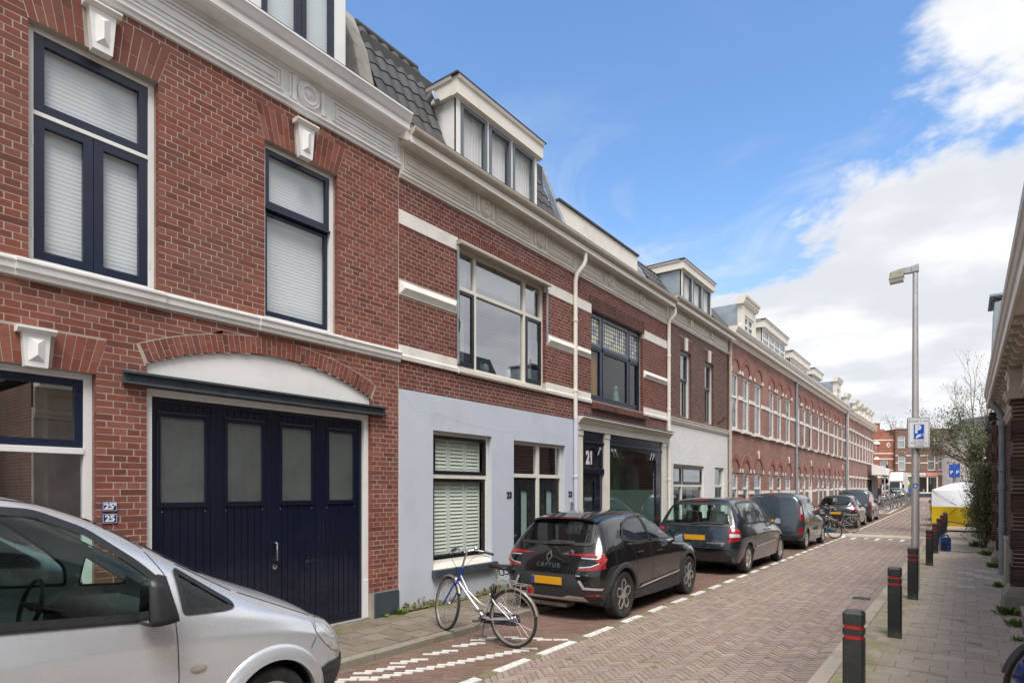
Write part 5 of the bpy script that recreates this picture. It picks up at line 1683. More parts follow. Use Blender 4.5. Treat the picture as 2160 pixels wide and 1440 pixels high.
MB().tube([(X0 - .02, 20.98, 4.18), (X0 + .10, 20.98, 4.22), (X0 + .22, 20.98, 4.36)], .018, 8).lathe([(.045, 0), (.045, .02), (.001, .025)], 'x', (X0, 20.98, 4.18), 10).build('flag_holder', 'iron', HD)
# roof: lead mansard and a zinc-cheeked dormer with three windows
MB().add([(-6.94, D0, 7.3), (-6.94, D1, 7.3), (-7.75, D1, 8.55), (-7.75, D0, 8.55)], [(0, 1, 2, 3)]).build('roof', 'roof_felt', HD)
MB().box(-14.8, -7.7, D0, D1, 7.2, 8.52).build('upper_storey', 'roof_felt', HD)
tile_roof(HD, 16.55, 17.9, -6.92, 7.32, -7.75, 8.55, w=.235, l=.3)
DX = X0 - .16
d = dormer_box(HD, 18.02, 20.72, 7.25, 8.86, DX, -8.2, 8.60, 'zinc', 'cream_paint', .09)
MB().frame(18.02, 20.72, 7.3, 8.6, .12, DX - .06, DX, .1, .05).box(DX - .058, DX - .002, 18.88, 18.98, 7.4, 8.55).box(DX - .058, DX - .002, 19.76, 19.86, 7.4, 8.55).build('window_frame', 'cream_paint', d, bevel=.005)
for a, b in ((18.142, 18.878), (18.982, 19.758), (19.862, 20.598)):
 MB().frame(a, b, 7.42, 8.548, .05, DX - .05, DX + .012).build('sash', 'grey_frame', d)
 MB().box(DX - .03, DX - .022, a + .047, b - .047, 7.467, 8.5).build('pane', 'pane_blind', d)
 wavy(d, a, b, 7.4, 8.55, DX - .1, 'curtain_white', .01, .08)
lead_hip(HD, 20.80, 21.6, 22.3, 8.45)
# rain pipes: on the joints between the houses
dp = MB()
p1 = thing('downpipe', 'cream rain pipe with swan neck between houses 23 and 21', 'downpipe', (X0 + .06, 11.33, .1), group='rain pipes on the terrace')
downpipe(X0 + .065, 11.335, 3.42, 6.35, .045, 'cream_paint', (.15, .16, .66), parent=p1)
downpipe(X0 + .075, 11.335, .08, 3.44, .05, 'render_blue', None, parent=p1)
p2 = thing('downpipe', 'cream rain pipe beside white painted brick ground floor', 'downpipe', (X0 + .06, 16.46, .1), group='rain pipes on the terrace')
downpipe(X0 + .065, 16.47, 3.55, 6.55, .05, 'cream_paint', (.14, .1, .45), parent=p2)
downpipe(X0 + .065, 16.50, .08, 3.18, .05, 'cream_paint', None, parent=p2)
p3 = thing('downpipe', 'dirty cream rain pipe at far edge of the white painted house', 'downpipe', (X0 + .07, 22.0, .1), group='rain pipes on the terrace')
downpipe(X0 + .075, 22.02, .08, 7.15, .06, 'cream_gutter', None, parent=p3)
def row_arch(mb, yc, zs, r, wdt, x0, proud, mat=None, n=12):
 for i in range(n):
  t0, t1 = PI * i / n, PI * (i + 1) / n
  P = lambda rr, t: (yc + rr * math.cos(t), zs + rr * math.sin(t))
  mb.prism([P(r, t0), P(r + wdt, t0), P(r + wdt, t1), P(r, t1)], 'x', x0 - .05, x0 + proud)
def half_disc(yc, zs, r, n=12):
 return [(yc + r * math.cos(PI * i / n), zs + r * math.sin(PI * i / n)) for i in range(n + 1)]
def tall_window(parent, yc, w, z0, z1, split, frame_mat, x0, door=None, pane='pane_mirror'):
 a, b = yc - w / 2, yc + w / 2
 xf = x0 - .045
 W = MB().frame(a, b, z0, z1, .11, xf - .06, xf, .07, .08).box(xf - .058, xf + .004, a + .11, b - .11, split - .04, split + .04).build('door_frame' if door else 'window', frame_mat, parent)
 MB().box(xf - .04, xf - .032, a + .08, b - .08, split + .038, z1 - .078).build('pane', pane, W)
 if door:
  MB().box(xf - .05, xf - .02, a + .087, b - .087, z0 + .02, split - .042).build('door', door, W)
  MB().box(xf - .021, xf - .014, yc + .1, yc + .24, z0 + .9, split - .25).build('door_glass', 'pane_dark', W)
 else:
  MB().box(xf - .04, xf - .032, a + .08, b - .08, z0 + .068, split - .038).build('pane', pane, W)
  MB().box(xf - .16, xf - .15, a + .09, b - .09, z0 + .1, z1 - .1).build('curtain', 'curtain_white' if random.random() < .6 else 'room_mid', W)
 return W
def arch_house(y0, w, label, bmat, gz, door_mat, seed, dormer=None, zc=0.0):
 """two storeys, three bays; upper windows and lower ones under round arches"""
 rnd = random.Random(seed)
 y1 = y0 + w
 H = thing('brick_house', label, 'house', (X0, (y0 + y1) / 2, gz), group='round-arched row houses')
 offs = [(.78, .86), (2.16, .86), (3.86, 1.0)]
 zt = 7.26
 op = []
 for k, (o_, ww) in enumerate(offs):
  yc = y0 + o_
  op.append(('r', yc - ww / 2, yc + ww / 2, 4.12, 6.16))
  lw = ww if k < 2 else 1.16
  op.append(('r', yc - lw / 2, yc + lw / 2, (.55 if k < 2 else .08) + gz, 2.52 + gz * .5))
 wall_core(H, 'wall', y0, y1, -.1, zt, op, bmat, x0=X0, depth=.2)
 shell(H, y0, y1, zt)
 st, ar, ty = MB(), MB(), MB()
 for k, (o_, ww) in enumerate(offs):
  yc = y0 + o_
  tall_window(H, yc, ww, 4.12, 6.16, 5.30, 'white_paint', X0)
  row_arch(ar, yc, 6.22, ww / 2 + .02, .22, X0, .03)
  ty.prism(half_disc(yc, 6.22, ww / 2 + .01), 'x', X0 - .05, X0 - .02)
  MB().box(X0 - .06, X0 + .09, yc - ww / 2 - .08, yc + ww / 2 + .08, 4.02, 4.115).build('window_sill', 'stone_band' if seed < 3 else 'old_stone', H, bevel=.006)
  lw = ww if k < 2 else 1.16
  z0 = (.55 if k < 2 else .08) + gz
  tall_window(H, yc, lw, z0, 2.52 + gz * .5, 1.95 + gz, 'white_paint', X0, door_mat if k == 2 else None, 'pane_dark' if k == 1 else 'pane_mirror')
  zs = 2.56 + gz * .5
  row_arch(ar, yc, zs, lw / 2 + .02, .20, X0, .03)
  ty.prism(half_disc(yc, zs, lw / 2 + .01), 'x', X0 - .05, X0 - .02)
  for t in (-.22, -.08, .08, .22):       # little pale studs in the arch field
   st.box(X0 - .03, X0 - .008, yc + t - .03, yc + t + .03, zs + .06, zs + .12)
  if k == 2:
   st.box(X0 - .02, X0 + .05, yc - .06, yc + .06, zs + lw / 2 + .0, zs + lw / 2 + .32)
  # spring stones left and right
  for s in (-1, 1):
   st.box(X0 - .02, X0 + .035, yc + s * (lw / 2 + .11) - .09, yc + s * (lw / 2 + .11) + .09, zs - .02, zs + .12)
   st.box(X0 - .02, X0 + .035, yc + s * (ww / 2 + .11) - .10, yc + s * (ww / 2 + .11) + .10, 6.19, 6.33)
 edges = [y0]
 for o_, ww in offs: edges += [y0 + o_ - ww / 2, y0 + o_ + ww / 2]
 edges.append(y1)
 low = [y0]
 for k, (o_, ww) in enumerate(offs):
  lw = ww if k < 2 else 1.16
  low += [y0 + o_ - lw / 2, y0 + o_ + lw / 2]
 low.append(y1)
 for i in range(0, 8, 2):
  st.box(X0 - .02, X0 + .025, edges[i] + .004, edges[i + 1] - .004, 5.24, 5.38)
  st.box(X0 - .02, X0 + .025, low[i] + .004, low[i + 1] - .004, 1.72 + gz, 1.85 + gz)
  st.box(X0 - .02, X0 + .05, edges[i] + .004, edges[i + 1] - .004, 4.00, 4.10)
 ar.build('arch_ring', 'arch_brick', H)
 ty.build('arch_field', bmat, H)
 st.build('stone_band', 'stone_band', H)
 MB().sweep([(0, zt - .06), (.05, zt - .05), (.06, zt), (.09, zt + .03), (.10, zt + .10), (.24, zt + .12), (.25, zt + .16), (.25, zt + .25), (.28, zt + .27), (.34, zt + .40), (.34, zt + .44), (0, zt + .45)], X0, 1, y0 + .002, y1 - .002).build('cornice', 'cream_paint', H)
 MB().add([(-6.95, y0, zt + .4), (-6.95, y1, zt + .4), (-8.0, y1, zt + 1.75), (-8.0, y0, zt + 1.75)], [(0, 1, 2, 3)]).box(-14.8, -7.98, y0, y1, zt, zt + 1.7).build('roof', 'roof_tile', H)
 if dormer == 'gable': gable_dormer(H, y0 + 2.0, zt)
 elif dormer: wide_dormer(H, y0 + dormer[0], y0 + dormer[1], zt + .35, zt + dormer[2], dormer[3], dormer[4])
 return H
def gable_dormer(H, y, zt, w=1.75, s=1.0):
 """slim stone dormer with pilasters, scrolls and a moulded cap"""
 x = X0 - .06
 z0, z1 = zt + .40, zt + 1.75 * s
 g_ = MB().box(x - .22, x, y, y + .22, z0, z1).box(x - .22, x, y + w - .22, y + w, z0, z1).box(x - .2, x - .02, y + .22, y + w - .22, z1 - .35, z1)
 g_.sweep([(-.2, z1), (.04, z1), (.06, z1 + .05), (.10, z1 + .09), (.10, z1 + .17), (.16, z1 + .22), (.17, z1 + .29), (-.2, z1 + .31)], x, 1, y - .10, y + w + .10)
 for s_ in (-1, 1):
  yy = y - .06 if s_ < 0 else y + w + .06
  g_.lathe([(.16, -.05), (.16, .05)], 'x', (x - .08, yy, z0 + .45), 12)
  g_.lathe([(.09, -.06), (.09, .06)], 'x', (x - .08, yy, z0 + .18), 10)
 d = g_.build('dormer', 'cream_paint', H)
 MB().frame(y + .22, y + w - .22, z0, z1 - .35, .08, x - .14, x - .06).box(x - .14, x - .06, y + w / 2 - .04, y + w / 2 + .04, z0 + .08, z1 - .43).box(x - .139, x - .058, y + .3, y + w - .3, z0 + .62, z0 + .68).build('window_frame', 'white_paint', d)
 MB().box(x - .12, x - .11, y + .25, y + w - .25, z0 + .05, z1 - .4).build('pane', 'pane_mirror', d)
 MB().prism([(x - .22, z0), (x - .22, z1 + .05), (x - 1.6, z1 + .05), (x - .9, z0)], 'y', y + .02, y + w - .02).build('dormer_cheek', 'zinc', d)
def wide_dormer(H, y0, y1, z0, z1, cheek, n):
 x = X0 - .17
 d = dormer_box(H, y0, y1, z0, z1, x, -8.2, z1 - .32, cheek, 'cream_paint', .12)
 if n == 0:
  MB().box(x - .06, x, y0 + .02, y1 - .02, z0, z1 - .33).build('panel', 'zinc', d)
  return
 fb = MB().frame(y0, y1, z0, z1 - .33, .10, x - .06, x)
 for i in range(1, n):
  y = y0 + (y1 - y0) * i / n
  fb.box(x - .058, x - .002, y - .06, y + .06, z0 + .1, z1 - .43)
 if n >= 4: fb.box(x - .056, x + .003, y0 + .1, y1 - .1, z1 - .78, z1 - .71)
 fb.build('window_frame', 'white_paint', d)
 for i in range(n):
  a, b = y0 + (y1 - y0) * i / n + .07, y0 + (y1 - y0) * (i + 1) / n - .07
  MB().box(x - .03, x - .022, a, b, z0 + .1, z1 - .43).build('pane', 'pane_mirror', d)
 MB().box(x - .14, x - .13, y0 + .1, y1 - .1, z0, z1 - .35).build('curtain', 'curtain_white', d)
arch_house(22.08, 5.28, 'first round-arched brick house, next to the white painted one, with a tall gabled stone dormer', 'far_brick_red', 0.0, 'door_green', 1, 'gable')
arch_house(27.36, 5.26, 'second round-arched brick house, with a broad cream dormer of many small lights', 'far_brick_red', 0.0, 'white_paint', 2, (-.1, 3.95, 1.85, 'cream_paint', 4))
arch_house(32.62, 5.26, 'third round-arched brick house, just beyond the grey rain pipe, with a long low cream dormer', 'far_brick_deep', 0.05, 'white_paint', 3, (-.2, 3.7, 1.45, 'cream_paint', 4))
arch_house(37.88, 5.24, 'fourth round-arched brick house, with a zinc box dormer that has no window', 'far_brick_deep', 0.10, 'white_paint', 4, (-.1, 2.3, 1.45, 'zinc', 0))
arch_house(43.12, 5.24, 'fifth round-arched brick house, farthest of the arched ones, behind the far street lamp', 'far_brick_deep', 0.16, 'white_paint', 5, 'gable')
p4 = thing('downpipe', 'grey rain pipe between the second and third arched houses', 'downpipe', (X0 + .07, 32.6, .1), group='rain pipes on the terrace')
downpipe(X0 + .075, 32.62, .08, 7.2, .06, 'pipe_grey', None, parent=p4)
p5 = thing('downpipe', 'grey rain pipe at the end of the arched houses', 'downpipe', (X0 + .07, 48.3, .1), group='rain pipes on the terrace')
downpipe(X0 + .075, 48.36, .15, 7.2, .07, 'pipe_grey', None, parent=p5)
def flat_house(y0, w, label, bmat, gz, zt, nb, dorm):
 y1 = y0 + w
 H = thing('brick_house', label, 'house', (X0, (y0 + y1) / 2, gz), group='plain row houses near the corner')
 op, pos = [], []
 for i in range(nb):
  yc = y0 + w * (i + .5) / nb
  ww = min(1.0, w / nb * .55)
  pos.append((yc, ww))
  op += [('r', yc - ww / 2, yc + ww / 2, 4.2, 6.2), ('r', yc - ww / 2, yc + ww / 2, .5 + gz, 2.75)]
 wall_core(H, 'wall', y0, y1, -.1, zt, op, bmat, x0=X0, depth=.2)
 shell(H, y0, y1, zt)
 st = MB()
 for yc, ww in pos:
  tall_window(H, yc, ww, 4.2, 6.2, 5.4, 'white_paint', X0)
  tall_window(H, yc, ww, .5 + gz, 2.75, 2.0, 'white_paint', X0)
  st.box(X0 - .02, X0 + .04, yc - ww / 2 - .12, yc + ww / 2 + .12, 6.22, 6.36).box(X0 - .02, X0 + .07, yc - ww / 2 - .08, yc + ww / 2 + .08, 4.08, 4.19).box(X0 - .02, X0 + .04, yc - ww / 2 - .1, yc + ww / 2 + .1, 2.77, 2.9)
 e = [y0] + [v for yc, ww in pos for v in (yc - ww / 2, yc + ww / 2)] + [y1]
 for i in range(0, len(e), 2):
  st.box(X0 - .02, X0 + .025, e[i] + .004, e[i + 1] - .004, 5.30, 5.43).box(X0 - .02, X0 + .025, e[i] + .004, e[i + 1] - .004, 1.9, 2.02)
 st.build('stone_band', 'stone_band', H)
 MB().sweep([(0, zt - .1), (.06, zt - .05), (.10, zt + .05), (.22, zt + .08), (.25, zt + .2), (.32, zt + .3), (.32, zt + .36), (0, zt + .37)], X0, 1, y0 + .002, y1 - .002).build('cornice', 'cream_paint', H)
 MB().add([(-6.95, y0, zt + .3), (-6.95, y1, zt + .3), (-8.0, y1, zt + 1.5), (-8.0, y0, zt + 1.5)], [(0, 1, 2, 3)]).box(-14.8, -7.98, y0, y1, zt, zt + 1.45).build('roof', 'roof_tile', H)
 for dy in dorm: gable_dormer(H, y0 + dy, zt - .1, 1.15, .8)
 return H
flat_house(48.40, 4.6, 'plain brick row house beyond the arched ones, with a small gabled dormer', 'far_brick_deep', .2, 7.2, 3, (1.0,))
flat_house(53.00, 5.4, 'plain brick row house with two slim dormers, second from the corner', 'far_brick_deep', .25, 7.25, 3, (.6, 3.2))
flat_house(58.40, 6.4, 'plain brick corner house at the far end of the row, above the white canopy', 'far_brick_deep', .3, 7.3, 4, (.7, 3.0, 4.9))
# ================================================================== buildings at the end of the street
far_rz = YAW
def far_thing(name, label, cat, fx, dist, z, group=None):
 """placed by its distance ahead and to the right of the street's mouth"""
 x = fx * math.cos(YAW) - dist * math.sin(YAW)
 y = fx * math.sin(YAW) + dist * math.cos(YAW)
 return thing(name, label, cat, (x, y, z), far_rz, group)
Z9 = ground_z(106)
def lwin(parent, x0, x1, z0, z1, frame='white_paint', pane='pane_mirror', mull=False, back='curtain_white', bar=True):
 mb = MB()
 w = .10
 mb.box(x0, x0 + w, .10, .18, z0, z1).box(x1 - w, x1, .10, .18, z0, z1).box(x0 + w, x1 - w, .10, .18, z0, z0 + w).box(x0 + w, x1 - w, .10, .18, z1 - w, z1)
 if bar: mb.box(x0 + w, x1 - w, .11, .17, z0 + (z1 - z0) * .62, z0 + (z1 - z0) * .62 + .07)
 if mull: mb.box((x0 + x1) / 2 - .05, (x0 + x1) / 2 + .05, .105, .175, z0 + w, z1 - w)
 W = mb.build('window', frame, parent, local=True)
 MB().box(x0 + w - .01, x1 - w + .01, .14, .15, z0 + w - .01, z1 - w + .01).build('pane', pane, W, local=True)
 MB().box(x0 - .02, x1 + .02, .30, .32, z0 - .02, z1 + .02).build('curtain', back, W, local=True)
 return W
def lwall(parent, x0, x1, z0, z1, holes, mat, depth=.3, back=9.0):
 xs = sorted(set([x0, x1] + [v for h in holes for v in h[:2]]))
 zs = sorted(set([z0, z1] + [v for h in holes for v in h[2:]]))
 mb = MB()
 for i in range(len(xs) - 1):
  for j in range(len(zs) - 1):
   xc, zc = (xs[i] + xs[i + 1]) / 2, (zs[j] + zs[j + 1]) / 2
   if any(h[0] < xc < h[1] and h[2] < zc < h[3] for h in holes): continue
   mb.box(xs[i], xs[i + 1], 0, depth, zs[j], zs[j + 1])
 mb.box(x0 + .01, x0 + .3, depth + .01, back, z0, z1 - .02).box(x1 - .3, x1 - .01, depth + .01, back, z0, z1 - .02).box(x0 + .3, x1 - .3, depth + .01, back, z1 - .3, z1 - .02)
 return mb.build('wall', mat, parent, local=True)
# brown two-storey building above the shops
FB = far_thing('shop_building', 'brown brick building across the far end of the street, with shops below', 'building', 55.9, 89.0, Z9)
holes = [(.25, 1.35, 7.2, 9.0), (2.5, 3.5, 7.2, 9.0), (4.55, 5.75, 7.2, 9.0), (6.05, 7.2, 7.2, 9.0), (8.0, 9.0, 7.2, 9.0),
   (.3, 1.4, 3.95, 6.0), (2.45, 3.5, 3.95, 6.0), (4.6, 5.75, 3.95, 6.0), (6.1, 7.25, 3.95, 6.0), (8.0, 9.0, 3.95, 6.0),
   (.7, 2.3, .75, 3.0), (3.1, 6.1, .75, 3.1), (6.7, 9.5, .3, 2.9)]
lwall(FB, -.1, 11.5, -.3, 9.95, holes, 'far_brick_umber')
for i, h in enumerate(holes[:10]):
 lwin(FB, h[0], h[1], h[2], h[3], back=('curtain_white' if i in (0, 5, 3, 6) else 'room_dark'))
st = MB()
for a, b in ((-.1, .3), (1.4, 2.45), (3.5, 4.6), (5.75, 6.1), (7.25, 8.0), (9.0, 11.4)):
 st.box(a, b, -.03, .05, 4.95, 5.08).box(a, b, -.03, .05, 6.02, 6.15)
st.build('stone_band', 'stone_band', FB, local=True)
MB().box(-.12, 11.52, -.10, .12, 9.951, 10.08).box(-.12, 11.52, -.05, .10, 3.25, 3.6).build('cornice', 'cream_gutter', FB, local=True)
dots = MB()
for cx in (.85, 4.0 - 1.0, 5.15, 6.65, 8.5):
 for t in (-50, 0, 50):
  dots.lathe([(.07, -.03), (.05, -.05), (.001, -.055)], 'y', (cx + .55 * math.sin(R(t)), 0, 6.15 + .55 * math.cos(R(t))), 8)
dots.build('glazed_brick', 'sign_white', FB, local=True)
sg = MB().box(.4, 2.6, -.12, -.01, 3.02, 3.24).box(2.9, 4.2, -.12, -.01, 3.12, 3.5).build('shop_sign', 'sign_white', FB, local=True)
MB().box(4.2, 6.15, -.12, -.01, 3.12, 3.5).build('shop_sign', 'shop_red', FB, local=True)
sq = MB()
for k in range(9): sq.box(4.4 + k * .18, 4.5 + k * .18, -.13, -.121, 3.24, 3.36)
sq.build('lettering', 'sign_white', FB, local=True)
sq = MB()
for k in range(5): sq.box(3.05 + k * .2, 3.17 + k * .2, -.13, -.121, 3.2 + .05 * (k % 2), 3.32 + .05 * (k % 2))
sq.build('lettering', 'sign_black', FB, local=True)
gs = MB().box(.7, 2.3, .02, .10, .75, 3.0).build('shop_screen', 'shop_green', FB, local=True)
MB().lathe([(.50, 0), (.50, -.03), (.30, -.03), (.30, 0)], 'y', (1.45, .02, 2.1), 20).build('roundel', 'sign_white', FB, local=True)
MB().box(.72, 2.28, -.01, .015, .80, 1.25).build('poster', 'sign_blue', FB, local=True)
MB().box(2.5, 2.75, -.05, .05, .3, 2.6).build('panel', 'sign_blue', FB, local=True)
sw = MB().box(3.1, 3.28, .02, .16, .75, 3.1).box(5.92, 6.1, .02, .16, .75, 3.1).box(4.5, 4.68, .02, .16, .75, 3.1).box(3.28, 4.5, .02, .16, 2.95, 3.1).box(4.68, 5.92, .02, .16, 2.95, 3.1).box(3.0, 6.2, -.06, .16, .60, .75).build('shop_window', 'white_paint', FB, local=True)
MB().box(3.27, 4.51, .09, .10, .75, 2.96).box(4.67, 5.93, .09, .10, .75, 2.96).build('pane', 'pane_dark', sw, local=True)
MB().box(3.1, 6.1, 1.6, 1.65, .6, 3.1).build('shop_back', 'shop_orange', FB, local=True)
for k, (x, h, m_) in enumerate(((3.5, .5, 'sign_white'), (3.9, .8, 'room_dark'), (4.3, .45, 'sign_white'), (4.9, .4, 'shop_green'), (5.3, 1.2, 'room_dark'), (5.7, .6, 'shop_red'))):
 MB().box(x - .16, x + .16, .4, .7, .75, .75 + h).build('goods', m_, FB, local=True)
MB().box(-.1, 11.5, -.06, .02, -.3, .58).build('plinth', 'slate_paint', FB, local=True)
MB().box(6.7, 9.5, .2, .25, .3, 2.9).build('shop_back', 'room_mid', FB, local=True)
# orange stepped gable left of it
FG = far_thing('gable_house', 'orange brick house with stepped gable and white diamond ornament at far street end', 'house', 52.3, 89.5, Z9)
gw = [(.75, 1.35, 6.6, 7.7), (-.35, .65, 3.7, 5.4), (1.65, 2.75, 3.0, 5.4), (-1.2, 1.3, .1, 2.7)]
lwall(FG, -2.2, 3.62, -.3, 9.05, gw, 'far_brick_orange')
for a, b, z0, z1 in ((-1.3, 2.9, 9.05, 9.5), (-.4, 2.2, 9.5, 9.95), (.45, 1.55, 9.95, 10.8)):
 MB().box(a, b, 0, .45, z0 + .002, z1).build('gable_step', 'far_brick_orange', FG, local=True)
MB().box(.38, 1.62, -.05, .5, 10.802, 10.9).box(.88, 1.12, -.02, -.005, 9.6, 10.5).build('gable_cap', 'old_stone', FG, local=True)
lwin(FG, .75, 1.35, 6.6, 7.7, 'shop_red', back='room_dark', bar=False)
lwin(FG, -.35, .65, 3.7, 5.4, back='room_dark', mull=True)
lwin(FG, 1.65, 2.75, 3.0, 5.4, back='room_mid')
st = MB()
for z in (8.3, 6.35, 5.55): st.box(-2.2, 3.6, -.04, .04, z, z + .14)
for a, b in ((-2.2, -.4), (.7, 1.6), (2.8, 3.6)): st.box(a, b, -.04, .04, 3.9, 4.02).box(a, b, -.04, .04, 2.85, 3.1)
st.prism([(1.05 + .5 * math.cos(t), 7.75 + .5 * math.sin(t)) for t in np.linspace(0, PI, 12)], 'y', -.05, .03)
st.prism([(1.05 + .42 * math.cos(t), 5.5 + .42 * math.sin(t)) for t in np.linspace(0, PI, 12)], 'y', -.06, .03)
st.prism([(2.75, 7.25), (3.05, 7.65), (2.75, 8.05), (2.45, 7.65)], 'y', -.05, .03)
st.build('stone_band', 'stone_band', FG, local=True)
MB().prism([(2.75, 7.42), (2.92, 7.65), (2.75, 7.88), (2.58, 7.65)], 'y', -.06, -.05).build('ornament', 'far_brick_umber', FG, local=True)
MB().box(-1.2, 1.3, .2, .25, .1, 2.7).build('shop_back', 'shop_green', FG, local=True)
MB().lathe([(.42, 0), (.42, -.04), (.27, -.04), (.27, 0)], 'y', (-.5, .18, 1.75), 18).build('roundel', 'sign_white', FG, local=True)
MB().box(-1.2, 1.3, .02, .1, 2.15, 2.75).build('shop_sign', 'sign_black', FG, local=True)
sq = MB()
for k in range(5): sq.box(-.6 + k * .24, -.46 + k * .24, -.02, .015, 2.3, 2.5)
sq.build('lettering', 'sign_white', FG, local=True)
# canopy at the corner of the row
cn = thing('canopy', 'white boxy canopy on posts at far corner of the terrace', 'canopy', (X0 + .7, 62, ground_z(62)))
MB().prism([(X0 + .34, 3.15), (X0 + 1.35, 3.12), (X0 + 1.35, 3.72), (X0 + .34, 4.1)], 'y', 60.2, 64.4).build('roof', 'white_paint', cn)
for y in (60.5, 64.1):
 MB().tube([(X0 + 1.25, y, .3), (X0 + 1.25, y, 3.12)], .05, 8).build('post', 'cream_gutter', cn)
MB().box(X0 + .33, X0 + .36, 60.3, 64.3, .35, 3.1).build('side_panel', 'cladding', cn)
# white gabled house seen through the trees on the right
WH = far_thing('white_house', 'white painted house with dark roof behind the trees on the right', 'house', 62.6, 82, Z9)
lwall(WH, 0, 9, -.3, 8.2, [(1.5, 2.5, 5.6, 7.4), (4.2, 5.2, 5.6, 7.4), (1.5, 2.5, 2.6, 4.4), (4.2, 5.2, 2.6, 4.4)], 'white_paint')
for a, b, c, e in ((1.5, 2.5, 5.6, 7.4), (4.2, 5.2, 5.6, 7.4), (1.5, 2.5, 2.6, 4.4), (4.2, 5.2, 2.6, 4.4)): lwin(WH, a, b, c, e, back='room_dark')
MB().prism([(-.4, 8.2), (9.4, 8.2), (4.5, 11.6)], 'y', -.3, 9).build('roof', 'roof_tile', WH, local=True)
# ================================================================== long low building on the right
XR = 0.72
RB = thing('brick_building', 'dark brick building with stone cornice brackets and brick piers along right pavement', 'building', (XR + .3, 10, 0))
R0, R1 = 4.0, 18.75
wall_core(RB, 'wall', R0, R1, 0, 3.5, [], 'mortar_light', x0=XR + .002, sgn=-1)
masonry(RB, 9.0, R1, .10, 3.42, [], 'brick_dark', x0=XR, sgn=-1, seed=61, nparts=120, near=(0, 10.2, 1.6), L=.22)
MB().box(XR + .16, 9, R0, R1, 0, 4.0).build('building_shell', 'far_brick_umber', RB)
def pier(parent, y0, y1, zt, x0=.555, mat='brick_dark', z0=.42):
 """brick pier whose courses step in and out in bands; each brick is a part"""
 off = base_of(parent)
 core = MB().box(x0 + .03, XR + .01, y0 + .02, y1 - .02, 0.02, zt).build('pier', 'mortar_light', parent)
 z, i = z0, 0
 H, J = .050, .0125
 rest = MB()
 while z + H < zt:
  s = 0.0 if (i % 9) < 5 else .028
  a, b = y0 + s * .7, y1 - s * .7
  cuts = [a, a + .21, a + .32, b] if i % 2 else [a, a + .10, a + .31, b]
  for k in range(3):
   ya, yb = cuts[k], cuts[k + 1] - (.011 if k < 2 else 0)
   if yb - ya < .03: continue
   q = MB().box(x0 + s + random.uniform(-.002, .002), XR + .005, ya, yb, z, z + H)
   o = q.build('brick', mat, core)
  z += H + J
  i += 1
 pl = MB()
 pl.hull8([(x0 - .10, y0 - .12, .02), (XR + .02, y0 - .12, .02), (XR + .02, y1 + .12, .02), (x0 - .10, y1 + .12, .02)],
    [(x0 - .09, y0 - .11, .26), (XR + .02, y0 - .11, .26), (XR + .02, y1 + .11, .26), (x0 - .09, y1 + .11, .26)])
 pl.hull8([(x0 - .09, y0 - .11, .261), (XR + .02, y0 - .11, .261), (XR + .02, y1 + .11, .261), (x0 - .09, y1 + .11, .261)],
    [(x0 - .01, y0 - .01, .415), (XR + .02, y0 - .01, .415), (XR + .02, y1 + .01, .415), (x0 - .01, y1 + .01, .415)])
 pl.build('plinth_stone', 'concrete', core, bevel=.012)
 return core
for yc in (12.35,):
 pier(RB, yc - .26, yc + .26, 3.30)
# entablature, capitals, brackets, gutter
prof = [(-.02, 3.28), (.03, 3.29), (.04, 3.36), (.07, 3.38), (.07, 3.44), (.04, 3.46), (.04, 3.80), (.06, 3.82), (.08, 3.88), (-.02, 3.88)]
MB().sweep(prof, XR, -1, R0, R1).build('frieze', 'cream_gutter', RB)
for yc in (12.35,):
 MB().sweep([(-.02, 3.28), (.20, 3.285), (.215, 3.33), (.24, 3.35), (.24, 3.40), (.19, 3.42), (.185, 3.62), (.21, 3.66), (.21, 3.72), (-.02, 3.74)], XR, -1, yc - .33, yc + .33).build('capital', 'cream_gutter', RB)
MB().sweep([(-.02, 3.885), (.285, 3.885), (.285, 3.86), (.315, 3.86), (.315, 3.985), (-.02, 3.985)], XR, -1, R0, R1).build('soffit', 'cream_paint', RB)
MB().sweep([(-.02, 3.987), (.305, 3.987), (.315, 4.03), (.33, 4.05), (.345, 4.13), (.36, 4.15), (.365, 4.23), (.345, 4.24), (.33, 4.20), (-.02, 4.20)], XR, -1, R0, R1 + .05).build('gutter', 'cream_gutter', RB)
y = 9.1
while y < R1:
 pr = [(.08, 3.884), (.27, 3.884), (.275, 3.845), (.25, 3.82), (.215, 3.825), (.20, 3.80), (.19, 3.76), (.14, 3.735), (.08, 3.74)]
 MB().prism([(XR - p, z) for p, z in pr], 'y', y - .055, y + .055).build('bracket', 'cream_gutter', RB, bevel=.006)
 y += .52
MB().tube([(XR - .34, 9.62, 4.24), (XR - .42, 9.62, 4.27), (XR - .46, 9.62, 4.22), (XR - .45, 9.62, 4.16)], .012, 8).build('gutter_hook', 'iron', RB)
MB().box(XR - .32, 8.9, R0, R1, 4.205, 4.26).build('roof', 'roof_felt', RB)
gp = thing('downpipe', 'bluish grey rain pipe with swan neck on right brick building', 'downpipe', (.62, 17.05, .05))
pg = MB().tube([(.64, 17.05, .06), (.64, 17.05, 3.45), (.62, 17.05, 3.53), (.55, 17.05, 3.66), (.50, 17.05, 3.72), (.485, 17.05, 3.80), (.485, 17.05, 3.89)], .062, 16).build('pipe', 'pipe_grey', gp, smooth=True, angle=50)
q = MB()
for z in (1.05, 1.95, 2.35, 3.30):
 q.lathe([(.063, -.05), (.072, -.045), (.072, .045), (.063, .05)], 'z', (.64, 17.05, z), 16)
 q.lathe([(.063, -.075), (.070, -.072), (.070, -.062), (.063, -.06)], 'z', (.64, 17.05, z), 16)
q.build('pipe_socket', 'pipe_grey', gp, smooth=True, angle=40)
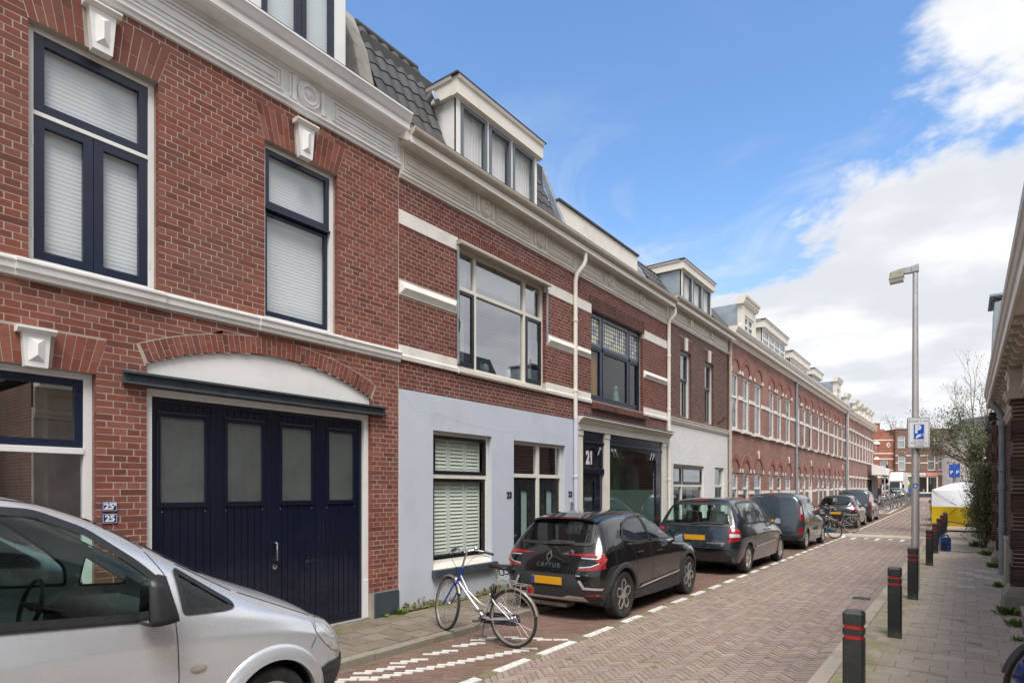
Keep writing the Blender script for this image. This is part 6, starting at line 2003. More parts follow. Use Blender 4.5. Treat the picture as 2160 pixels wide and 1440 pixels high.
MB().lathe([(.10, 0), (.09, .03), (.066, .04)], 'z', (.64, 17.05, .05), 14).build('pipe_foot', 'concrete', gp)
# its lower neighbour
RN = thing('brick_building', 'second dark brick building on the right, with closely spaced piers behind the shrub', 'building', (XR + .4, 24, 0))
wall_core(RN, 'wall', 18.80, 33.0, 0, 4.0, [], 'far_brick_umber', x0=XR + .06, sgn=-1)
MB().box(XR + .21, 8, 18.8, 33.0, 0, 4.15).build('building_shell', 'far_brick_umber', RN)
for yc in (19.2, 22.6, 26.0, 29.4):
 pier(RN, yc - .22, yc + .22, 3.9, x0=.60)
 MB().box(.53, XR + .1, yc - .3, yc + .3, 3.902, 4.02).box(.56, XR + .1, yc - .27, yc + .27, 4.022, 4.12).build('pier_cap', 'iron', RN)
q = MB()
for z in (3.45, 3.62, 3.79): q.box(.60, .70, 18.76, 18.79, z, z + .1)
q.build('vent_grille', 'sign_white', RN)
zd = MB().prism([(.53, 4.2), (1.6, 4.2), (1.6, 7.0), (.62, 6.85)], 'y', 20.6, 22.2).build('roof_turret', 'zinc', RN)
MB().box(.51, 1.65, 20.55, 22.25, 7.0, 7.06).tube([(.9, 21.0, 7.05), (.9, 21.0, 7.35)], .03, 6).box(.615, .63, 20.6, 22.2, 5.3, 5.33).box(.615, .63, 20.6, 22.2, 6.1, 6.13).build('turret_cap', 'lead', zd)
MB().prism([(.85, 4.1), (8, 4.1), (8, 6.4), (1.9, 6.4)], 'y', 23, 33).build('roof', 'roof_tile', RN)
# across-the-street roofs and chimneys that the windows on the left mirror
HM = thing('brick_house', 'brick house with tiled roof and chimney, mirrored in the upstairs windows opposite', 'house', (5.5, 8, 0))
MB().prism([(3.2, 4.2), (9.0, 4.2), (9.0, 7.4), (5.4, 8.4)], 'y', -6, 24).build('roof', 'roof_tile', HM)
for yc in (2.5, 10.0, 17.5):
 MB().box(5.0, 5.9, yc, yc + .9, 6.2, 9.0).box(4.93, 5.97, yc - .07, yc + .97, 8.8, 8.95).lathe([(.16, 0), (.14, .45), (.11, .45), (.11, .3)], 'z', (5.45, yc + .45, 9.0), 12).build('chimney', 'far_brick_umber', HM)
# stone step, cabinet
stp = thing('stone_step', 'rough grey concrete step against right brick wall', 'step', (.8, 9.9, .05))
MB().box(.59, 1.5, 9.82, 10.35, .05, .335).build('block', 'concrete', stp, bevel=.014)
MB().box(.57, 1.5, 9.80, 10.36, .336, .385).build('slab', 'old_stone', stp, bevel=.01)
cb = thing('utility_cabinet', 'grey utility cabinet with green graffiti loops beside the brick pier', 'cabinet', (.62, 14.3, .05))
c_ = MB().box(.575, .715, 13.95, 14.75, .09, .98).box(.565, .715, 13.93, 14.77, .981, 1.03).box(.60, .70, 14.0, 14.7, .05, .089).build('housing', 'cabinet_grey', cb, bevel=.01)
gr = MB()
for k in range(4):
 cz = .25 + k * .17
 gr.tube([(.5745, 14.08 + .05 * (k % 2) + .07 * math.cos(t), cz + .08 * math.sin(t)) for t in np.linspace(0, 2 * PI, 14)], .004, 4)
 gr.tube([(.60 + .035 * math.cos(t), 13.949, cz + .09 * math.sin(t)) for t in np.linspace(0, 2 * PI, 14)], .004, 4)
gr.build('graffiti', 'graffiti_green', c_)
# ================================================================== street furniture
def bollard(y, x, z, first=None, label='', g='black bollards along the right kerb'):
 if first is not None:
  return copy_tree(first, (x, y, z), random.uniform(-.03, .03), label, g)
 t = thing('bollard', label, 'bollard', (x, y, z), 0, g)
 w = .075
 def block(z0, z1, ww, c=.014):
  p = [(-ww + c, -ww), (ww - c, -ww), (ww, -ww + c), (ww, ww - c), (ww - c, ww), (-ww + c, ww), (-ww, ww - c), (-ww, -ww + c)]
  return MB().prism(p, 'z', z0, z1)
 block(-.05, .655, w).build('shaft', 'bollard_black', t, local=True, bevel=.004)
 block(.655, .685, w - .010).build('red_band', 'reflective_red', t, local=True)
 block(.685, .735, w).build('collar', 'bollard_black', t, local=True, bevel=.003)
 block(.735, .765, w - .010).build('red_band', 'reflective_red', t, local=True)
 mb = block(.765, .853, w)
 c = .014
 p = [(-w + c, -w), (w - c, -w), (w, -w + c), (w, w - c), (w - c, w), (-w + c, w), (-w, w - c), (-w, -w + c)]
 vs = [(a, b, .8535) for a, b in p] + [(a * .75, b * .75, .875) for a, b in p]
 mb.add(vs, [(i, (i + 1) % 8, 8 + (i + 1) % 8, 8 + i) for i in range(8)] + [tuple(range(8, 16))])
 mb.build('cap', 'bollard_black', t, local=True, bevel=.003)
 return t
b0 = bollard(5.62, -.725, .05, None, 'nearest black bollard with two red bands, cut off by the photo bottom')
names = ['black bollard with red bands, second from the front', 'black bollard standing right against the steel sign pole', 'black bollard just behind the sign pole, with dirt at its foot',
   'black bollard directly in front of the blue container', 'black bollard beside the blue container', 'black bollard just beyond the blue container', 'farthest black bollard, in front of the yellow tent']
for (y, nm) in zip((9.05, 12.35, 18.1, 21.6, 25.3, 28.7, 31.8), names):
 bollard(y, -.715 + random.uniform(-.01, .01), .05, b0, nm)
# lamp post with parking sign
LP = thing('street_lamp', 'tall brushed steel street lamp with mossy head beside the bollards', 'street lamp', (-.735, 13.3, .05))
MB().lathe([(.064, -.1), (.062, 2.6), (.053, 3.2), (.042, 5.780), (.001, 5.790)], 'z', (0, 0, 0), 24).build('pole', 'brushed_steel', LP, smooth=True, angle=40, local=True)
# head stretches over the road (-x), slightly upward at the pole
LH = MB()
LH.hull8([(-0.062, -.045, 5.790), (.055, -.045, 5.800), (.055, .045, 5.800), (-0.062, .045, 5.790)], [(-0.062, -.045, 5.910), (.055, -.045, 5.935), (.055, .045, 5.935), (-0.062, .045, 5.910)])
LH.hull8([(-0.223, -.05, 5.800), (-0.063, -.045, 5.790), (-0.063, .045, 5.790), (-0.223, .05, 5.800)], [(-0.223, -.05, 5.900), (-0.063, -.045, 5.910), (-0.063, .045, 5.910), (-0.223, .05, 5.900)])
LH.build('bracket', 'steel', LP, local=True, bevel=.01)
ca_ = MB()
ca_.hull8([(-0.409, -.10, 5.710), (-0.174, -.11, 5.730), (-0.174, .11, 5.730), (-0.409, .10, 5.710)], [(-0.391, -.07, 5.860), (-0.180, -.08, 5.900), (-0.180, .08, 5.900), (-0.391, .07, 5.860)])
ca_ = ca_.build('lamp_head', 'lamp_mossy', LP, local=True, bevel=.02)
MB().hull8([(-0.397, -.075, 5.655), (-0.180, -.08, 5.670), (-0.180, .08, 5.670), (-0.397, .075, 5.655)], [(-0.403, -.09, 5.708), (-0.177, -.1, 5.728), (-0.177, .1, 5.728), (-0.403, .09, 5.708)]).build('lamp_cover', 'lamp_glass', ca_, local=True, bevel=.012)
stk = thing('sticker', 'round blue sticker on the steel lamp pole', 'sticker', (-.735, 13.3, 1.97))
def curved_disc(r, rad, z, mat, name, parent, face=-PI / 2, n=20):
 vs = [(rad * math.cos(face), rad * math.sin(face), z)]
 for i in range(n):
  t = 2 * PI * i / n
  a = face + r * math.cos(t) / rad
  vs.append((rad * math.cos(a), rad * math.sin(a), z + r * math.sin(t)))
 fs = [(0, 1 + i, 1 + (i + 1) % n) for i in range(n)]
 mb = MB(); mb.add(vs, fs)
 return mb.build(name, mat, parent, local=True)
FA = math.atan2(-13.3, .735)
cd = curved_disc(.058, .0655, 0, 'sign_white', 'rim', stk, FA)
curved_disc(.049, .0663, 0, 'sign_blue', 'disc', stk, FA)
q = curved_disc(.020, .0671, -.008, 'sign_white', 'symbol', stk, FA)
curved_disc(.010, .0671, .026, 'sign_white', 'symbol', stk, FA)
# parking sign; it faces the road user, nearly square to the camera
PS = thing('parking_sign', 'blue and white parking zone sign with coin hand on lamp pole', 'sign', (-.735, 13.3, 2.92), R(27))
PS.scale = (.92, 1, .92)
def lrect(x0, x1, z0, z1, r, n=5):
 pts = []
 for (cx, cz, s) in ((x1 - r, z1 - r, 0), (x0 + r, z1 - r, 90), (x0 + r, z0 + r, 180), (x1 - r, z0 + r, 270)):
  for k in range(n + 1):
   t = R(s + 90 * k / n)
   pts.append((cx + r * math.cos(t), cz + r * math.sin(t)))
 return pts
MB().prism(lrect(-.20, .20, -.30, .30, .035), 'y', -.125, -.105).build('plate', 'steel', PS, local=True)
MB().prism(lrect(-.192, .192, -.292, .292, .03), 'y', -.128, -.1255).build('border', 'sign_white', PS, local=True)
MB().prism(lrect(-.178, .178, -.278, .278, .022), 'y', -.1295, -.1283).build('line', 'sign_black', PS, local=True)
MB().prism(lrect(-.172, .172, -.272, .272, .018), 'y', -.131, -.1297).build('face', 'sign_white', PS, local=True)
MB().prism(lrect(-.103, .103, -.135, .172, .016), 'y', -.1325, -.1312).build('panel_border', 'sign_black', PS, local=True)
MB().prism(lrect(-.100, .100, -.132, .169, .014), 'y', -.134, -.1327).build('panel_edge', 'sign_white', PS, local=True)
MB().prism(lrect(-.090, .090, -.122, .159, .008), 'y', -.1355, -.1342).build('panel', 'sign_blue', PS, local=True)
def sign_text(s, size, x, z, mat, bold=.003, sx=1.0, space=1.0):
 me = text_mesh(s, size, 'lettering', .0005, bold, space=space)
 me.materials.clear(); me.materials.append(M[mat])
 o = link('lettering', me, PS, (x, -.1365 if mat == 'sign_white' else -.132, z))
 o.rotation_euler = (PI / 2, 0, 0)
 o.scale = (sx, 1, 1)
sign_text('P', .205, -.02, .062, 'sign_white', .012)
sign_text('ZONE', .052, -.09, .222, 'sign_black', .0, 1.15, 1.1)
sign_text('30082', .030, .115, .226, 'sign_black', 0, 1.2)
sign_text('ma. t/m za.', .046, 0, -.163, 'sign_black', 0, 1.0)
sign_text('09.00-23.00 uur', .046, 0, -.205, 'sign_black', 0, 1.0)
sign_text('herhaling', .046, 0, -.247, 'sign_black', 0, 1.0)
ph = MB(); ph.add([(.02, -.1322, .205), (.042, -.1322, .205), (.042, -.1322, .245), (.02, -.1322, .245)], [(0, 1, 2, 3)])
ph.add([(.024, -.1325, .211), (.038, -.1325, .211), (.038, -.1325, .240), (.024, -.1325, .240)], [(0, 1, 2, 3)])
ph.mi[-1] = 1
ph.build('phone_symbol', ['sign_black', 'sign_white'], PS, local=True)
hand = [(-.062, -.098), (-.045, -.112), (-.025, -.100), (.0, -.082), (.02, -.078), (.040, -.066), (.046, -.056), (.036, -.050), (.018, -.058), (.030, -.040), (.040, -.030), (.028, -.026), (.006, -.032), (-.018, -.036), (-.036, -.050), (-.048, -.072)]
MB().prism(hand, 'y', -.1372, -.1357).build('hand_symbol', 'sign_white', PS, local=True)
MB().prism([(.045, -.045), (.074, -.012), (.078, -.016), (.050, -.052)], 'y', -.137, -.1357).prism([(.074, -.012), (.080, -.012), (.080, -.090), (.074, -.090)], 'y', -.1371, -.1358).build('slot_symbol', 'sign_white', PS, local=True)
MB().tube([(0, -.06, .18), (0, -.105, .18)], .02, 8).tube([(0, -.06, -.18), (0, -.105, -.18)], .02, 8).build('clamp', 'steel', PS, local=True)
# far lamps and signs
def far_lamp(x, y, h, label, arm, r=.06):
 gz = ground_z(y)
 t = thing('street_lamp', label, 'street lamp', (x, y, gz), 0, 'street lamps farther off')
 MB().lathe([(r, 0), (r, 2), (r * .75, 2.4), (r * .7, h), (.001, h + .01)], 'z', (0, 0, 0), 14).build('pole', 'brushed_steel', t, smooth=True, angle=40, local=True)
 hd = MB().hull8([(.0, -.1, h - .12), (arm, -.1, h - .08), (arm, .1, h - .08), (.0, .1, h - .12)] if arm > 0 else [(arm, -.1, h - .08), (0, -.1, h - .12), (0, .1, h - .12), (arm, .1, h - .08)],
     [(.0, -.07, h + .02), (arm, -.07, h + .05), (arm, .07, h + .05), (.0, .07, h + .02)] if arm > 0 else [(arm, -.07, h + .05), (0, -.07, h + .02), (0, .07, h + .02), (arm, .07, h + .05)])
 hd.build('lamp_head', 'lamp_mossy', t, local=True)
 return t
far_lamp(-5.55, 40.6, 6.45, 'street lamp on the left pavement in front of the arched houses', .95)
far_lamp(-10.0, 88, 7.0, 'thin street lamp in front of the stepped gable at far end', .9, .07)
far_lamp(-1.3, 92, 6.2, 'thin street lamp in front of the far shops, left of the blue boards', .5, .07)
NS = thing('traffic_sign', 'round no-stopping sign over small plate on a thin post near white canopy', 'sign', (-5.75, 63.5, ground_z(63)))
MB().tube([(0, 0, 0), (0, 0, 3.3)], .04, 8).build('post', 'steel', NS, local=True)
MB().lathe([(.42, -.03), (.42, -.05), (.001, -.05)], 'y', (0, 0, 3.05), 20).build('disc', 'grey_bike', NS, local=True)
MB().box(-.36, .36, -.06, -.03, 1.95, 2.62).build('plate', 'sign_white', NS, local=True)
MB().lathe([(.26, -.065), (.26, -.06), (.20, -.06), (.20, -.065)], 'y', (0, 0, 2.28), 18).box(-.03, .03, -.066, -.061, 2.1, 2.46).build('symbol', 'sign_black', NS, local=True)
BP = thing('parking_board', 'pair of blue parking boards on a thick steel post behind white tent', 'sign', (-.72, 60.5, ground_z(60)))
MB().tube([(0, 0, 0), (0, 0, 3.75)], .13, 12).build('post', 'steel', BP, local=True, smooth=True, angle=40)
for s in (-1, 1):
 q = MB().box(s * .03 + (0 if s > 0 else -.32), s * .03 + (.32 if s > 0 else 0), -.20, -.14, 2.55, 3.6).build('board', 'sign_blue', BP, local=True)
 me = text_mesh('P', .34, 'lettering', .004, .012); me.materials.clear(); me.materials.append(M['sign_white'])
 o = link('lettering', me, q, (s * .19, -.206, 2.95)); o.rotation_euler = (PI / 2, 0, 0)
YS = thing('priority_sign', 'small orange-yellow diamond priority sign behind the shrub', 'sign', (.65, 62, ground_z(62)))
MB().tube([(0, 0, 0), (0, 0, 3.4)], .04, 8).build('post', 'steel', YS, local=True)
MB().prism([(0, 2.6), (.4, 3.0), (0, 3.4), (-.4, 3.0)], 'y', -.07, -.04).build('plate', 'amber', YS, local=True)
DP = thing('lamp_post', 'slim dark post in front of the far green shop screen', 'post', (-7.95, 90, ground_z(90)))
MB().tube([(0, 0, 0), (0, 0, 4.1)], .10, 8).lathe([(.16, 0), (.16, .12), (.1, .3), (.001, .35)], 'z', (0, 0, 4.1), 10).build('post', 'iron', DP, local=True)
# tent over the works on the right pavement
TT = thing('work_tent', 'white over yellow pop-up work tent standing on right pavement', 'tent', (-.12, 37.2, ground_z(37)), R(-5))
def hub_wall(p0, p1, z0, zm, z1, out, mats, parent, name='tent_wall'):
 """fabric wall of four triangles pushed out at the hub; yellow below, white above"""
 a0, a1 = Vector((p0[0], p0[1], z0)), Vector((p1[0], p1[1], z0))
 m0, m1 = Vector((p0[0], p0[1], zm)), Vector((p1[0], p1[1], zm))
 b0, b1 = Vector((p0[0], p0[1], z1)), Vector((p1[0], p1[1], z1))
 hub = (m0 + m1) / 2 + Vector(out)
 e0, e1 = m0 + Vector(out) * .12, m1 + Vector(out) * .12
 for nm, mt, quad in ((name + '_skirt', mats[0], (a0, a1, e1, e0)), (name, mats[1], (e0, e1, b1, b0))):
  mb = MB()
  n = 10
  vs, fs = [], []
  for j in range(n + 1):
   for i in range(n + 1):
    u, v = i / n, j / n
    p = (quad[0] * (1 - u) + quad[1] * u) * (1 - v) + (quad[3] * (1 - u) + quad[2] * u) * v
    vv = v if mt == mats[0] else 1 - v
    t = max(0.0, min(1.0, vv - abs(u - .5) * 2 * vv))
    wr = .012 * math.sin(u * 21 + v * 9) * (1 - abs(u - .5) * 2) * math.sin(PI * v)
    vs.append(p + (hub - (m0 + m1) / 2) * t + Vector(out).normalized() * wr)
  for j in range(n):
   for i in range(n):
    k = j * (n + 1) + i
    fs.append((k, k + 1, k + n + 2, k + n + 1))
  mb.add(vs, fs)
  mb.build(nm, mt, parent, local=True, smooth=True, angle=60)
 rods = MB()
 for q in (a0, a1, b0, b1):
  rods.tube([q, hub + Vector(out) * .02], .008, 6)
 rods.lathe([(.04, 0), (.03, .04), (.001, .05)], 'y', tuple(hub), 8)
 rods.build('rod', 'seat_dark', parent, local=True)
w_ = 1.12
cz = [(-w_, -w_), (w_, -w_), (w_, w_), (-w_, w_)]
outs = [(0, -.22, 0), (.22, 0, 0), (0, .22, 0), (-.22, 0, 0)]
for k in range(4):
 hub_wall(cz[k], cz[(k + 1) % 4], 0.0, .98, 1.78, outs[k], ('tent_yellow', 'tent_white'), TT)
rv, rf_ = [], []
n = 10
for j in range(n + 1):
 for i in range(n + 1):
  u, v = i / n * 2 - 1, j / n * 2 - 1
  h = 1.78 + .36 * (1 - max(abs(u), abs(v)) ** 1.6) + .02 * (1 - u * u) * (1 - v * v)
  rv.append((u * w_, v * w_, h))
for j in range(n):
 for i in range(n):
  k = j * (n + 1) + i
  rf_.append((k, k + 1, k + n + 2, k + n + 1))
MB().add(rv, rf_).build('tent_roof', 'tent_white', TT, local=True, smooth=True, angle=50)
q = MB()
for (x, z) in ((-.55, .72), (.5, .72), (-.9, .10), (.95, .10)): q.lathe([(.03, 0), (.001, -.012)], 'y', (x, -w_ - .16, z), 8)
q.build('eyelet', 'seat_dark', TT, local=True)
uc = thing('utility_cover', 'small square iron utility cover in the road bricks beside the kerb', 'cover', (-1.46, 12.2, 0))
MB().box(-1.60, -1.32, 12.05, 12.35, -.03, .004).build('lid', 'iron', uc, bevel=.004)
MB().box(-1.62, -1.60, 12.03, 12.37, -.03, .006).box(-1.32, -1.30, 12.03, 12.37, -.03, .006).box(-1.60, -1.32, 12.35, 12.37, -.03, .006).box(-1.60, -1.32, 12.03, 12.05, -.03, .006).build('cover_frame', 'concrete', uc)
# hand truck lying before the tent, blue container, hose
HT = thing('hand_truck', 'black hand truck lying on the pavement against yellow tent wall', 'hand truck', (-.15, 35.65, PAV_R + .04), R(8))
MB().tube([(-.55, 0, .25), (-.42, .02, .30), (.45, .0, .10)], .02, 8).tube([(-.55, .25, .25), (-.42, .25, .30), (.45, .25, .10)], .02, 8).tube([(-.55, 0, .25), (-.55, .25, .25)], .02, 8).tube([(0, 0, .2), (0, .25, .2)], .018, 8).build('frame', 'black_plastic', HT, local=True)
MB().box(-.60, -.54, -.02, .27, 0, .62).build('toe_plate', 'black_plastic', HT, local=True)
for y in (-.06, .31):
 MB().lathe([(.03, -.03), (.11, -.03), (.12, 0), (.11, .03), (.03, .03)], 'y', (.30, y, .12), 16, closed=True).build('wheel', 'rubber', HT, local=True)
MB().box(.38, .78, -.02, .30, 0, .24).build('tool_case', 'cladding', HT, local=True, bevel=.02)
BC = thing('blue_container', 'blue plastic canister with dark opening beside the bollards', 'canister', (-.50, 22.6, PAV_R), R(10))
pts = lrect(-.13, .13, 0, .42, .06)
MB().prism([(a, b) for a, b in pts], 'y', -.16, .16).build('body', 'blue_plastic', BC, local=True, bevel=.03)
MB().box(-.11, .02, -.175, -.15, .07, .26).build('front_panel', 'black_plastic', BC, local=True, bevel=.01)
MB().tube([(-.09, 0, .41), (-.07, 0, .47), (.06, 0, .48), (.09, 0, .41)], .022, 8).build('handle', 'blue_plastic', BC, local=True)
HS = MB().tube([(-.3, 22.5, .07), (0.0, 22.3, .07), (.35, 22.7, .07), (.15, 24.0, .07), (.28, 25.6, .07), (.05, 27.5, .07), (-.1, 30, .07), (-.2, 34.5, .07)], .012, 6).build('hose', 'grey_bike', None)
tag(HS, 'thin grey hose winding over the pavement from canister to tent', 'hose')
# ================================================================== plants
def leaf_quads(mb, pts, size, rnd, up=.4):
 for p in pts:
  a = Vector((rnd.gauss(0, 1), rnd.gauss(0, 1), rnd.gauss(0, 1))).normalized()
  b = a.cross(Vector((rnd.gauss(0, 1), rnd.gauss(0, 1), rnd.gauss(0, 1)))).normalized()
  s = size * rnd.uniform(.6, 1.4)
  c = Vector(p)
  mb.add([c - a * s, c - b * s * .45, c + a * s, c + b * s * .45], [(0, 1, 2, 3)])
def branch_tree(mb, p, d, ln, r, depth, rnd, tips, spread=.5, upw=.15, nmin=2, nmax=3, shrink=.72):
 n = 4
 pts, rr = [Vector(p)], [r]
 q = Vector(p)
 dd = Vector(d).normalized()
 for i in range(n):
  dd = (dd + Vector((rnd.gauss(0, .09), rnd.gauss(0, .09), rnd.gauss(0, .07) + upw * .12))).normalized()
  q = q + dd * (ln / n)
  pts.append(q.copy()); rr.append(r * (1 - .35 * (i + 1) / n))
 mb.tube(pts, rr, 7 if r > .03 else (5 if r > .012 else 4), cap=False)
 if depth == 0:
  tips.append(q); return
 tips.append(pts[2])
 k = rnd.randint(nmin, nmax)
 for i in range(k):
  t = rnd.randint(2, n)
  nd = (dd + Vector((rnd.gauss(0, spread), rnd.gauss(0, spread), rnd.gauss(0, spread * .6) + upw))).normalized()
  branch_tree(mb, pts[t], nd, ln * rnd.uniform(shrink - .12, shrink + .1), rr[t] * .68, depth - 1, rnd, tips, spread, upw, nmin, nmax, shrink)
# bare tree over the tent
rnd = random.Random(5)
BT = thing('bare_tree', 'bare grey tree with a few dry leaves rising behind the shrub on the right', 'tree', (.62, 45, ground_z(45)))
tr, tips = MB(), []
tr.tube([(0, 0, 0), (.05, 0, 1.5), (.0, 0, 3.2), (.05, .1, 4.6)], [.13, .11, .095, .08], 10)
for (z, d, l, r) in ((3.0, (-.75, .1, .55), 2.0, .045), (3.6, (.3, .3, .9), 2.2, .05), (4.2, (-.6, -.2, .8), 2.1, .045), (4.55, (-.15, .1, 1), 2.2, .05), (3.3, (-.95, -.2, .28), 2.3, .035), (4.5, (.3, -.2, 1), 2.3, .05), (4.0, (-.8, .1, .45), 2.2, .035)):
 branch_tree(tr, (.03, .05, z), d, l, r, 4, rnd, tips, .36, .16, 2, 3, .66)
tr.build('trunk', 'twig', BT, local=True)
lv = MB()
leaf_quads(lv, [t + Vector((rnd.gauss(0, .12), rnd.gauss(0, .12), rnd.gauss(0, .1))) for t in tips for _ in range(1) if rnd.random() < .32], .055, rnd)
leaf_quads(lv, [(rnd.gauss(.45, .30), rnd.gauss(0, .3), rnd.gauss(5.3, 1.1)) for _ in range(1300)], .055, rnd)
lv.build('crown', 'leaf_brown', BT, local=True)
# small evergreen tree leaning over the pavement
rnd = random.Random(9)
ET = thing('evergreen_tree', 'loose evergreen tree leaning out over the pavement, its crown above the tent', 'tree', (.62, 31.5, .05))
tr, tips = MB(), []
tr.tube([(0, 0, 0), (-.05, 0, 1.2), (-.2, .1, 2.2), (-.5, .2, 3.1)], [.085, .075, .06, .045], 8)
for (z, x, d, l) in ((2.2, -.2, (-.5, .2, .8), 1.3), (2.8, -.4, (-.8, 0, .5), 1.4), (3.1, -.5, (-.6, .3, .7), 1.2), (3.0, -.45, (.2, .1, .9), 1.2), (2.4, -.25, (.1, -.4, .7), 1.1), (3.05, -.5, (-.9, -.2, .35), 1.2)):
 branch_tree(tr, (x, .15, z), d, l, .03, 3, rnd, tips, .5, .08, 2, 3, .7)
tr.build('trunk', 'bark', ET, local=True)
lv = MB()
pts = []
for t in tips:
 if t.x > .45: continue
 for _ in range(rnd.randint(20, 46)):
  pts.append(t + Vector((rnd.gauss(0, .17), rnd.gauss(0, .2), rnd.gauss(0, .13))))
leaf_quads(lv, pts[:14000], .040, rnd)
lv.build('crown', 'leaf_shrub', ET, local=True)
def shrub(x, y, h, rx, ry, n, label, seed, leaf='leaf_shrub', size=.034, lean=0.0):
 rnd = random.Random(seed)
 t = thing('shrub', label, 'shrub', (x, y, .05), 0, 'shrubs along the right wall')
 st, tips = MB(), []
 for i in range(9):
  branch_tree(st, (rnd.uniform(-.12, .12), rnd.uniform(-ry * .5, ry * .5), 0), (rnd.gauss(0, .12) + lean, rnd.gauss(0, .15), 1), h * .42, .016, 3, rnd, tips, .30, .25, 2, 3, .68)
 st.build('stem', 'bark', t, local=True)
 lv = MB()
 pts = []
 blobs = [(rnd.gauss(0, rx * .45), rnd.gauss(0, ry * .45), rnd.uniform(.12, 1.0) ** .8 * h, rnd.uniform(.10, .22)) for _ in range(46)]
 for _ in range(n):
  bx, by, bz, br = rnd.choice(blobs)
  w = 1.0 - .35 * (bz / h)
  pts.append((bx * w + lean * bz + rnd.gauss(0, br), by * w + rnd.gauss(0, br), max(.05, bz + rnd.gauss(0, br))))
 leaf_quads(lv, pts, size, rnd)
 lv.build('leaves', leaf, t, local=True)
 return t
shrub(.50, 24.4, 2.5, .24, .9, 14000, 'dense speckled shrub growing against the right brick wall', 3)
shrub(.56, 27.5, 3.7, .36, 1.0, 12000, 'taller ragged shrub behind the dense one, merging into the leaning tree', 4, lean=-.05)
def weed(x, y, z, s, n, label, seed):
 rnd = random.Random(seed)
 mb = MB()
 for _ in range(n):
  a = rnd.uniform(0, 2 * PI)
  r = abs(rnd.gauss(0, s * .4))
  c = Vector((math.cos(a) * r, math.sin(a) * r * 1.4, 0))
  l = s * rnd.uniform(.35, .9)
  d = Vector((math.cos(a) * .6 + rnd.gauss(0, .3), math.sin(a) * .6 + rnd.gauss(0, .3), rnd.uniform(.3, 1))).normalized()
  w = d.cross(Vector((0, 0, 1)))
  w = (w if w.length > .1 else Vector((1, 0, 0))).normalized() * l * .17
  mb.add([c - w * .4, c + d * l * .5 - w + Vector((0, 0, .01)), c + d * l, c + d * l * .5 + w, c + w * .4], [(0, 1, 2, 3, 4)])
 o = mb.build('weed', 'leaf_weed', None)
 o.location = (x, y, z)
 return tag(o, label, 'weed', 'weeds at the foot of the walls')
weed(-6.71, 6.27, .07, .13, 60, 'leafy weed at the corner of the slate plinth and blue wall', 1)
weed(-6.72, 5.98, .07, .07, 36, 'low weed before the slate plinth of the coach doors', 2)
weed(-6.70, 7.0, .07, .06, 40, 'weed in the moss under the shuttered window', 3)
weed(.50, 11.75, .05, .17, 120, 'bushy weed at the foot of the nearest brick pier', 4)
weed(.50, 14.9, .05, .14, 90, 'weed at the foot of the grey cabinet', 5)
weed(.55, 10.75, .05, .14, 90, 'grassy weed behind the concrete step', 6)
weed(.52, 9.72, .05, .08, 50, 'small weed at the corner of the concrete step', 7)
weed(.52, 18.6, .05, .16, 110, 'weed at the second building corner', 8)
weed(.48, 21.9, .05, .20, 160, 'spreading weed at the foot of the dense shrub', 9)
weed(.28, 25.0, .05, .24, 160, 'bright green weed in front of the shrubs', 10)
rnd = random.Random(77)       # moss crust under the blue wall
mb = MB()
for _ in range(420):
 y = rnd.uniform(6.35, 9.1)
 zz = abs(rnd.gauss(0, .035))
 c = Vector((X0 + .02 + rnd.uniform(0, .03) + max(0, .05 - zz), y, PAV_L + zz * (1 + .8 * math.sin(y * 3.1))))
 r = rnd.uniform(.010, .026)
 mb.lathe([(.001, r * .7), (r * .8, r * .4), (r, 0)], 'z', tuple(c), 6)
mo = mb.build('moss', 'moss_mat' if 'moss_mat' in M else pbr('moss_mat', (.13, .115, .035), .95, var=.4, vs=14, bump=.8, bs=60), None)
mo['kind'] = 'stuff'
rnd = random.Random(78)
mb = MB()
for _ in range(140):
 if rnd.random() < .5: x, y, z = rnd.uniform(.1, .55), rnd.uniform(8, 20), PAV_R + .004
 else: x, y, z = rnd.uniform(-6.7, -4.3), rnd.uniform(4, 13), .08 if rnd.random() < 0 else .006
 if -6.78 < x < -5.3: z = PAV_L + .006
 s = rnd.uniform(.008, .022); a = rnd.uniform(0, 6.28)
 mb.add([(x + s * math.cos(a + t), y + s * math.sin(a + t) * rnd.uniform(.5, 1), z + rnd.uniform(0, .004)) for t in (0, 1.5, 3.1, 4.6)], [(0, 1, 2, 3)])
lt = mb.build('dead_leaves', 'leaf_brown', None); lt['kind'] = 'stuff'
# leafless tree beyond the end buildings
rnd = random.Random(12)
FT = far_thing('bare_tree', 'large bare tree rising behind the stepped gable', 'tree', 68.5, 112, ground_z(110))
tr, tips = MB(), []
tr.tube([(0, 0, 0), (.2, 0, 4), (.1, 0, 7)], [.35, .28, .22], 9)
for d in ((-.8, 0, .8), (.8, .2, .8), (-.3, .3, 1), (.4, -.3, 1), (0, 0, 1.1)):
 branch_tree(tr, (.1, 0, rnd.uniform(5.5, 7)), d, 3.6, .14, 4, rnd, tips, .38, .18, 2, 3, .70)
tr.build('trunk', 'twig', FT, local=True)
lv = MB()
leaf_quads(lv, [t + Vector((rnd.gauss(0, .3), rnd.gauss(0, .3), rnd.gauss(0, .3))) for t in tips for _ in range(2)], .13, rnd)
lv.build('crown', 'twig', FT, local=True)
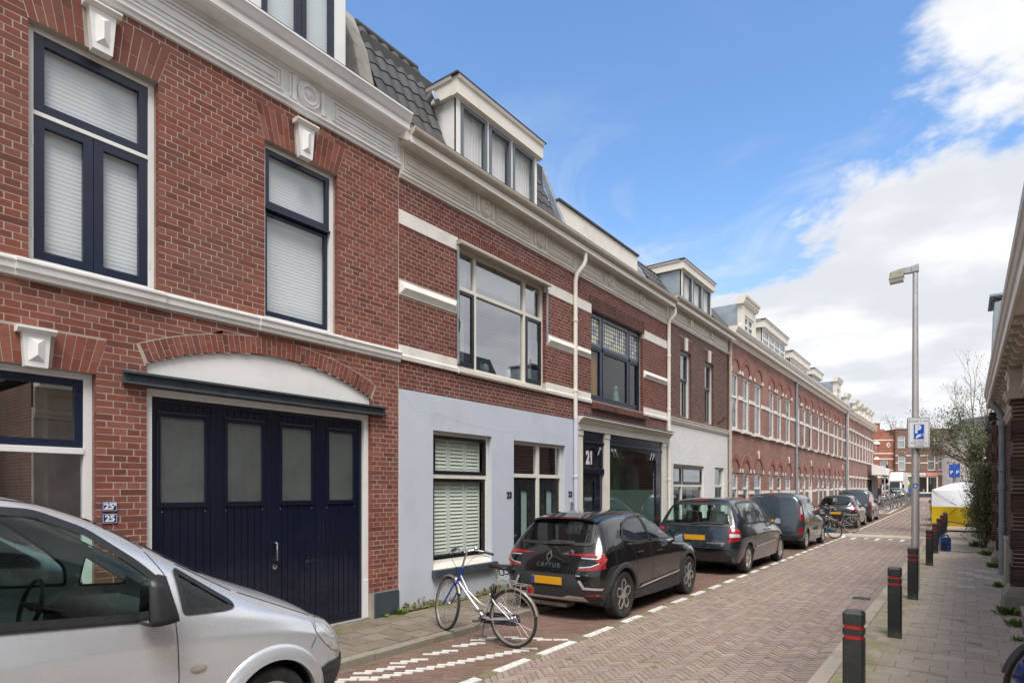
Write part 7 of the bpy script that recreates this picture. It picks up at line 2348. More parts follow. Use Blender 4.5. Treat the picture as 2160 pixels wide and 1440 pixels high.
# ================================================================== cars
def dens_poly(poly, step):
 out = []
 n = len(poly)
 for i in range(n):
  a, b = poly[i], poly[(i + 1) % n]
  m = max(1, int(math.hypot(b[0] - a[0], b[1] - a[1]) / step))
  for k in range(m):
   out.append((a[0] + (b[0] - a[0]) * k / m, a[1] + (b[1] - a[1]) * k / m))
 return out
def round_poly(poly, r=.05, n=4):
 out = []
 m = len(poly)
 for i in range(m):
  p0, p, p1 = Vector(poly[i - 1]), Vector(poly[i]), Vector(poly[(i + 1) % m])
  a, b = (p0 - p), (p1 - p)
  q = min(r, a.length * .45, b.length * .45)
  a, b = p + a.normalized() * q, p + b.normalized() * q
  for k in range(n + 1):
   t = k / n
   v = a * (1 - t) ** 2 + p * 2 * t * (1 - t) + b * t ** 2
   out.append((v.x, v.y))
 return out
def offset_poly(poly, d):
 n = len(poly)
 ar = sum(poly[i][0] * poly[(i + 1) % n][1] - poly[(i + 1) % n][0] * poly[i][1] for i in range(n))
 s = 1 if ar > 0 else -1
 out = []
 for i in range(n):
  p0, p, p1 = Vector(poly[i - 1]), Vector(poly[i]), Vector(poly[(i + 1) % n])
  t = (p1 - p0)
  if t.length < 1e-9: out.append(tuple(p)); continue
  t.normalize()
  nn = Vector((t.y, -t.x)) * s
  out.append(tuple(p + nn * d))
 return out
def in_poly(x, y, poly):
 c = False
 n = len(poly)
 j = n - 1
 for i in range(n):
  xi, yi = poly[i]; xj, yj = poly[j]
  if (yi > y) != (yj > y) and x < (xj - xi) * (y - yi) / (yj - yi) + xi: c = not c
  j = i
 return c
class Car:
 """body drawn as a cage of seven rails, smoothed; details are pressed onto its skin"""
 def __init__(self, name, label, paint, stations, dims, axles, wheel_r, level=3, bows=(.10, .12), group='cars parked along the left kerb'):
  self.root = thing(name, label, 'van' if 'van' in name else 'car', (0, 0, 0), 0, group)
  self.paint = paint
  self.ax, self.wr = axles, wheel_r
  L, W_, H = dims
  self.dims = dims
  bm = bmesh.new()
  S = len(stations)
  rt = [[bm.verts.new((p[1], p[0], p[2])) for p in st] for st in stations]
  lf = [[rt[i][j] if stations[i][j][1] == 0 else bm.verts.new((-stations[i][j][1], stations[i][j][0], stations[i][j][2])) for j in range(7)] for i in range(S)]
  for i in range(S - 1):
   for j in range(6):
    bm.faces.new((rt[i][j], rt[i + 1][j], rt[i + 1][j + 1], rt[i][j + 1]))
    bm.faces.new((lf[i][j + 1], lf[i + 1][j + 1], lf[i + 1][j], lf[i][j]))
  for (i, sg, bow) in ((0, -1, bows[0]), (S - 1, 1, bows[1])):
   mid = [[None] * 4, [None] * 4]
   cen = []
   for l in range(4):
    y, x, z = stations[i][l]
    for s, k in ((1, 0), (-1, 1)):
     mid[k][l] = bm.verts.new((s * x * .55, y + sg * bow * .75, z))
    cen.append(bm.verts.new((0, y + sg * bow, z)))
   for k, ed in ((0, rt[i]), (1, lf[i])):
    for l in range(3):
     q1 = (ed[l], ed[l + 1], mid[k][l + 1], mid[k][l])
     q2 = (mid[k][l], mid[k][l + 1], cen[l + 1], cen[l])
     for q in (q1, q2):
      bm.faces.new(q if (k == 0) == (sg < 0) else q[::-1])
    q1 = (ed[3], ed[4], ed[5], mid[k][3])
    q2 = (mid[k][3], ed[5], ed[6], cen[3])
    for q in (q1, q2):
     bm.faces.new(q if (k == 0) == (sg < 0) else q[::-1])
  cl = bm.edges.layers.float.new('crease_edge')
  for side in (rt, lf):
   for i in range(S - 1):
    for j, cv in ((2, .55), (3, .35), (1, .25)):
     e = bm.edges.get((side[i][j], side[i + 1][j]))
     if e: e[cl] = cv
  bmesh.ops.recalc_face_normals(bm, faces=bm.faces)
  me = bpy.data.meshes.new('cage')
  bm.to_mesh(me); bm.free()
  tmp = bpy.data.objects.new('cage', me); COL.objects.link(tmp)
  md = tmp.modifiers.new('s', 'SUBSURF'); md.levels = level; md.render_levels = level
  md.boundary_smooth = 'PRESERVE_CORNERS'
  dg = bpy.context.evaluated_depsgraph_get()
  body = bpy.data.meshes.new_from_object(tmp.evaluated_get(dg))
  bpy.data.objects.remove(tmp)
  co = np.empty(len(body.vertices) * 3, dtype=np.float32)
  body.vertices.foreach_get('co', co); co = co.reshape(-1, 3)
  lo, hi = co.min(0), co.max(0)
  co[:, 0] *= W_ / (hi[0] - lo[0])
  y0 = dims_y0 = self.y0 = -self.rear
  co[:, 1] = (co[:, 1] - lo[1]) / (hi[1] - lo[1]) * L + y0
  zb = self.zb
  co[:, 2] = (co[:, 2] - lo[2]) / (hi[2] - lo[2]) * (H - zb) + zb
  body.vertices.foreach_set('co', co.ravel())
  body.update()
  self.body = body
  bm = bmesh.new(); bm.from_mesh(body)
  bmesh.ops.recalc_face_normals(bm, faces=bm.faces)
  bm.faces.ensure_lookup_table()
  top = max(bm.faces, key=lambda f: f.calc_center_median().z)
  if top.normal.z < 0: bmesh.ops.reverse_faces(bm, faces=bm.faces)
  self.bvh = BVHTree.FromBMesh(bm)
  self.bm = bm
  self.cuts = []
  self.W, self.H = W_, H
 rear, zb = .74, .22
 def cast(self, a, b, view):
  if view == 'R': o, d = Vector((4, a, b)), Vector((-1, 0, 0))
  elif view == 'L': o, d = Vector((-4, a, b)), Vector((1, 0, 0))
  elif view == 'rear': o, d = Vector((a, -6, b)), Vector((0, 1, 0))
  elif view == 'front': o, d = Vector((a, 12, b)), Vector((0, -1, 0))
  else: o, d = Vector((a, b, 5)), Vector((0, 0, -1))
  p, n, i, t = self.bvh.ray_cast(o, d)
  if p is None: return None, None
  if n.dot(d) > 0: n = -n
  return p, n
 def patch(self, name, mat, poly, view, off=.003, parent=None, step=.05, rnd=0.0, bulge=0.0, gz=.32):
  if rnd > 0: poly = round_poly(poly, rnd)
  b = dens_poly(poly, step)
  xs = [p[0] for p in b]; ys = [p[1] for p in b]
  pts = list(b)
  x = min(xs) + step / 2
  while x < max(xs):
   y = min(ys) + step / 2
   while y < max(ys):
    if in_poly(x, y, poly) and min(math.hypot(x - q[0], y - q[1]) for q in b) > step * .45: pts.append((x, y))
    y += step
   x += step
  n = len(b)
  try:
   vs, es, fs, *_ = delaunay_2d_cdt([Vector(p) for p in pts], [(i, (i + 1) % n) for i in range(n)], [], 1, 1e-5)
  except Exception:
   return None
  P, ok = [], []
  for v in vs:
   p, nn = self.cast(v.x, v.y, view)
   if p is None or abs(nn.x if view in 'RL' else nn.y if view in ('rear', 'front') else nn.z) < gz: P.append((0, 0, 0)); ok.append(False); continue
   e = off
   if bulge:
    dmin = min(math.hypot(v.x - q[0], v.y - q[1]) for q in b)
    e += bulge * min(1, dmin / .05)
   P.append(tuple(p + nn * e)); ok.append(True)
  F = [tuple(f) for f in fs if all(ok[i] for i in f)]
  if not F: return None
  up = list(range(len(P)))
  def root(i):
   while up[i] != i: up[i] = up[up[i]]; i = up[i]
   return i
  for f in F:
   for i in f[1:]: up[root(i)] = root(f[0])
  cnt = {}
  for f in F: cnt[root(f[0])] = cnt.get(root(f[0]), 0) + 1
  big = max(cnt, key=cnt.get)
  F = [f for f in F if root(f[0]) == big]
  used = sorted({i for f in F for i in f})
  ren = {i: k for k, i in enumerate(used)}
  P, F = [P[i] for i in used], [tuple(ren[i] for i in f) for f in F]
  mb = MB(); mb.add(P, F)
  o = mb.build(name, mat, parent or self.root, smooth=True, local=True)
  # face outward
  me = o.data
  nv = {'R': Vector((1, 0, 0)), 'L': Vector((-1, 0, 0)), 'rear': Vector((0, -1, 0)), 'front': Vector((0, 1, 0)), 'top': Vector((0, 0, 1))}[view]
  if sum(pl.normal.dot(nv) * pl.area for pl in me.polygons) < 0: me.flip_normals()
  return o
 def strip(self, name, mat, poly, view, wdt=.02, off=.005, parent=None, closed=True, step=.04, inner=None):
  b = dens_poly(poly, step) if closed else None
  if not closed:
   b = []
   for i in range(len(poly) - 1):
    a, c = poly[i], poly[i + 1]
    m = max(1, int(math.hypot(c[0] - a[0], c[1] - a[1]) / step))
    for k in range(m): b.append((a[0] + (c[0] - a[0]) * k / m, a[1] + (c[1] - a[1]) * k / m))
   b.append(poly[-1])
  if closed:
   A = offset_poly(b, wdt if inner is None else inner); B = offset_poly(b, -wdt if inner is None else 0)
  else:
   A, B = [], []
   for i, p in enumerate(b):
    q0, q1 = Vector(b[max(0, i - 1)]), Vector(b[min(len(b) - 1, i + 1)])
    t = (q1 - q0).normalized() if (q1 - q0).length > 0 else Vector((1, 0))
    nn = Vector((-t.y, t.x)) * wdt / 2
    A.append((p[0] + nn.x, p[1] + nn.y)); B.append((p[0] - nn.x, p[1] - nn.y))
  vs, fs, prev = [], [], None
  first = None
  for a, c in zip(A, B):
   pa, na = self.cast(a[0], a[1], view); pc, nc = self.cast(c[0], c[1], view)
   if pa is None or pc is None: prev = None; continue
   k = len(vs)
   vs += [pa + na * off, pc + nc * off]
   if prev is not None: fs.append((prev, k, k + 1, prev + 1))
   elif first is None: first = k
   prev = k
  if closed and prev is not None and first == 0 and len(vs) == 2 * len(b): fs.append((prev, 0, 1, prev + 1))
  if not fs: return None
  mb = MB(); mb.add(vs, fs)
  o = mb.build(name, mat, parent or self.root, smooth=True, local=True)
  nv = {'R': Vector((1, 0, 0)), 'L': Vector((-1, 0, 0)), 'rear': Vector((0, -1, 0)), 'front': Vector((0, 1, 0)), 'top': Vector((0, 0, 1))}[view]
  if sum(pl.normal.dot(nv) * pl.area for pl in o.data.polygons) < 0: o.data.flip_normals()
  return o
 def seam(self, pts, view, w=.008, mat='sign_black', off=.0015):
  return self.strip('panel_gap', mat, pts, view, w, off, closed=False)
 def window(self, poly, view, glassmat='car_glass', rnd=.05, rub=.018, both=True, cut=True, name='window', trim='black_plastic'):
  views = [view] + (['L'] if view == 'R' and both else [])
  poly = round_poly(poly, rnd)
  if cut: self.cuts.append((poly, view))
  for v in views:
   w = self.patch(name, glassmat, offset_poly(poly, .012) if cut else poly, v, .002 if cut else .003, step=.06)
   if w is not None and trim:
    self.strip('window_rubber', trim, poly, v, rub, .0085, parent=w)
 def finish_body(self, wells=True, arch=1.0):
  bm = self.bm
  W2 = self.W / 2
  kill = []
  for f in bm.faces:
   c = f.calc_center_median(); n = f.normal
   dead = False
   if abs(c.x) > W2 * .62:
    for (ya, ra) in zip(self.ax, self.ar):
     if all((v.co.y - ya) ** 2 + (v.co.z - self.wr) ** 2 < ra ** 2 for v in f.verts): dead = True
   if not dead:
    for poly, view in self.cuts:
     if view == 'R' and abs(n.x) > .25 and abs(c.x) > W2 * .4 and in_poly(c.y, c.z, poly): dead = True
     elif view == 'rear' and n.y < -.12 and c.y < self.y0 + self.dims[0] * .3 and in_poly(c.x, c.z, poly): dead = True
     elif view == 'front' and n.y > .12 and c.y > self.y0 + self.dims[0] * .45 and in_poly(c.x, c.z, poly): dead = True
   if dead: kill.append(f)
  bmesh.ops.delete(bm, geom=kill, context='FACES')
  for v in bm.verts:
   if abs(v.co.x) > W2 * .62:
    for (ya, ra) in zip(self.ax, self.ar):
     d = math.hypot(v.co.y - ya, v.co.z - self.wr)
     if d < ra and d > 1e-4:
      k = ra / d
      v.co.y = ya + (v.co.y - ya) * k
      v.co.z = self.wr + (v.co.z - self.wr) * k
  def nearest(px, py, poly):
   best = None
   for i in range(len(poly)):
    (ax, ay), (bx, by) = poly[i - 1], poly[i]
    l2 = (bx - ax) ** 2 + (by - ay) ** 2
    t = max(0, min(1, ((px - ax) * (bx - ax) + (py - ay) * (by - ay)) / l2)) if l2 > 0 else 0
    q = (ax + t * (bx - ax), ay + t * (by - ay))
    d = math.hypot(px - q[0], py - q[1])
    if best is None or d < best[0]: best = (d, q)
   return best
  for v in bm.verts:      # trim the raw edge of each cut to the window outline
   if not any(len(e.link_faces) == 1 for e in v.link_edges): continue
   for poly, view in self.cuts:
    if view == 'R':
     if abs(v.co.x) < W2 * .4: continue
     d, q = nearest(v.co.y, v.co.z, poly)
     if d < .05: v.co.y, v.co.z = q; break
    elif (view == 'rear') == (v.co.y < 1.0):
     d, q = nearest(v.co.x, v.co.z, poly)
     if d < .05: v.co.x, v.co.z = q; break
  loose = [v for v in bm.verts if not v.link_faces]
  bmesh.ops.delete(bm, geom=loose, context='VERTS')
  me = bpy.data.meshes.new('body')
  bm.to_mesh(me); bm.free()
  me.materials.clear()
  me.materials.append(M[self.paint])
  me.polygons.foreach_set('use_smooth', [True] * len(me.polygons))
  b = link('body', me, self.root)
  self.body_ob = b
  un = MB().box(-W2 * .86, W2 * .86, self.y0 + .25, self.y0 + self.dims[0] - .3, self.zb + .02, self.zb + .16)
  for ya, ra in zip(self.ax, self.ar):
   for s in (-1, 1):
    pr = [(ya + (ra + .01) * math.cos(t), self.wr + (ra + .01) * math.sin(t)) for t in np.linspace(-.35, PI + .35, 22)]
    vs = [(s * W2 * .52, a, c) for a, c in pr] + [(s * W2 * .955, a, c) for a, c in pr]
    n = len(pr)
    un.add(vs, [(i, i + 1, n + i + 1, n + i) for i in range(n - 1)] + [tuple(range(n))])
  un.build('underbody', 'rubber', self.root, local=True)
 def wheels(self, style, wid=.20, inset=.02, tyre_mat='rubber', rim_r=None):
  proto = None
  R_, W2 = self.wr, self.W / 2
  rr = rim_r or R_ * .66
  for ya in self.ax:
   for s in (1, -1):
    if proto is not None:
     o = copy_tree(proto, (s * (W2 - inset), ya, R_), parent=self.root)
     o.rotation_euler = (R(random.uniform(0, 60)), 0, 0 if s > 0 else PI)
     continue
    w = MB().lathe([(rr, -wid + .01), (R_ * .93, -wid), (R_ * .985, -wid + .02), (R_, -wid + .05), (R_, -.05), (R_ * .985, -.02), (R_ * .93, .0), (rr + .012, -.004), (rr, -.014)], 'x', (0, 0, 0), 40, closed=True)
    for gx in (-.07, -.11, -.15):
     w.lathe([(R_ + .001, gx - .006), (R_ + .0012, gx + .006)], 'x', (0, 0, 0), 40)
    proto = w.build('wheel', tyre_mat, self.root, smooth=True, angle=40, local=True)
    proto.location = (W2 - inset, ya, R_)
    rim = MB().lathe([(rr, -.016), (rr * .96, -.02), (rr * .93, -.05), (rr * .90, -.12), (.001, -.13)], 'x', (0, 0, 0), 36)
    rim.build('rim', 'black_plastic' if style == 'hex' else 'steel', proto, smooth=True, angle=40, local=True)
    sp = MB()
    if style == 'hex':
     for k in range(5):
      a = 2 * PI * k / 5 + PI / 2
      ca, sa = math.cos(a), math.sin(a)
      hx = [(rr * .20, 0), (rr * .42, rr * .26), (rr * .80, rr * .25), (rr * .955, 0.06 * rr), (rr * .955, -.06 * rr), (rr * .80, -rr * .25), (rr * .42, -rr * .26)]
      pts = [(-.018, u * ca - v * sa, u * sa + v * ca) for u, v in hx]
      sp.tube(pts, .0125, 6, closed=True)
     sp.lathe([(.055, -.03), (.055, -.012), (.04, -.006), (.001, -.006)], 'x', (0, 0, 0), 16)
    elif style == 'multi':
     n = 9
     for k in range(n):
      a = 2 * PI * k / n
      ca, sa = math.cos(a), math.sin(a)
      q0, q1, w0, w1 = rr * .16, rr * .94, .028, .040
      f_ = lambda u, v, x: (x, u * ca - v * sa, u * sa + v * ca)
      sp.hull8([f_(q0, -w0, -.05), f_(q1, -w1, -.05), f_(q1, w1, -.05), f_(q0, w0, -.05)], [f_(q0, -w0 * .7, -.02), f_(q1, -w1 * .7, -.012), f_(q1, w1 * .7, -.012), f_(q0, w0 * .7, -.02)])
     sp.lathe([(rr * .99, -.02), (rr * .99, -.008), (rr * .90, -.012), (rr * .88, -.03)], 'x', (0, 0, 0), 36)
     sp.lathe([(rr * .22, -.04), (rr * .2, -.012), (.001, -.006)], 'x', (0, 0, 0), 18)
    else:
     sp.lathe([(rr * .98, -.012), (rr * .9, -.004), (rr * .72, -.016), (rr * .3, -.006), (.001, -.004)], 'x', (0, 0, 0), 30)
     for k in range(8):
      a = 2 * PI * k / 8
      sp.lathe([(rr * .085, -.012), (rr * .085, -.0075)], 'x', (0, rr * .6 * math.cos(a), rr * .6 * math.sin(a)), 8)
    sp.build('hub_cap' if style == 'disc' else 'spokes', 'alloy', proto, smooth=True, angle=40, local=True)
 def interior(self, seats, dash=None, floor=True):
  """seats: list of (x, y, mat); simple upholstered shapes"""
  for (x, y, z, m_) in seats:
   q = MB()
   q.hull8([(x - .24, y - .28, z), (x + .24, y - .28, z), (x + .24, y + .25, z + .04), (x - .24, y + .25, z + .04)], [(x - .23, y - .28, z + .14), (x + .23, y - .28, z + .14), (x + .23, y + .25, z + .2), (x - .23, y + .25, z + .2)])
   q.hull8([(x - .24, y - .36, z + .1), (x + .24, y - .36, z + .1), (x + .24, y - .22, z + .14), (x - .24, y - .22, z + .14)], [(x - .19, y - .46, z + .66), (x + .19, y - .46, z + .66), (x + .19, y - .36, z + .66), (x - .19, y - .36, z + .66)])
   q.hull8([(x - .13, y - .46, z + .70), (x + .13, y - .46, z + .70), (x + .13, y - .37, z + .70), (x - .13, y - .37, z + .70)], [(x - .12, y - .46, z + .90), (x + .12, y - .46, z + .90), (x + .12, y - .38, z + .90), (x - .12, y - .38, z + .90)])
   q.build('seat', m_, self.root, local=True, bevel=.035)
  if floor:
   MB().box(-self.W * .44, self.W * .44, self.y0 + .35, self.y0 + self.dims[0] * .72, self.zb + .17, self.zb + .21).build('floor', 'seat_dark', self.root, local=True)
 def plate(self, z, y=None, w=.52, h=.112, x=0.0):
  p, n = self.cast(x, z, 'rear')
  yy = p.y - .012 if y is None else y
  q = MB().box(x - w / 2, x + w / 2, yy - .01, yy, z - h / 2, z + h / 2).build('number_plate', 'amber', self.root, local=True, bevel=.003)
  MB().box(x - w / 2 + .003, x - w / 2 + .05, yy - .0115, yy - .0105, z - h / 2 + .004, z + h / 2 - .004).build('plate_band', 'plate_blue', q, local=True)
 def letters(self, s, size, z, x, mat='chrome', bold=.001, space=1.0, sx=1.0):
  me = text_mesh(s, size, 'lettering', .002, bold, space=space)
  me.materials.clear(); me.materials.append(M[mat])
  for v in me.vertices:
   px, pz, dd = x + v.co.x * sx, z + v.co.y, v.co.z
   p, n = self.cast(px, pz, 'rear')
   if p is None: continue
   v.co = p + n * (.003 + dd)
  link('lettering', me, self.root)
 def mirror(self, y, z, x=None, mat='black_plastic', s=1.0):
  for sd in (1, -1):
   p, n = self.cast(y, z, 'R' if sd > 0 else 'L')
   xx = abs(p.x) if p else self.W / 2
   q = MB()
   X = lambda d: sd * (xx + d)
   lo = [(X(.06), y - .06 * s, z - .03 * s), (X(.24), y - .05 * s, z - .03 * s), (X(.24), y + .04 * s, z - .02 * s), (X(.06), y + .07 * s, z - .03 * s)]
   hi = [(X(.07), y - .06 * s, z + .13 * s), (X(.22), y - .05 * s, z + .13 * s), (X(.21), y + .01 * s, z + .11 * s), (X(.08), y + .05 * s, z + .11 * s)]
   if sd < 0: lo, hi = lo[::-1], hi[::-1]
   q.hull8(lo, hi)
   q.tube([(X(-.03), y + .03, z - .02), (X(.10), y + .01, z + .01)], .022, 8)
   o = q.build('wing_mirror', mat, self.root, local=True, bevel=.03, smooth=True, angle=60)
   MB().add([(X(.08), y - .062 * s, z - .015 * s), (X(.225), y - .052 * s, z - .015 * s), (X(.21), y - .052 * s, z + .115 * s), (X(.085), y - .062 * s, z + .115 * s)], [(0, 1, 2, 3) if sd > 0 else (3, 2, 1, 0)]).build('mirror_glass', 'mirror_face', o, local=True)
 def handle(self, y, z, mat, both=True, ln=.17):
  for v in (['R', 'L'] if both else ['R']):
   p, n = self.cast(y, z, v)
   if p is None: continue
   q = MB().tube([p + Vector((0, -ln / 2, 0)) + n * .002, p + Vector((0, -ln / 2 + .03, .004)) + n * .03, p + Vector((0, ln / 2 - .03, .004)) + n * .03, p + Vector((0, ln / 2, 0)) + n * .002], .013, 8)
   q.build('door_handle', mat, self.root, local=True, smooth=True, angle=60)
 def arch_trim(self, mat, w=.06, off=.012, a0=-20, a1=200, name='arch_trim'):
  for ya, ra in zip(self.ax, self.ar):
   for v in ('R', 'L'):
    pts_i = [(ya + ra * .99 * math.cos(R(t)), self.wr + ra * .99 * math.sin(R(t))) for t in np.linspace(a0, a1, 40)]
    vs, fs, prev = [], [], None
    for t in np.linspace(a0, a1, 44):
     row = []
     good = True
     for k, (rr, of) in enumerate(((ra * .985, -.02), (ra * .99, off), (ra + w * .8, off), (ra + w, 0.0))):
      a, c = ya + rr * math.cos(R(t)), self.wr + rr * math.sin(R(t))
      if c < self.zb + .015: good = False; break
      p, n = self.cast(a, c, v)
      if p is None: good = False; break
      row.append(p + Vector((1 if v == 'R' else -1, 0, 0)) * of)
     if not good: prev = None; continue
     k = len(vs)
     vs += row
     if prev is not None:
      for j in range(3): fs.append((prev + j, k + j, k + j + 1, prev + j + 1))
     prev = k
    if not fs: continue
    mb = MB(); mb.add(vs, fs)
    o = mb.build(name, mat, self.root, local=True, smooth=True, angle=50, fix=True)
def S(*rows):
 """stations: each row is seven (y, half width, z)"""
 return [list(r) for r in rows]
Car.rear, Car.zb = .74, .22
cs = S([(-.66, .70, .30), (-.74, .82, .55), (-.70, .84, .85), (-.60, .79, 1.04), (-.30, .585, 1.46), (-.28, .35, 1.515), (-.27, 0, 1.535)],
  [(-.50, .80, .28), (-.55, .885, .55), (-.47, .90, .85), (-.40, .845, 1.07), (-.12, .62, 1.49), (-.10, .36, 1.55), (-.09, 0, 1.565)],
  [(0, .85, .26), (0, .90, .55), (0, .905, .86), (.08, .85, 1.08), (.35, .645, 1.53), (.36, .37, 1.575), (.36, 0, 1.59)],
  [(.9, .865, .24), (.9, .885, .5), (.9, .89, .86), (.95, .85, 1.04), (1.0, .66, 1.535), (1.0, .38, 1.585), (1.0, 0, 1.60)],
  [(1.6, .86, .24), (1.6, .88, .5), (1.6, .89, .86), (1.65, .855, 1.01), (1.55, .645, 1.48), (1.5, .37, 1.53), (1.48, 0, 1.545)],
  [(2.15, .86, .25), (2.2, .885, .5), (2.25, .89, .86), (2.35, .845, .98), (2.42, .68, 1.02), (2.5, .37, 1.06), (2.52, 0, 1.07)],
  [(2.7, .86, .26), (2.75, .895, .5), (2.8, .885, .8), (2.85, .80, .95), (2.9, .6, .99), (2.95, .34, 1.02), (2.97, 0, 1.03)],
  [(3.2, .80, .26), (3.25, .85, .5), (3.2, .84, .75), (3.2, .74, .88), (3.22, .55, .92), (3.26, .32, .95), (3.28, 0, .96)],
  [(3.4, .62, .28), (3.46, .68, .5), (3.40, .72, .7), (3.36, .66, .82), (3.36, .5, .86), (3.38, .3, .88), (3.40, 0, .89)])
c = Car('parked_car', 'black crossover car with big hexagon-spoked wheels and orange number plate', 'black_car_paint', cs, (4.227, 1.80, 1.575), (0, 2.64), .345)
c.ar = (.405, .405)
c.window([(.06, 1.15), (.30, 1.37), (.62, 1.455), (1.0, 1.475), (1.0, 1.09), (.5, 1.095)], 'R', 'car_glass_dark', .05, .016)
c.window([(1.07, 1.09), (1.07, 1.475), (1.40, 1.445), (1.72, 1.32), (2.12, 1.055)], 'R', 'car_glass', .05, .016)
c.window([(-.62, 1.10), (.62, 1.10), (.53, 1.43), (-.53, 1.43)], 'rear', 'car_glass_dark', .06, .02)
c.window([(-.54, 1.10), (.54, 1.10), (.47, 1.44), (-.47, 1.44)], 'front', 'car_glass', .06, .012)
c.finish_body()
c.wheels('hex', .215, .012, rim_r=.235)
c.arch_trim('cladding', .075, .014, -32, 212)
c.interior([(.38, 1.55, .30, 'seat_dark'), (-.38, 1.55, .30, 'seat_dark'), (.4, .65, .34, 'seat_dark'), (-.4, .65, .34, 'seat_dark')])
c.patch('bumper', 'cladding', [(-.93, .225), (.93, .225), (.93, .50), (.60, .485), (-.60, .485), (-.93, .50)], 'rear', .012, step=.06)
c.patch('plate_recess', 'cladding', [(-.56, .47), (.56, .47), (.44, .675), (-.44, .675)], 'rear', .004, step=.06)
c.patch('skid_plate', 'brushed_steel', [(-.72, .235), (.72, .235), (.56, .375), (.34, .38), (.24, .345), (-.24, .345), (-.34, .38), (-.56, .375)], 'rear', .024, step=.05)
for s in (1, -1):
 m_ = lambda P: [(s * a, b) for a, b in P]
 c.patch('bumper_trim', 'brushed_steel', m_([(.50, .60), (.545, .605), (.60, .515), (.86, .505), (.875, .475), (.57, .478)]), 'rear', .018, step=.03)
 c.patch('reflector', 'red_lens', m_([(.60, .375), (.80, .388), (.78, .42), (.61, .415)]), 'rear', .016, step=.03)
 lamp = c.patch('tail_light', 'red_lens', m_([(.26, .955), (.50, .972), (.80, .992), (.892, .985), (.895, .86), (.86, .78), (.72, .742), (.48, .748), (.50, .768), (.68, .785), (.79, .84), (.80, .925), (.52, .938)]), 'rear', .006, step=.03, bulge=.008)
 c.strip('light_guide', 'clear_lens', m_([(.52, .915), (.775, .905), (.77, .842), (.675, .80), (.51, .782)]), 'rear', .016, .008, parent=lamp, closed=False)
 c.patch('lamp_field', 'car_glass_dark', m_([(.52, .925), (.785, .91), (.775, .848), (.68, .80), (.51, .785)]), 'rear', .003, step=.03)
 c.patch('tail_light', 'red_lens', [(-.69, .80), (-.70, .985), (-.50, .975), (-.47, .94), (-.55, .85)], 'R' if s > 0 else 'L', .006, step=.03, bulge=.006)
 c.patch('sill_trim', 'cladding', [(.38, .23), (2.22, .23), (2.18, .44), (.48, .36)], 'R' if s > 0 else 'L', .010, step=.06)
 c.patch('door_trim', 'brushed_steel', [(.50, .385), (2.12, .475), (2.16, .50), (.62, .425)], 'R' if s > 0 else 'L', .020, step=.05)
 v = 'R' if s > 0 else 'L'
 c.seam([(1.035, 1.50), (1.03, 1.0), (1.03, .36)], v)
 c.seam([(.20, 1.25), (.34, 1.0), (.46, .72), (.44, .55)], v)
 c.seam([(2.20, 1.04), (2.24, .8), (2.22, .45)], v)
 c.seam([(-.52, .98), (.0, 1.06), (.1, 1.14)], v, .006)
 c.strip('window_chrome', 'chrome', [(.20, 1.075), (.6, 1.068), (1.2, 1.062), (2.12, 1.03)], v, .014, .006, closed=False)
 c.patch('fender_badge', 'chrome', [(2.38, .86), (2.56, .87), (2.56, .89), (2.38, .88)], v, .008, step=.03)
 c.seam(m_([(.55, 1.46), (.66, 1.10), (.70, .92), (.58, .70), (.46, .67)]), 'rear', .008)
c.seam([(-.46, .68), (.46, .68)], 'rear', .008)
c.handle(.56, .93, 'black_plastic'); c.handle(1.30, .90, 'black_plastic')
c.mirror(1.98, 1.02, mat='black_plastic')
sp = MB()
vs, fs = [], []
for i in range(17):
 x = -.575 + 1.15 * i / 16
 p, n_ = c.cast(x, -.06, 'top')
 q, n_ = c.cast(x, -.16, 'top')
 dz = (q.z - p.z) / .10
 ye = -.335 + .06 * (x / .575) ** 2
 ze = q.z + dz * (-.16 - ye) * .55
 vs += [(x, -.06, p.z - .01), (x, -.06, p.z + .004), (x, -.16, q.z + .012), (x, ye, ze + .006), (x, ye + .004, ze - .02), (x, -.14, q.z - .03)]
for i in range(16):
 for j in range(6):
  k = (j + 1) % 6
  fs.append((i * 6 + j, i * 6 + k, (i + 1) * 6 + k, (i + 1) * 6 + j))
fs += [tuple(range(6)), tuple(96 + j for j in range(6))[::-1]]
sp.add(vs, fs).build('spoiler', 'black_car_paint', c.root, local=True, smooth=True, angle=35, fix=True)
MB().box(-.34, .34, -.342, -.334, vs[8 * 6 + 4][2] + .004, vs[8 * 6 + 4][2] + .020).build('brake_light', 'dark_red_lens', c.root, local=True)
c.patch('wiper_hub', 'black_plastic', round_poly([(-.12, 1.075), (.36, 1.09), (.34, 1.135), (-.06, 1.14)], .03), 'rear', .02, step=.04, bulge=.02)
c.strip('badge', 'chrome', [(0, 1.005), (.058, .915), (0, .825), (-.058, .915)], 'rear', 0, .010, inner=-.022)
c.letters('CAPTUR', .088, .79, .0, 'chrome', .002, 1.35)
c.letters('E-TECH', .018, .665, .50, 'sign_white', .001, 1.1)
c.plate(.575)
MB().box(-.45, .25, -.60, -.35, .17, .235).build('exhaust_box', 'worn_steel', c.root, local=True, bevel=.02)
c.root.location = (-4.95, 8.28, 0.0)
c.root.rotation_euler = (0, 0, R(.0))
Car.rear, Car.zb = .93, .24
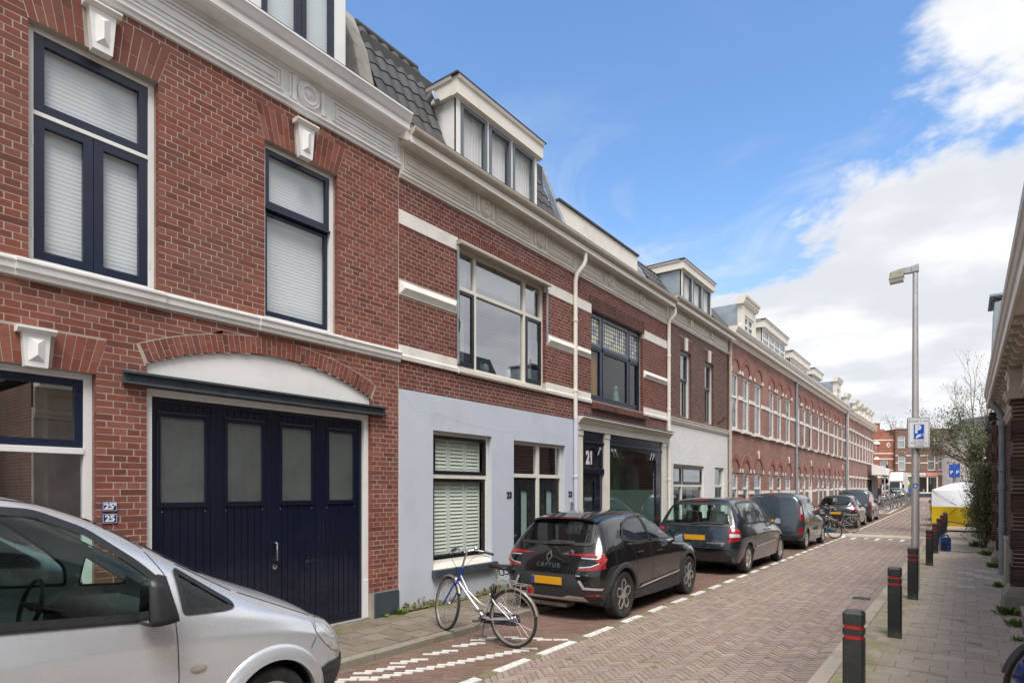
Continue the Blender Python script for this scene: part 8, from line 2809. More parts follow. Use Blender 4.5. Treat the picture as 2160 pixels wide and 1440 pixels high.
vs_ = S([(-.80, .82, .32), (-.93, .93, .50), (-.88, .95, .85), (-.80, .93, 1.05), (-.50, .70, 1.64), (-.47, .43, 1.70), (-.46, 0, 1.72)],
  [(-.64, .90, .28), (-.66, .98, .5), (-.60, .99, .88), (-.56, .96, 1.08), (-.30, .73, 1.68), (-.28, .45, 1.735), (-.28, 0, 1.75)],
  [(0, .94, .26), (0, .985, .5), (0, .995, .88), (.05, .958, 1.08), (.2, .745, 1.70), (.2, .45, 1.755), (.2, 0, 1.77)],
  [(1.2, .94, .25), (1.2, .98, .5), (1.2, .99, .88), (1.2, .955, 1.06), (1.2, .745, 1.70), (1.2, .45, 1.76), (1.2, 0, 1.775)],
  [(2.0, .94, .25), (2.0, .98, .5), (2.0, .985, .88), (2.0, .95, 1.04), (1.85, .725, 1.66), (1.8, .44, 1.71), (1.78, 0, 1.725)],
  [(2.7, .94, .26), (2.75, .98, .5), (2.8, .97, .86), (2.85, .91, 1.0), (2.85, .74, 1.04), (2.85, .42, 1.07), (2.85, 0, 1.08)],
  [(3.2, .93, .26), (3.2, .98, .5), (3.25, .95, .82), (3.3, .84, .94), (3.35, .64, .97), (3.4, .38, .99), (3.4, 0, 1.0)],
  [(3.75, .80, .28), (3.82, .86, .5), (3.78, .84, .72), (3.72, .74, .82), (3.72, .56, .85), (3.74, .34, .87), (3.75, 0, .88)],
  [(3.88, .6, .3), (3.96, .68, .5), (3.90, .66, .68), (3.85, .6, .76), (3.85, .46, .78), (3.86, .28, .8), (3.87, 0, .81)])
c = Car('parked_car', 'dark blue people carrier with large rear window and round red tail lights', 'blue_car_paint', vs_, (4.90, 1.98, 1.72), (0, 2.98), .335)
c.ar = (.385, .385)
c.window([(-.36, 1.13), (-.20, 1.54), (.0, 1.60), (1.05, 1.615), (1.05, 1.115)], 'R', 'car_glass', .06, .02)
c.window([(1.10, 1.115), (1.10, 1.615), (1.62, 1.60), (1.62, 1.105)], 'R', 'car_glass', .03, .02)
c.window([(1.67, 1.105), (1.67, 1.595), (1.86, 1.55), (2.42, 1.20), (2.50, 1.09)], 'R', 'car_glass', .04, .02)
c.window([(-.78, 1.10), (.78, 1.10), (.64, 1.57), (-.64, 1.57)], 'rear', 'car_glass', .08, .03)
c.window([(-.62, 1.10), (.62, 1.10), (.54, 1.56), (-.54, 1.56)], 'front', 'car_glass', .06, .02)
c.finish_body()
c.wheels('multi', .215, .03)
c.interior([(.42, 2.0, .45, 'seat_grey'), (-.42, 2.0, .45, 'seat_grey'), (.45, 1.0, .45, 'seat_grey'), (-.45, 1.0, .45, 'seat_dark'), (.44, .15, .45, 'seat_grey')])
MB().box(-.6, -.1, -.3, .4, .5, .95).build('luggage', 'seat_dark', c.root, local=True, bevel=.05)
MB().box(-.3, .05, 1.1, 1.2, .9, 1.35).build('hivis_vest', 'hivis', c.root, local=True, bevel=.05)
for s in (1, -1):
 m_ = lambda P: [(s * a, b) for a, b in P]
 lamp = c.patch('tail_light', 'red_lens', round_poly(m_([(.745, .70), (.90, .78), (.945, .92), (.90, 1.055), (.745, 1.045)]), .04), 'rear', .006, step=.03, bulge=.012)
 c.patch('lamp_lens', 'clear_lens', round_poly(m_([(.765, .84), (.87, .845), (.885, .91), (.765, .925)]), .02), 'rear', .022, step=.03, parent=lamp)
 v = 'R' if s > 0 else 'L'
 c.patch('tail_light', 'red_lens', round_poly([(-.88, .73), (-.66, .79), (-.60, .90), (-.64, 1.04), (-.88, 1.05)], .05), v, .006, step=.03, bulge=.012)
 c.patch('lamp_lens', 'clear_lens', round_poly([(-.80, .845), (-.68, .85), (-.68, .915), (-.80, .915)], .02), v, .022, step=.03)
 c.patch('rub_strip', 'brushed_steel', [(.50, .555), (2.30, .60), (2.30, .635), (.50, .60)], v, .014, step=.06)
 c.seam([(.45, 1.10), (.46, .8), (.42, .5)], v); c.seam([(1.60, 1.10), (1.60, .36)], v); c.seam([(2.62, 1.06), (2.62, .4)], v); c.seam([(-.66, .64), (-.3, .65)], v, .01)
 c.seam(m_([(.70, 1.62), (.80, 1.09), (.735, 1.05), (.735, .66)]), 'rear', .008)
c.seam([(-.74, .66), (.74, .66)], 'rear', .012)
c.patch('bumper_step', 'black_car_paint', [(-.70, .50), (.70, .50), (.74, .58), (-.74, .58)], 'rear', .004, step=.06)
c.strip('bumper_edge', 'slate_car_paint', [(-.84, .60), (-.4, .615), (.4, .615), (.84, .60)], 'rear', .03, .012, closed=False)
c.strip('bumper_edge', 'slate_car_paint', [(-.80, .30), (-.4, .29), (.4, .29), (.80, .30)], 'rear', .04, .012, closed=False)
c.patch('brake_light', 'dark_red_lens', round_poly([(-.17, 1.635), (.17, 1.635), (.17, 1.675), (-.17, 1.675)], .015), 'rear', .008, step=.03)
c.handle(1.42, .92, 'chrome'); c.handle(1.78, .92, 'chrome')
c.mirror(2.32, 1.05)
c.strip('wiper', 'black_plastic', [(-.10, 1.115), (.2, 1.15), (.62, 1.135)], 'rear', .03, .03, closed=False)
c.plate(.83, w=.52)
c.letters('GRAND VOYAGER', .044, .715, .49, 'chrome', .001, 1.05)
c.letters('SE', .044, .665, .63, 'chrome', .001, 1.05)
c.root.location = (-4.93, 14.42, 0.0)
Car.rear, Car.zb = .70, .24
ks = S([(-.62, .80, .32), (-.70, .88, .5), (-.645, .89, .9), (-.60, .87, 1.1), (-.47, .71, 1.70), (-.45, .43, 1.77), (-.44, 0, 1.79)],
  [(-.5, .85, .28), (-.5, .91, .5), (-.49, .918, .9), (-.46, .895, 1.1), (-.34, .745, 1.74), (-.32, .45, 1.81), (-.32, 0, 1.83)],
  [(0, .87, .26), (0, .915, .5), (0, .92, .9), (.02, .90, 1.1), (.1, .755, 1.755), (.1, .46, 1.825), (.1, 0, 1.845)],
  [(.95, .87, .25), (.95, .905, .5), (.95, .915, .9), (.95, .895, 1.08), (.95, .755, 1.75), (.95, .46, 1.82), (.95, 0, 1.84)],
  [(1.6, .87, .25), (1.6, .905, .5), (1.6, .91, .9), (1.62, .885, 1.05), (1.5, .735, 1.70), (1.46, .45, 1.76), (1.44, 0, 1.775)],
  [(2.3, .87, .26), (2.35, .905, .5), (2.4, .90, .88), (2.45, .85, 1.02), (2.42, .71, 1.08), (2.42, .41, 1.12), (2.42, 0, 1.13)],
  [(2.75, .86, .26), (2.8, .905, .5), (2.85, .885, .85), (2.9, .80, .98), (2.95, .62, 1.02), (3.0, .37, 1.05), (3.0, 0, 1.06)],
  [(3.25, .78, .28), (3.32, .84, .5), (3.28, .82, .74), (3.22, .72, .86), (3.22, .55, .90), (3.24, .33, .92), (3.25, 0, .93)],
  [(3.42, .6, .3), (3.50, .66, .5), (3.44, .65, .7), (3.38, .6, .8), (3.37, .46, .83), (3.38, .28, .85), (3.38, 0, .86)])
c = Car('parked_van', 'slate blue panel van with windowless rear doors, nearest of two such vans', 'slate_car_paint', ks, (4.22, 1.84, 1.80), (0, 2.75), .32)
c.ar = (.37, .37)
c.window([(1.55, 1.12), (1.55, 1.60), (1.85, 1.50), (2.28, 1.22), (2.36, 1.10)], 'R', 'car_glass_dark', .05, .02, cut=False)
c.window([(-.62, 1.12), (.62, 1.12), (.52, 1.62), (-.52, 1.62)], 'front', 'car_glass_dark', .05, .02, cut=False)
c.finish_body()
c.wheels('multi', .19, .03)
for s in (1, -1):
 v = 'R' if s > 0 else 'L'
 m_ = lambda P: [(s * a, b) for a, b in P]
 lamp = c.patch('tail_light', 'red_lens', round_poly(m_([(.815, .88), (.865, .95), (.84, 1.25), (.775, 1.42), (.745, 1.41), (.775, 1.0)]), .02), 'rear', .006, step=.03, bulge=.01)
 c.patch('lamp_lens', 'clear_lens', m_([(.80, 1.12), (.845, 1.12), (.80, 1.36), (.765, 1.37)]), 'rear', .02, step=.03, parent=lamp)
 c.patch('tail_light', 'red_lens', [(-.64, .90), (-.52, .98), (-.47, 1.25), (-.47, 1.42), (-.56, 1.38)], v, .006, step=.03, bulge=.008)
 c.patch('reflector', 'red_lens', m_([(.76, .53), (.87, .54), (.86, .70), (.77, .70)]), 'rear', .010, step=.03)
 c.patch('rub_strip', 'cladding', [(.95, .56), (1.6, .57), (1.6, .66), (.95, .65)], v, .014, step=.06)
 c.strip('panel_bead', 'slate_car_paint', round_poly([(.18, 1.14), (.18, 1.58), (.85, 1.62), (.85, 1.14)], .06), v, .012, .008)
 c.strip('panel_bead', 'slate_car_paint', round_poly([(1.0, 1.14), (1.0, 1.62), (1.42, 1.60), (1.42, 1.14)], .06), v, .012, .008)
 c.seam([(.92, 1.70), (.93, .36)], v); c.seam([(1.50, 1.66), (1.52, .36)], v); c.seam([(.25, 1.04), (1.45, 1.03)], v, .014)
 c.strip('panel_bead', 'slate_car_paint', round_poly(m_([(.07, 1.10), (.07, 1.63), (.60, 1.61), (.68, 1.12)]), .08), 'rear', .010, .008)
 c.seam(m_([(.69, 1.70), (.78, 1.10), (.76, .50)]), 'rear', .008)
c.seam([(-.0, 1.76), (-.0, .46)], 'rear', .008)
c.patch('bumper', 'cladding', [(-.92, .25), (.92, .25), (.92, .47), (.7, .45), (-.7, .45), (-.92, .47)], 'rear', .012, step=.06)
c.patch('brake_light', 'dark_red_lens', round_poly([(-.14, 1.68), (.14, 1.68), (.14, 1.72), (-.14, 1.72)], .012), 'rear', .008, step=.03)
c.handle(1.06, .98, 'black_plastic'); c.handle(1.68, .94, 'black_plastic')
c.mirror(2.12, 1.08, s=1.2)
c.plate(.90, w=.50, x=.02)
c.root.location = (-4.95, 21.25, 0.0)
van2 = copy_tree(c.root, (-5.02, 39.0, ground_z(39)), None, 'slate blue panel van parked behind the dark hatchback, farther of two such vans')
Car.rear, Car.zb = .72, .24
hs = [[(y * .985, x, z * 1.0) for (y, x, z) in st] for st in cs]
c = Car('parked_car', 'charcoal estate hatchback parked behind the two leaning bicycles', 'charcoal_car_paint', hs, (4.2, 1.80, 1.58), (0, 2.66), .32, level=2)
c.ar = (.37, .37)
c.window([(-.05, 1.12), (.15, 1.40), (1.0, 1.47), (1.0, 1.08)], 'R', 'car_glass_dark', .05, .016, cut=False)
c.window([(1.07, 1.08), (1.07, 1.47), (1.40, 1.44), (2.10, 1.05)], 'R', 'car_glass_dark', .05, .016, cut=False)
c.window([(-.66, 1.06), (.66, 1.06), (.55, 1.44), (-.55, 1.44)], 'rear', 'car_glass', .06, .02)
c.window([(-.54, 1.10), (.54, 1.10), (.47, 1.44), (-.47, 1.44)], 'front', 'car_glass', .06, .012)
c.finish_body()
c.wheels('disc', .19, .02)
c.interior([(.38, 1.45, .34, 'seat_dark'), (-.38, 1.45, .34, 'seat_dark')])
for s in (1, -1):
 m_ = lambda P: [(s * a, b) for a, b in P]
 v = 'R' if s > 0 else 'L'
 lamp = c.patch('tail_light', 'red_lens', round_poly(m_([(.66, .80), (.86, .84), (.86, 1.0), (.79, 1.10), (.70, 1.06)]), .03), 'rear', .006, step=.03, bulge=.01)
 c.patch('lamp_lens', 'clear_lens', m_([(.68, .90), (.80, .91), (.80, .96), (.70, .96)]), 'rear', .020, step=.03, parent=lamp)
 c.patch('tail_light', 'red_lens', [(-.66, .82), (-.45, .88), (-.38, 1.02), (-.50, 1.08), (-.66, 1.06)], v, .006, step=.03, bulge=.01)
 c.patch('reflector', 'red_lens', m_([(.66, .50), (.80, .51), (.79, .56), (.67, .56)]), 'rear', .006, step=.03)
 c.seam([(1.03, 1.5), (1.03, .36)], v); c.seam([(.2, 1.2), (.42, .8), (.42, .5)], v)
c.patch('bumper', 'cladding', [(-.9, .24), (.9, .24), (.9, .42), (-.9, .42)], 'rear', .008, step=.07)
c.seam([(-.75, .62), (.75, .62)], 'rear', .012)
c.strip('badge', 'chrome', [(0, .98), (.05, .90), (0, .82), (-.05, .90)], 'rear', 0, .010, inner=-.02)
c.handle(.6, .92, 'black_plastic'); c.handle(1.3, .90, 'black_plastic')
c.mirror(1.95, 1.02)
c.plate(.72, w=.50)
c.root.location = (-4.98, 33.2, ground_z(33.5))
copy_tree(c.root, (-6.15, 79.0, ground_z(79)), None, 'dark hatchback parked at the far end of the bicycle row, before the white truck')
copy_tree(c.root, (-.66, 44.5, ground_z(43)), PI, 'dark car mostly hidden behind the left edge of the white tent')
Car.rear, Car.zb = .72, .24
ms = S([(-.62, .85, .32), (-.70, .92, .5), (-.66, .935, .95), (-.64, .91, 1.2), (-.58, .76, 1.82), (-.56, .45, 1.90), (-.55, 0, 1.92)],
  [(-.5, .9, .27), (-.5, .95, .5), (-.5, .955, .95), (-.48, .93, 1.2), (-.42, .80, 1.865), (-.4, .48, 1.935), (-.4, 0, 1.95)],
  [(.6, .92, .26), (.6, .95, .5), (.6, .955, .98), (.6, .935, 1.15), (.6, .80, 1.865), (.6, .48, 1.945), (.6, 0, 1.96)],
  [(1.5, .92, .26), (1.5, .95, .5), (1.5, .955, .98), (1.55, .935, 1.13), (1.52, .785, 1.865), (1.46, .46, 1.93), (1.44, 0, 1.945)],
  [(2.1, .92, .26), (2.1, .95, .5), (2.1, .95, .97), (2.15, .93, 1.11), (2.10, .755, 1.765), (2.0, .44, 1.83), (1.96, 0, 1.845)],
  [(2.55, .92, .26), (2.55, .95, .5), (2.55, .945, .95), (2.52, .925, 1.10), (2.50, .745, 1.535), (2.42, .44, 1.59), (2.38, 0, 1.605)],
  [(2.95, .92, .27), (2.95, .95, .5), (2.95, .94, .92), (2.92, .90, 1.06), (2.94, .74, 1.245), (2.95, .44, 1.29), (2.96, 0, 1.31)],
  [(3.35, .91, .27), (3.35, .94, .5), (3.35, .925, .87), (3.34, .87, .99), (3.34, .70, 1.09), (3.38, .42, 1.13), (3.39, 0, 1.14)],
  [(3.74, .87, .28), (3.80, .905, .5), (3.74, .88, .76), (3.70, .81, .88), (3.66, .64, .97), (3.68, .38, 1.0), (3.69, 0, 1.01)],
  [(3.94, .72, .3), (4.02, .78, .5), (3.94, .76, .69), (3.88, .70, .80), (3.83, .54, .87), (3.83, .32, .90), (3.83, 0, .91)])
c = Car('parked_van', 'silver van in the left foreground, only its front half in the picture', 'silver_paint', ms, (4.83, 1.92, 1.95), (0, 3.22), .305, level=4, bows=(.08, .16))
c.ar = (.365, .365)
door = [(1.05, 1.235), (1.05, 1.80), (1.50, 1.805), (1.86, 1.76), (2.10, 1.645), (2.36, 1.43), (2.50, 1.28), (2.53, 1.115), (2.2, 1.135)]
c.window(door, 'R', 'car_glass', .05, .022)
c.window([(2.60, 1.37), (2.60, 1.105), (2.88, 1.085), (2.95, 1.09), (2.925, 1.125)], 'R', 'car_glass', .02, .015)
c.window([(-.66, 1.30), (.66, 1.30), (.60, 1.70), (-.60, 1.70)], 'front', 'car_glass', .08, .012)
c.finish_body()
c.wheels('disc', .21, .05)
c.arch_trim('silver_paint', .105, .024, -30, 210, 'arch_flare')
v = 'R'
c.patch('mirror_base', 'black_plastic', [(2.36, 1.10), (2.54, 1.09), (2.53, 1.34), (2.47, 1.36)], v, .006, step=.04)
c.patch('sill_rubber', 'black_plastic', [(1.0, 1.195), (2.54, 1.075), (2.54, 1.105), (1.0, 1.235)], v, .006, step=.05)
c.seam([(2.44, 1.50), (2.52, 1.36), (2.555, 1.10), (2.535, 1.05), (2.545, .72), (2.53, .34)], v, .006)
c.seam([(1.0, 1.80), (1.0, .34)], v, .006)
c.seam([(1.0, 1.88), (1.5, 1.88), (1.92, 1.815), (2.20, 1.70), (2.44, 1.52)], v, .007)
c.seam([(2.64, 1.40), (3.0, 1.18)], v, .007)
c.seam([(3.60, .90), (3.62, .78), (3.55, .68)], v, .006)
c.seam([(3.05, 1.16), (3.30, 1.05), (3.64, .90)], v, .006)
c.patch('bumper', 'cladding', [(3.60, .27), (3.62, .50), (3.72, .535), (4.02, .535), (4.02, .27)], v, .010, step=.04)
c.patch('bumper', 'cladding', [(-.84, .27), (.84, .27), (.84, .50), (-.84, .50)], 'front', .010, step=.05)
c.strip('bumper_groove', 'sign_black', [(3.66, .455), (3.80, .46)], v, .012, .013, closed=False)
c.patch('side_marker', 'old_stone', [(2.67 + .055 * math.cos(t), .735 + .026 * math.sin(t)) for t in np.linspace(0, 2 * PI, 18)[:-1]], v, .004, step=.02, bulge=.012)
for s in (1, -1):
 lamp = c.patch('headlight', 'clear_lens', round_poly([(s * .50, .86), (s * .82, .87), (s * .88, .77), (s * .865, .60), (s * .76, .58), (s * .56, .70)], .05), 'front', .006, step=.03, bulge=.02)
 c.patch('headlight', 'clear_lens', round_poly([(3.60, .80), (3.70, .87), (3.86, .84), (3.94, .68), (3.88, .60), (3.72, .66)], .04), 'R' if s > 0 else 'L', .006, step=.025, bulge=.014)
c.handle(1.13, 1.005, 'black_plastic', ln=.22)
# mirror, seen from behind and above
q = MB()
X = .93
q.hull8([(X + .03, 2.29, 1.085), (X + .24, 2.30, 1.085), (X + .24, 2.47, 1.10), (X + .03, 2.50, 1.10)], [(X + .06, 2.30, 1.375), (X + .19, 2.31, 1.375), (X + .17, 2.42, 1.35), (X + .06, 2.44, 1.35)])
q = q.build('wing_mirror', 'black_plastic', c.root, local=True, bevel=.05, smooth=True)
MB().tube([(X - .06, 2.44, 1.13), (X + .08, 2.33, 1.14)], .035, 10).build('mirror_arm', 'black_plastic', q, local=True)
MB().add([(X + .075, 2.286, 1.12), (X + .195, 2.296, 1.12), (X + .165, 2.30, 1.33), (X + .085, 2.294, 1.33)], [(0, 1, 2, 3)]).build('mirror_glass', 'mirror_face', q, local=True)
# cabin: seats, dashboard, steering wheel
c.interior([(.45, 1.5, .62, 'seat_dark'), (-.45, 1.5, .62, 'seat_dark')])
MB().prism([(2.30, .55), (2.32, .98), (2.45, 1.06), (2.85, 1.04), (2.9, .6)], 'x', -.78, .78).build('dashboard', 'seat_dark', c.root, local=True, bevel=.04)
MB().tube([(-.45 + .19 * math.cos(t), 2.16 + .05 * math.sin(t), 1.06 + .18 * math.sin(t)) for t in np.linspace(0, 2 * PI, 25)[:-1]], .016, 8, closed=True).tube([(-.45, 2.16, 1.06), (-.45, 2.38, .98)], .03, 8).tube([(-.63, 2.16, 1.06), (-.27, 2.16, 1.06)], .02, 6).build('steering_wheel', 'black_plastic', c.root, local=True)
MB().box(.10, .32, 1.5, 1.53, 1.12, 1.5).prism([(1.2, 1.1), (1.6, 1.1), (1.35, 1.5)], 'x', -.7, -.66).build('hivis_vest', 'hivis', c.root, local=True, bevel=.01)
MB().box(-.86, .86, .9, .95, .5, 1.8).build('bulkhead', 'seat_dark', c.root, local=True)
c.root.location = (-4.955, -.69, 0.0)
T = thing('box_truck', 'white box truck facing the camera in front of the far shops', 'truck', (-7.2, 88.5, ground_z(88)), R(-2), None)
MB().box(-1.1, 1.1, .0, 4.8, .9, 3.45).build('cargo_box', 'white_truck_paint', T, local=True, bevel=.03)
MB().hull8([(-1.0, -1.5, .45), (1.0, -1.5, .45), (1.0, -.05, .45), (-1.0, -.05, .45)], [(-1.0, -1.55, 1.25), (1.0, -1.55, 1.25), (1.0, -.05, 1.25), (-1.0, -.05, 1.25)]).hull8([(-1.0, -1.54, 1.252), (1.0, -1.54, 1.252), (1.0, -.05, 1.252), (-1.0, -.05, 1.252)], [(-.9, -.75, 2.3), (.9, -.75, 2.3), (.9, -.05, 2.3), (-.9, -.05, 2.3)]).build('cab', 'white_truck_paint', T, local=True, bevel=.05)
MB().hull8([(-.92, -1.56, 1.30), (.92, -1.56, 1.30), (.92, -1.5, 1.30), (-.92, -1.5, 1.30)], [(-.82, -.82, 2.22), (.82, -.82, 2.22), (.82, -.76, 2.22), (-.82, -.76, 2.22)]).build('windscreen', 'car_glass_dark', T, local=True)
MB().hull8([(-1.1, -.9, 2.35), (1.1, -.9, 2.35), (1.1, .0, 2.35), (-1.1, .0, 2.35)], [(-1.08, -.3, 3.4), (1.08, -.3, 3.4), (1.08, 0, 3.4), (-1.08, 0, 3.4)]).build('wind_deflector', 'white_truck_paint', T, local=True, bevel=.04)
MB().box(-1.02, 1.02, -1.62, -1.45, .40, .70).build('bumper', 'cladding', T, local=True, bevel=.03)
MB().box(-.6, .6, -1.575, -1.54, .78, 1.1).build('grille', 'cladding', T, local=True)
for s in (-1, 1):
 MB().box(s * .64, s * .95, -1.58, -1.54, .80, 1.05).build('headlight', 'clear_lens', T, local=True)
 MB().box(s * 1.08, s * 1.30, -1.25, -1.15, 1.45, 1.95).build('wing_mirror', 'black_plastic', T, local=True, bevel=.03)
 for y in (-.75, 3.4):
  MB().lathe([(.2, -.14), (.38, -.14), (.40, 0), (.38, .14), (.2, .14)], 'x', (s * .88, y, .40), 20, closed=True).build('wheel', 'rubber', T, local=True)
MB().box(-.26, .26, -1.635, -1.622, .48, .58).build('number_plate', 'amber', T, local=True)
# ================================================================== bicycles
def wheel_mesh(Rw, spokes=18, hub=.03, wid=.018):
 """tyre, rim, spokes and hub about the x axis at the origin: three part meshes"""
 ty = MB().lathe([(Rw - .034, -wid * .75), (Rw - .018, -wid), (Rw - .004, -wid * .6), (Rw, 0), (Rw - .004, wid * .6), (Rw - .018, wid), (Rw - .034, wid * .75)], 'x', (0, 0, 0), 44, closed=True)
 rm = MB().lathe([(Rw - .052, -.010), (Rw - .034, -.013), (Rw - .034, .013), (Rw - .052, .010)], 'x', (0, 0, 0), 44, closed=True)
 sp = MB()
 for k in range(spokes):
  a = 2 * PI * k / spokes
  b = a + (.35 if k % 2 else -.35)
  s = .028 if k % 4 < 2 else -.028
  sp.tube([(s, hub * math.cos(b), hub * math.sin(b)), (0, (Rw - .045) * math.cos(a), (Rw - .045) * math.sin(a))], .0016, 4, cap=False)
 sp.lathe([(hub * .5, -.05), (hub, -.032), (hub * .6, -.02), (hub * .6, .02), (hub, .032), (hub * .5, .05)], 'x', (0, 0, 0), 12)
 return ty, rm, sp
def bicycle(name, label, frame_mat, loc, rz, steer=0.0, detail=True, two_tone=None, group=None, saddle='black_plastic', lean=0.0, pitch=0.0, fender='worn_steel', carrier=True, chaincase='dark_bike', tyre='rubber'):
 """local: y forward, z up, x to the right; origin on the ground between the wheels"""
 t = thing(name, label, 'bicycle', loc, rz, group)
 t.rotation_euler = (pitch, lean, rz)
 Rw = .35
 rear, front, bb = Vector((0, -.54, Rw)), Vector((0, .56, Rw)), Vector((0, -.10, .29))
 hb, ht = Vector((0, .345, .66)), Vector((0, .285, .86))
 sx, st = Vector((0, -.17, .50)), Vector((0, -.265, .78))
 def V(*a): return Vector(a)
 one = MB() if not detail else None
 def emit(mb, nm, mat, par=None, smooth=True, bevel=0.0):
  if detail: return mb.build(nm, mat, par or t, local=True, smooth=smooth, angle=60 if smooth else None, bevel=bevel)
  one.v, one.f, one.mi = one.v, one.f, one.mi
  one.add(mb.v, mb.f)
  k = mats_one.index(mat) if mat in mats_one else (mats_one.append(mat) or len(mats_one) - 1)
  for i in range(len(one.mi) - len(mb.f), len(one.mi)): one.mi[i] = k
  return t
 mats_one = []
 n = 10 if detail else 5
 # rear wheel
 ty, rm, sp = wheel_mesh(Rw, 20 if detail else 8)
 def shift(mb, o, ang=0.0, piv=None):
  ca, sa = math.cos(ang), math.sin(ang)
  out = []
  for p in mb.v:
   q = Vector(p) + o
   if piv is not None:
    d = q - piv
    ax = (ht - hb).normalized()
    q = piv + Matrix.Rotation(ang, 3, ax) @ d
   out.append(tuple(q))
  mb.v = out
  return mb
 def wheel(o, ang, piv):
  ty, rm, sp = wheel_mesh(Rw, 20 if detail else 8)
  w = emit(shift(ty, o, ang, piv), 'wheel', tyre)
  emit(shift(rm, o, ang, piv), 'rim', 'alloy', w)
  emit(shift(sp, o, ang, piv), 'spokes', 'steel', w)
 wheel(rear, 0, None)
 wheel(front, steer, hb)
 # frame: two close parallel step-through tubes bending to the seat tube
 fr_ = MB()
 lo = [hb + V(0, .0, .02), hb * .45 + bb * .55, bb]
 fr_.tube(lo, .021, n)
 fr_.tube([hb + (ht - hb) * .55, hb * .5 + bb * .5 + V(0, .05, .10), V(0, -.02, .46), V(0, -.10, .435), sx + V(0, .03, -.06)], .013, n)
 fr_.tube([bb, sx, st], .017, n)
 for s in (-1, 1):
  fr_.tube([bb + V(s * .02, 0, 0), bb + V(s * .04, -.12, .0), rear + V(s * .062, 0, 0)], .010, n)
  fr_.tube([sx + V(s * .015, -.02, .10), sx + V(s * .045, -.12, .0), rear + V(s * .062, 0, 0)], .009, n)
 if two_tone:
  up = MB()
  up.tube([hb + V(0, .0, .02), hb * .8 + bb * .2], .0225, n)
  up.tube([hb + (ht - hb) * .55, hb * .82 + bb * .18 + V(0, .03, .12)], .0145, n)
  f_ob = emit(fr_, 'frame', frame_mat)
  emit(up, 'painted_tube', two_tone, f_ob)
  pp = MB().tube([hb - (ht - hb) * .05, ht], .023, n)
  emit(pp, 'head_tube', two_tone, f_ob)
 else:
  fr_.tube([hb - (ht - hb) * .05, ht], .022, n)
  f_ob = emit(fr_, 'frame', frame_mat)
 fk = MB()
 for s in (-1, 1):
  fk.tube([hb + V(s * .045, 0, -.01), hb * .5 + front * .5 + V(s * .055, .02, -.04), front + V(s * .055, 0, 0)], .011, n)
 fk.tube([hb + V(-.05, 0, -.01), hb + V(.05, 0, -.01)], .014, n)
 emit(shift(fk, V(0, 0, 0), steer, hb), 'fork', two_tone or frame_mat)
 # stem and swept bars
 hbz = .30
 top = ht + (ht - hb).normalized() * .20
 sb = MB().tube([ht, top], .013, n).tube([top + V(0, -.01, 0), top + V(0, .05, .02)], .014, n)
 bars = [V(-.29, -.17, .03), V(-.22, -.10, .045), V(-.12, .02, .05), V(-.04, .055, .02), V(.04, .055, .02), V(.12, .02, .05), V(.22, -.10, .045), V(.29, -.17, .03)]
 sb.tube([top + p for p in bars], .0115, n)
 hbob = emit(shift(sb, V(0, 0, 0), steer, hb), 'handlebar', 'chrome')
 for s in (-1, 1):
  gp_ = MB().tube([top + V(s * .205, -.083, .043), top + V(s * .295, -.18, .028)], .0175, n)
  emit(shift(gp_, V(0, 0, 0), steer, hb), 'grip', 'black_plastic', hbob)
  if detail:
   lv = MB().tube([top + V(s * .17, -.03, .03), top + V(s * .20, -.03, .0), top + V(s * .275, -.12, -.015)], .005, 5)
   emit(shift(lv, V(0, 0, 0), steer, hb), 'brake_lever', 'steel', hbob)
 if detail:
  bl = MB().lathe([(.03, 0), (.03, .012), (.022, .026), (.001, .032)], 'z', tuple(top + V(.13, .0, .06)), 12)
  emit(shift(bl, V(0, 0, 0), steer, hb), 'bell', 'chrome', hbob)
  cb_ = MB().tube([top + V(.2, -.06, .02), top + V(.18, .12, -.05), top + V(.05, .12, -.22), hb + V(.02, .04, .1)], .003, 4).tube([top + V(-.2, -.06, .02), top + V(-.18, .13, -.03), top + V(-.05, .12, -.2), hb + V(-.02, .04, .1)], .003, 4)
  emit(shift(cb_, V(0, 0, 0), steer, hb), 'brake_cable', 'black_plastic', hbob)
 # saddle
 sd_ = MB()
 emit(MB().tube([st - V(0, -.01, .05), st + V(0, -.03, .13)], .0125, n), 'seat_post', 'chrome')
 p0 = st + V(0, -.03, .13)
 prof = [(-.16, .085, .020), (-.12, .105, .035), (-.05, .085, .025), (.03, .042, .02), (.10, .028, .022), (.14, .016, .012)]
 vs, fs = [], []
 m = 10
 for (y, w, h) in prof:
  for k in range(m):
   a = 2 * PI * k / m
   vs.append((p0.x + w * math.cos(a), p0.y + y, p0.z + .03 + (.028 if math.sin(a) > 0 else .04) * math.sin(a) + h * .5))
 for i in range(len(prof) - 1):
  for k in range(m):
   fs.append((i * m + k, i * m + (k + 1) % m, (i + 1) * m + (k + 1) % m, (i + 1) * m + k))
 fs += [tuple(range(m)), tuple((len(prof) - 1) * m + k for k in range(m))[::-1]]
 sd_.add(vs, fs)
 if detail:
  for s in (-.05, .05): sd_.tube([p0 + V(s, -.12, -.0), p0 + V(s * .9, -.11, -.05), p0 + V(s * .9, -.05, -.05), p0 + V(s * .9, -.04, .0)], .008, 6)
 emit(sd_, 'saddle', saddle)
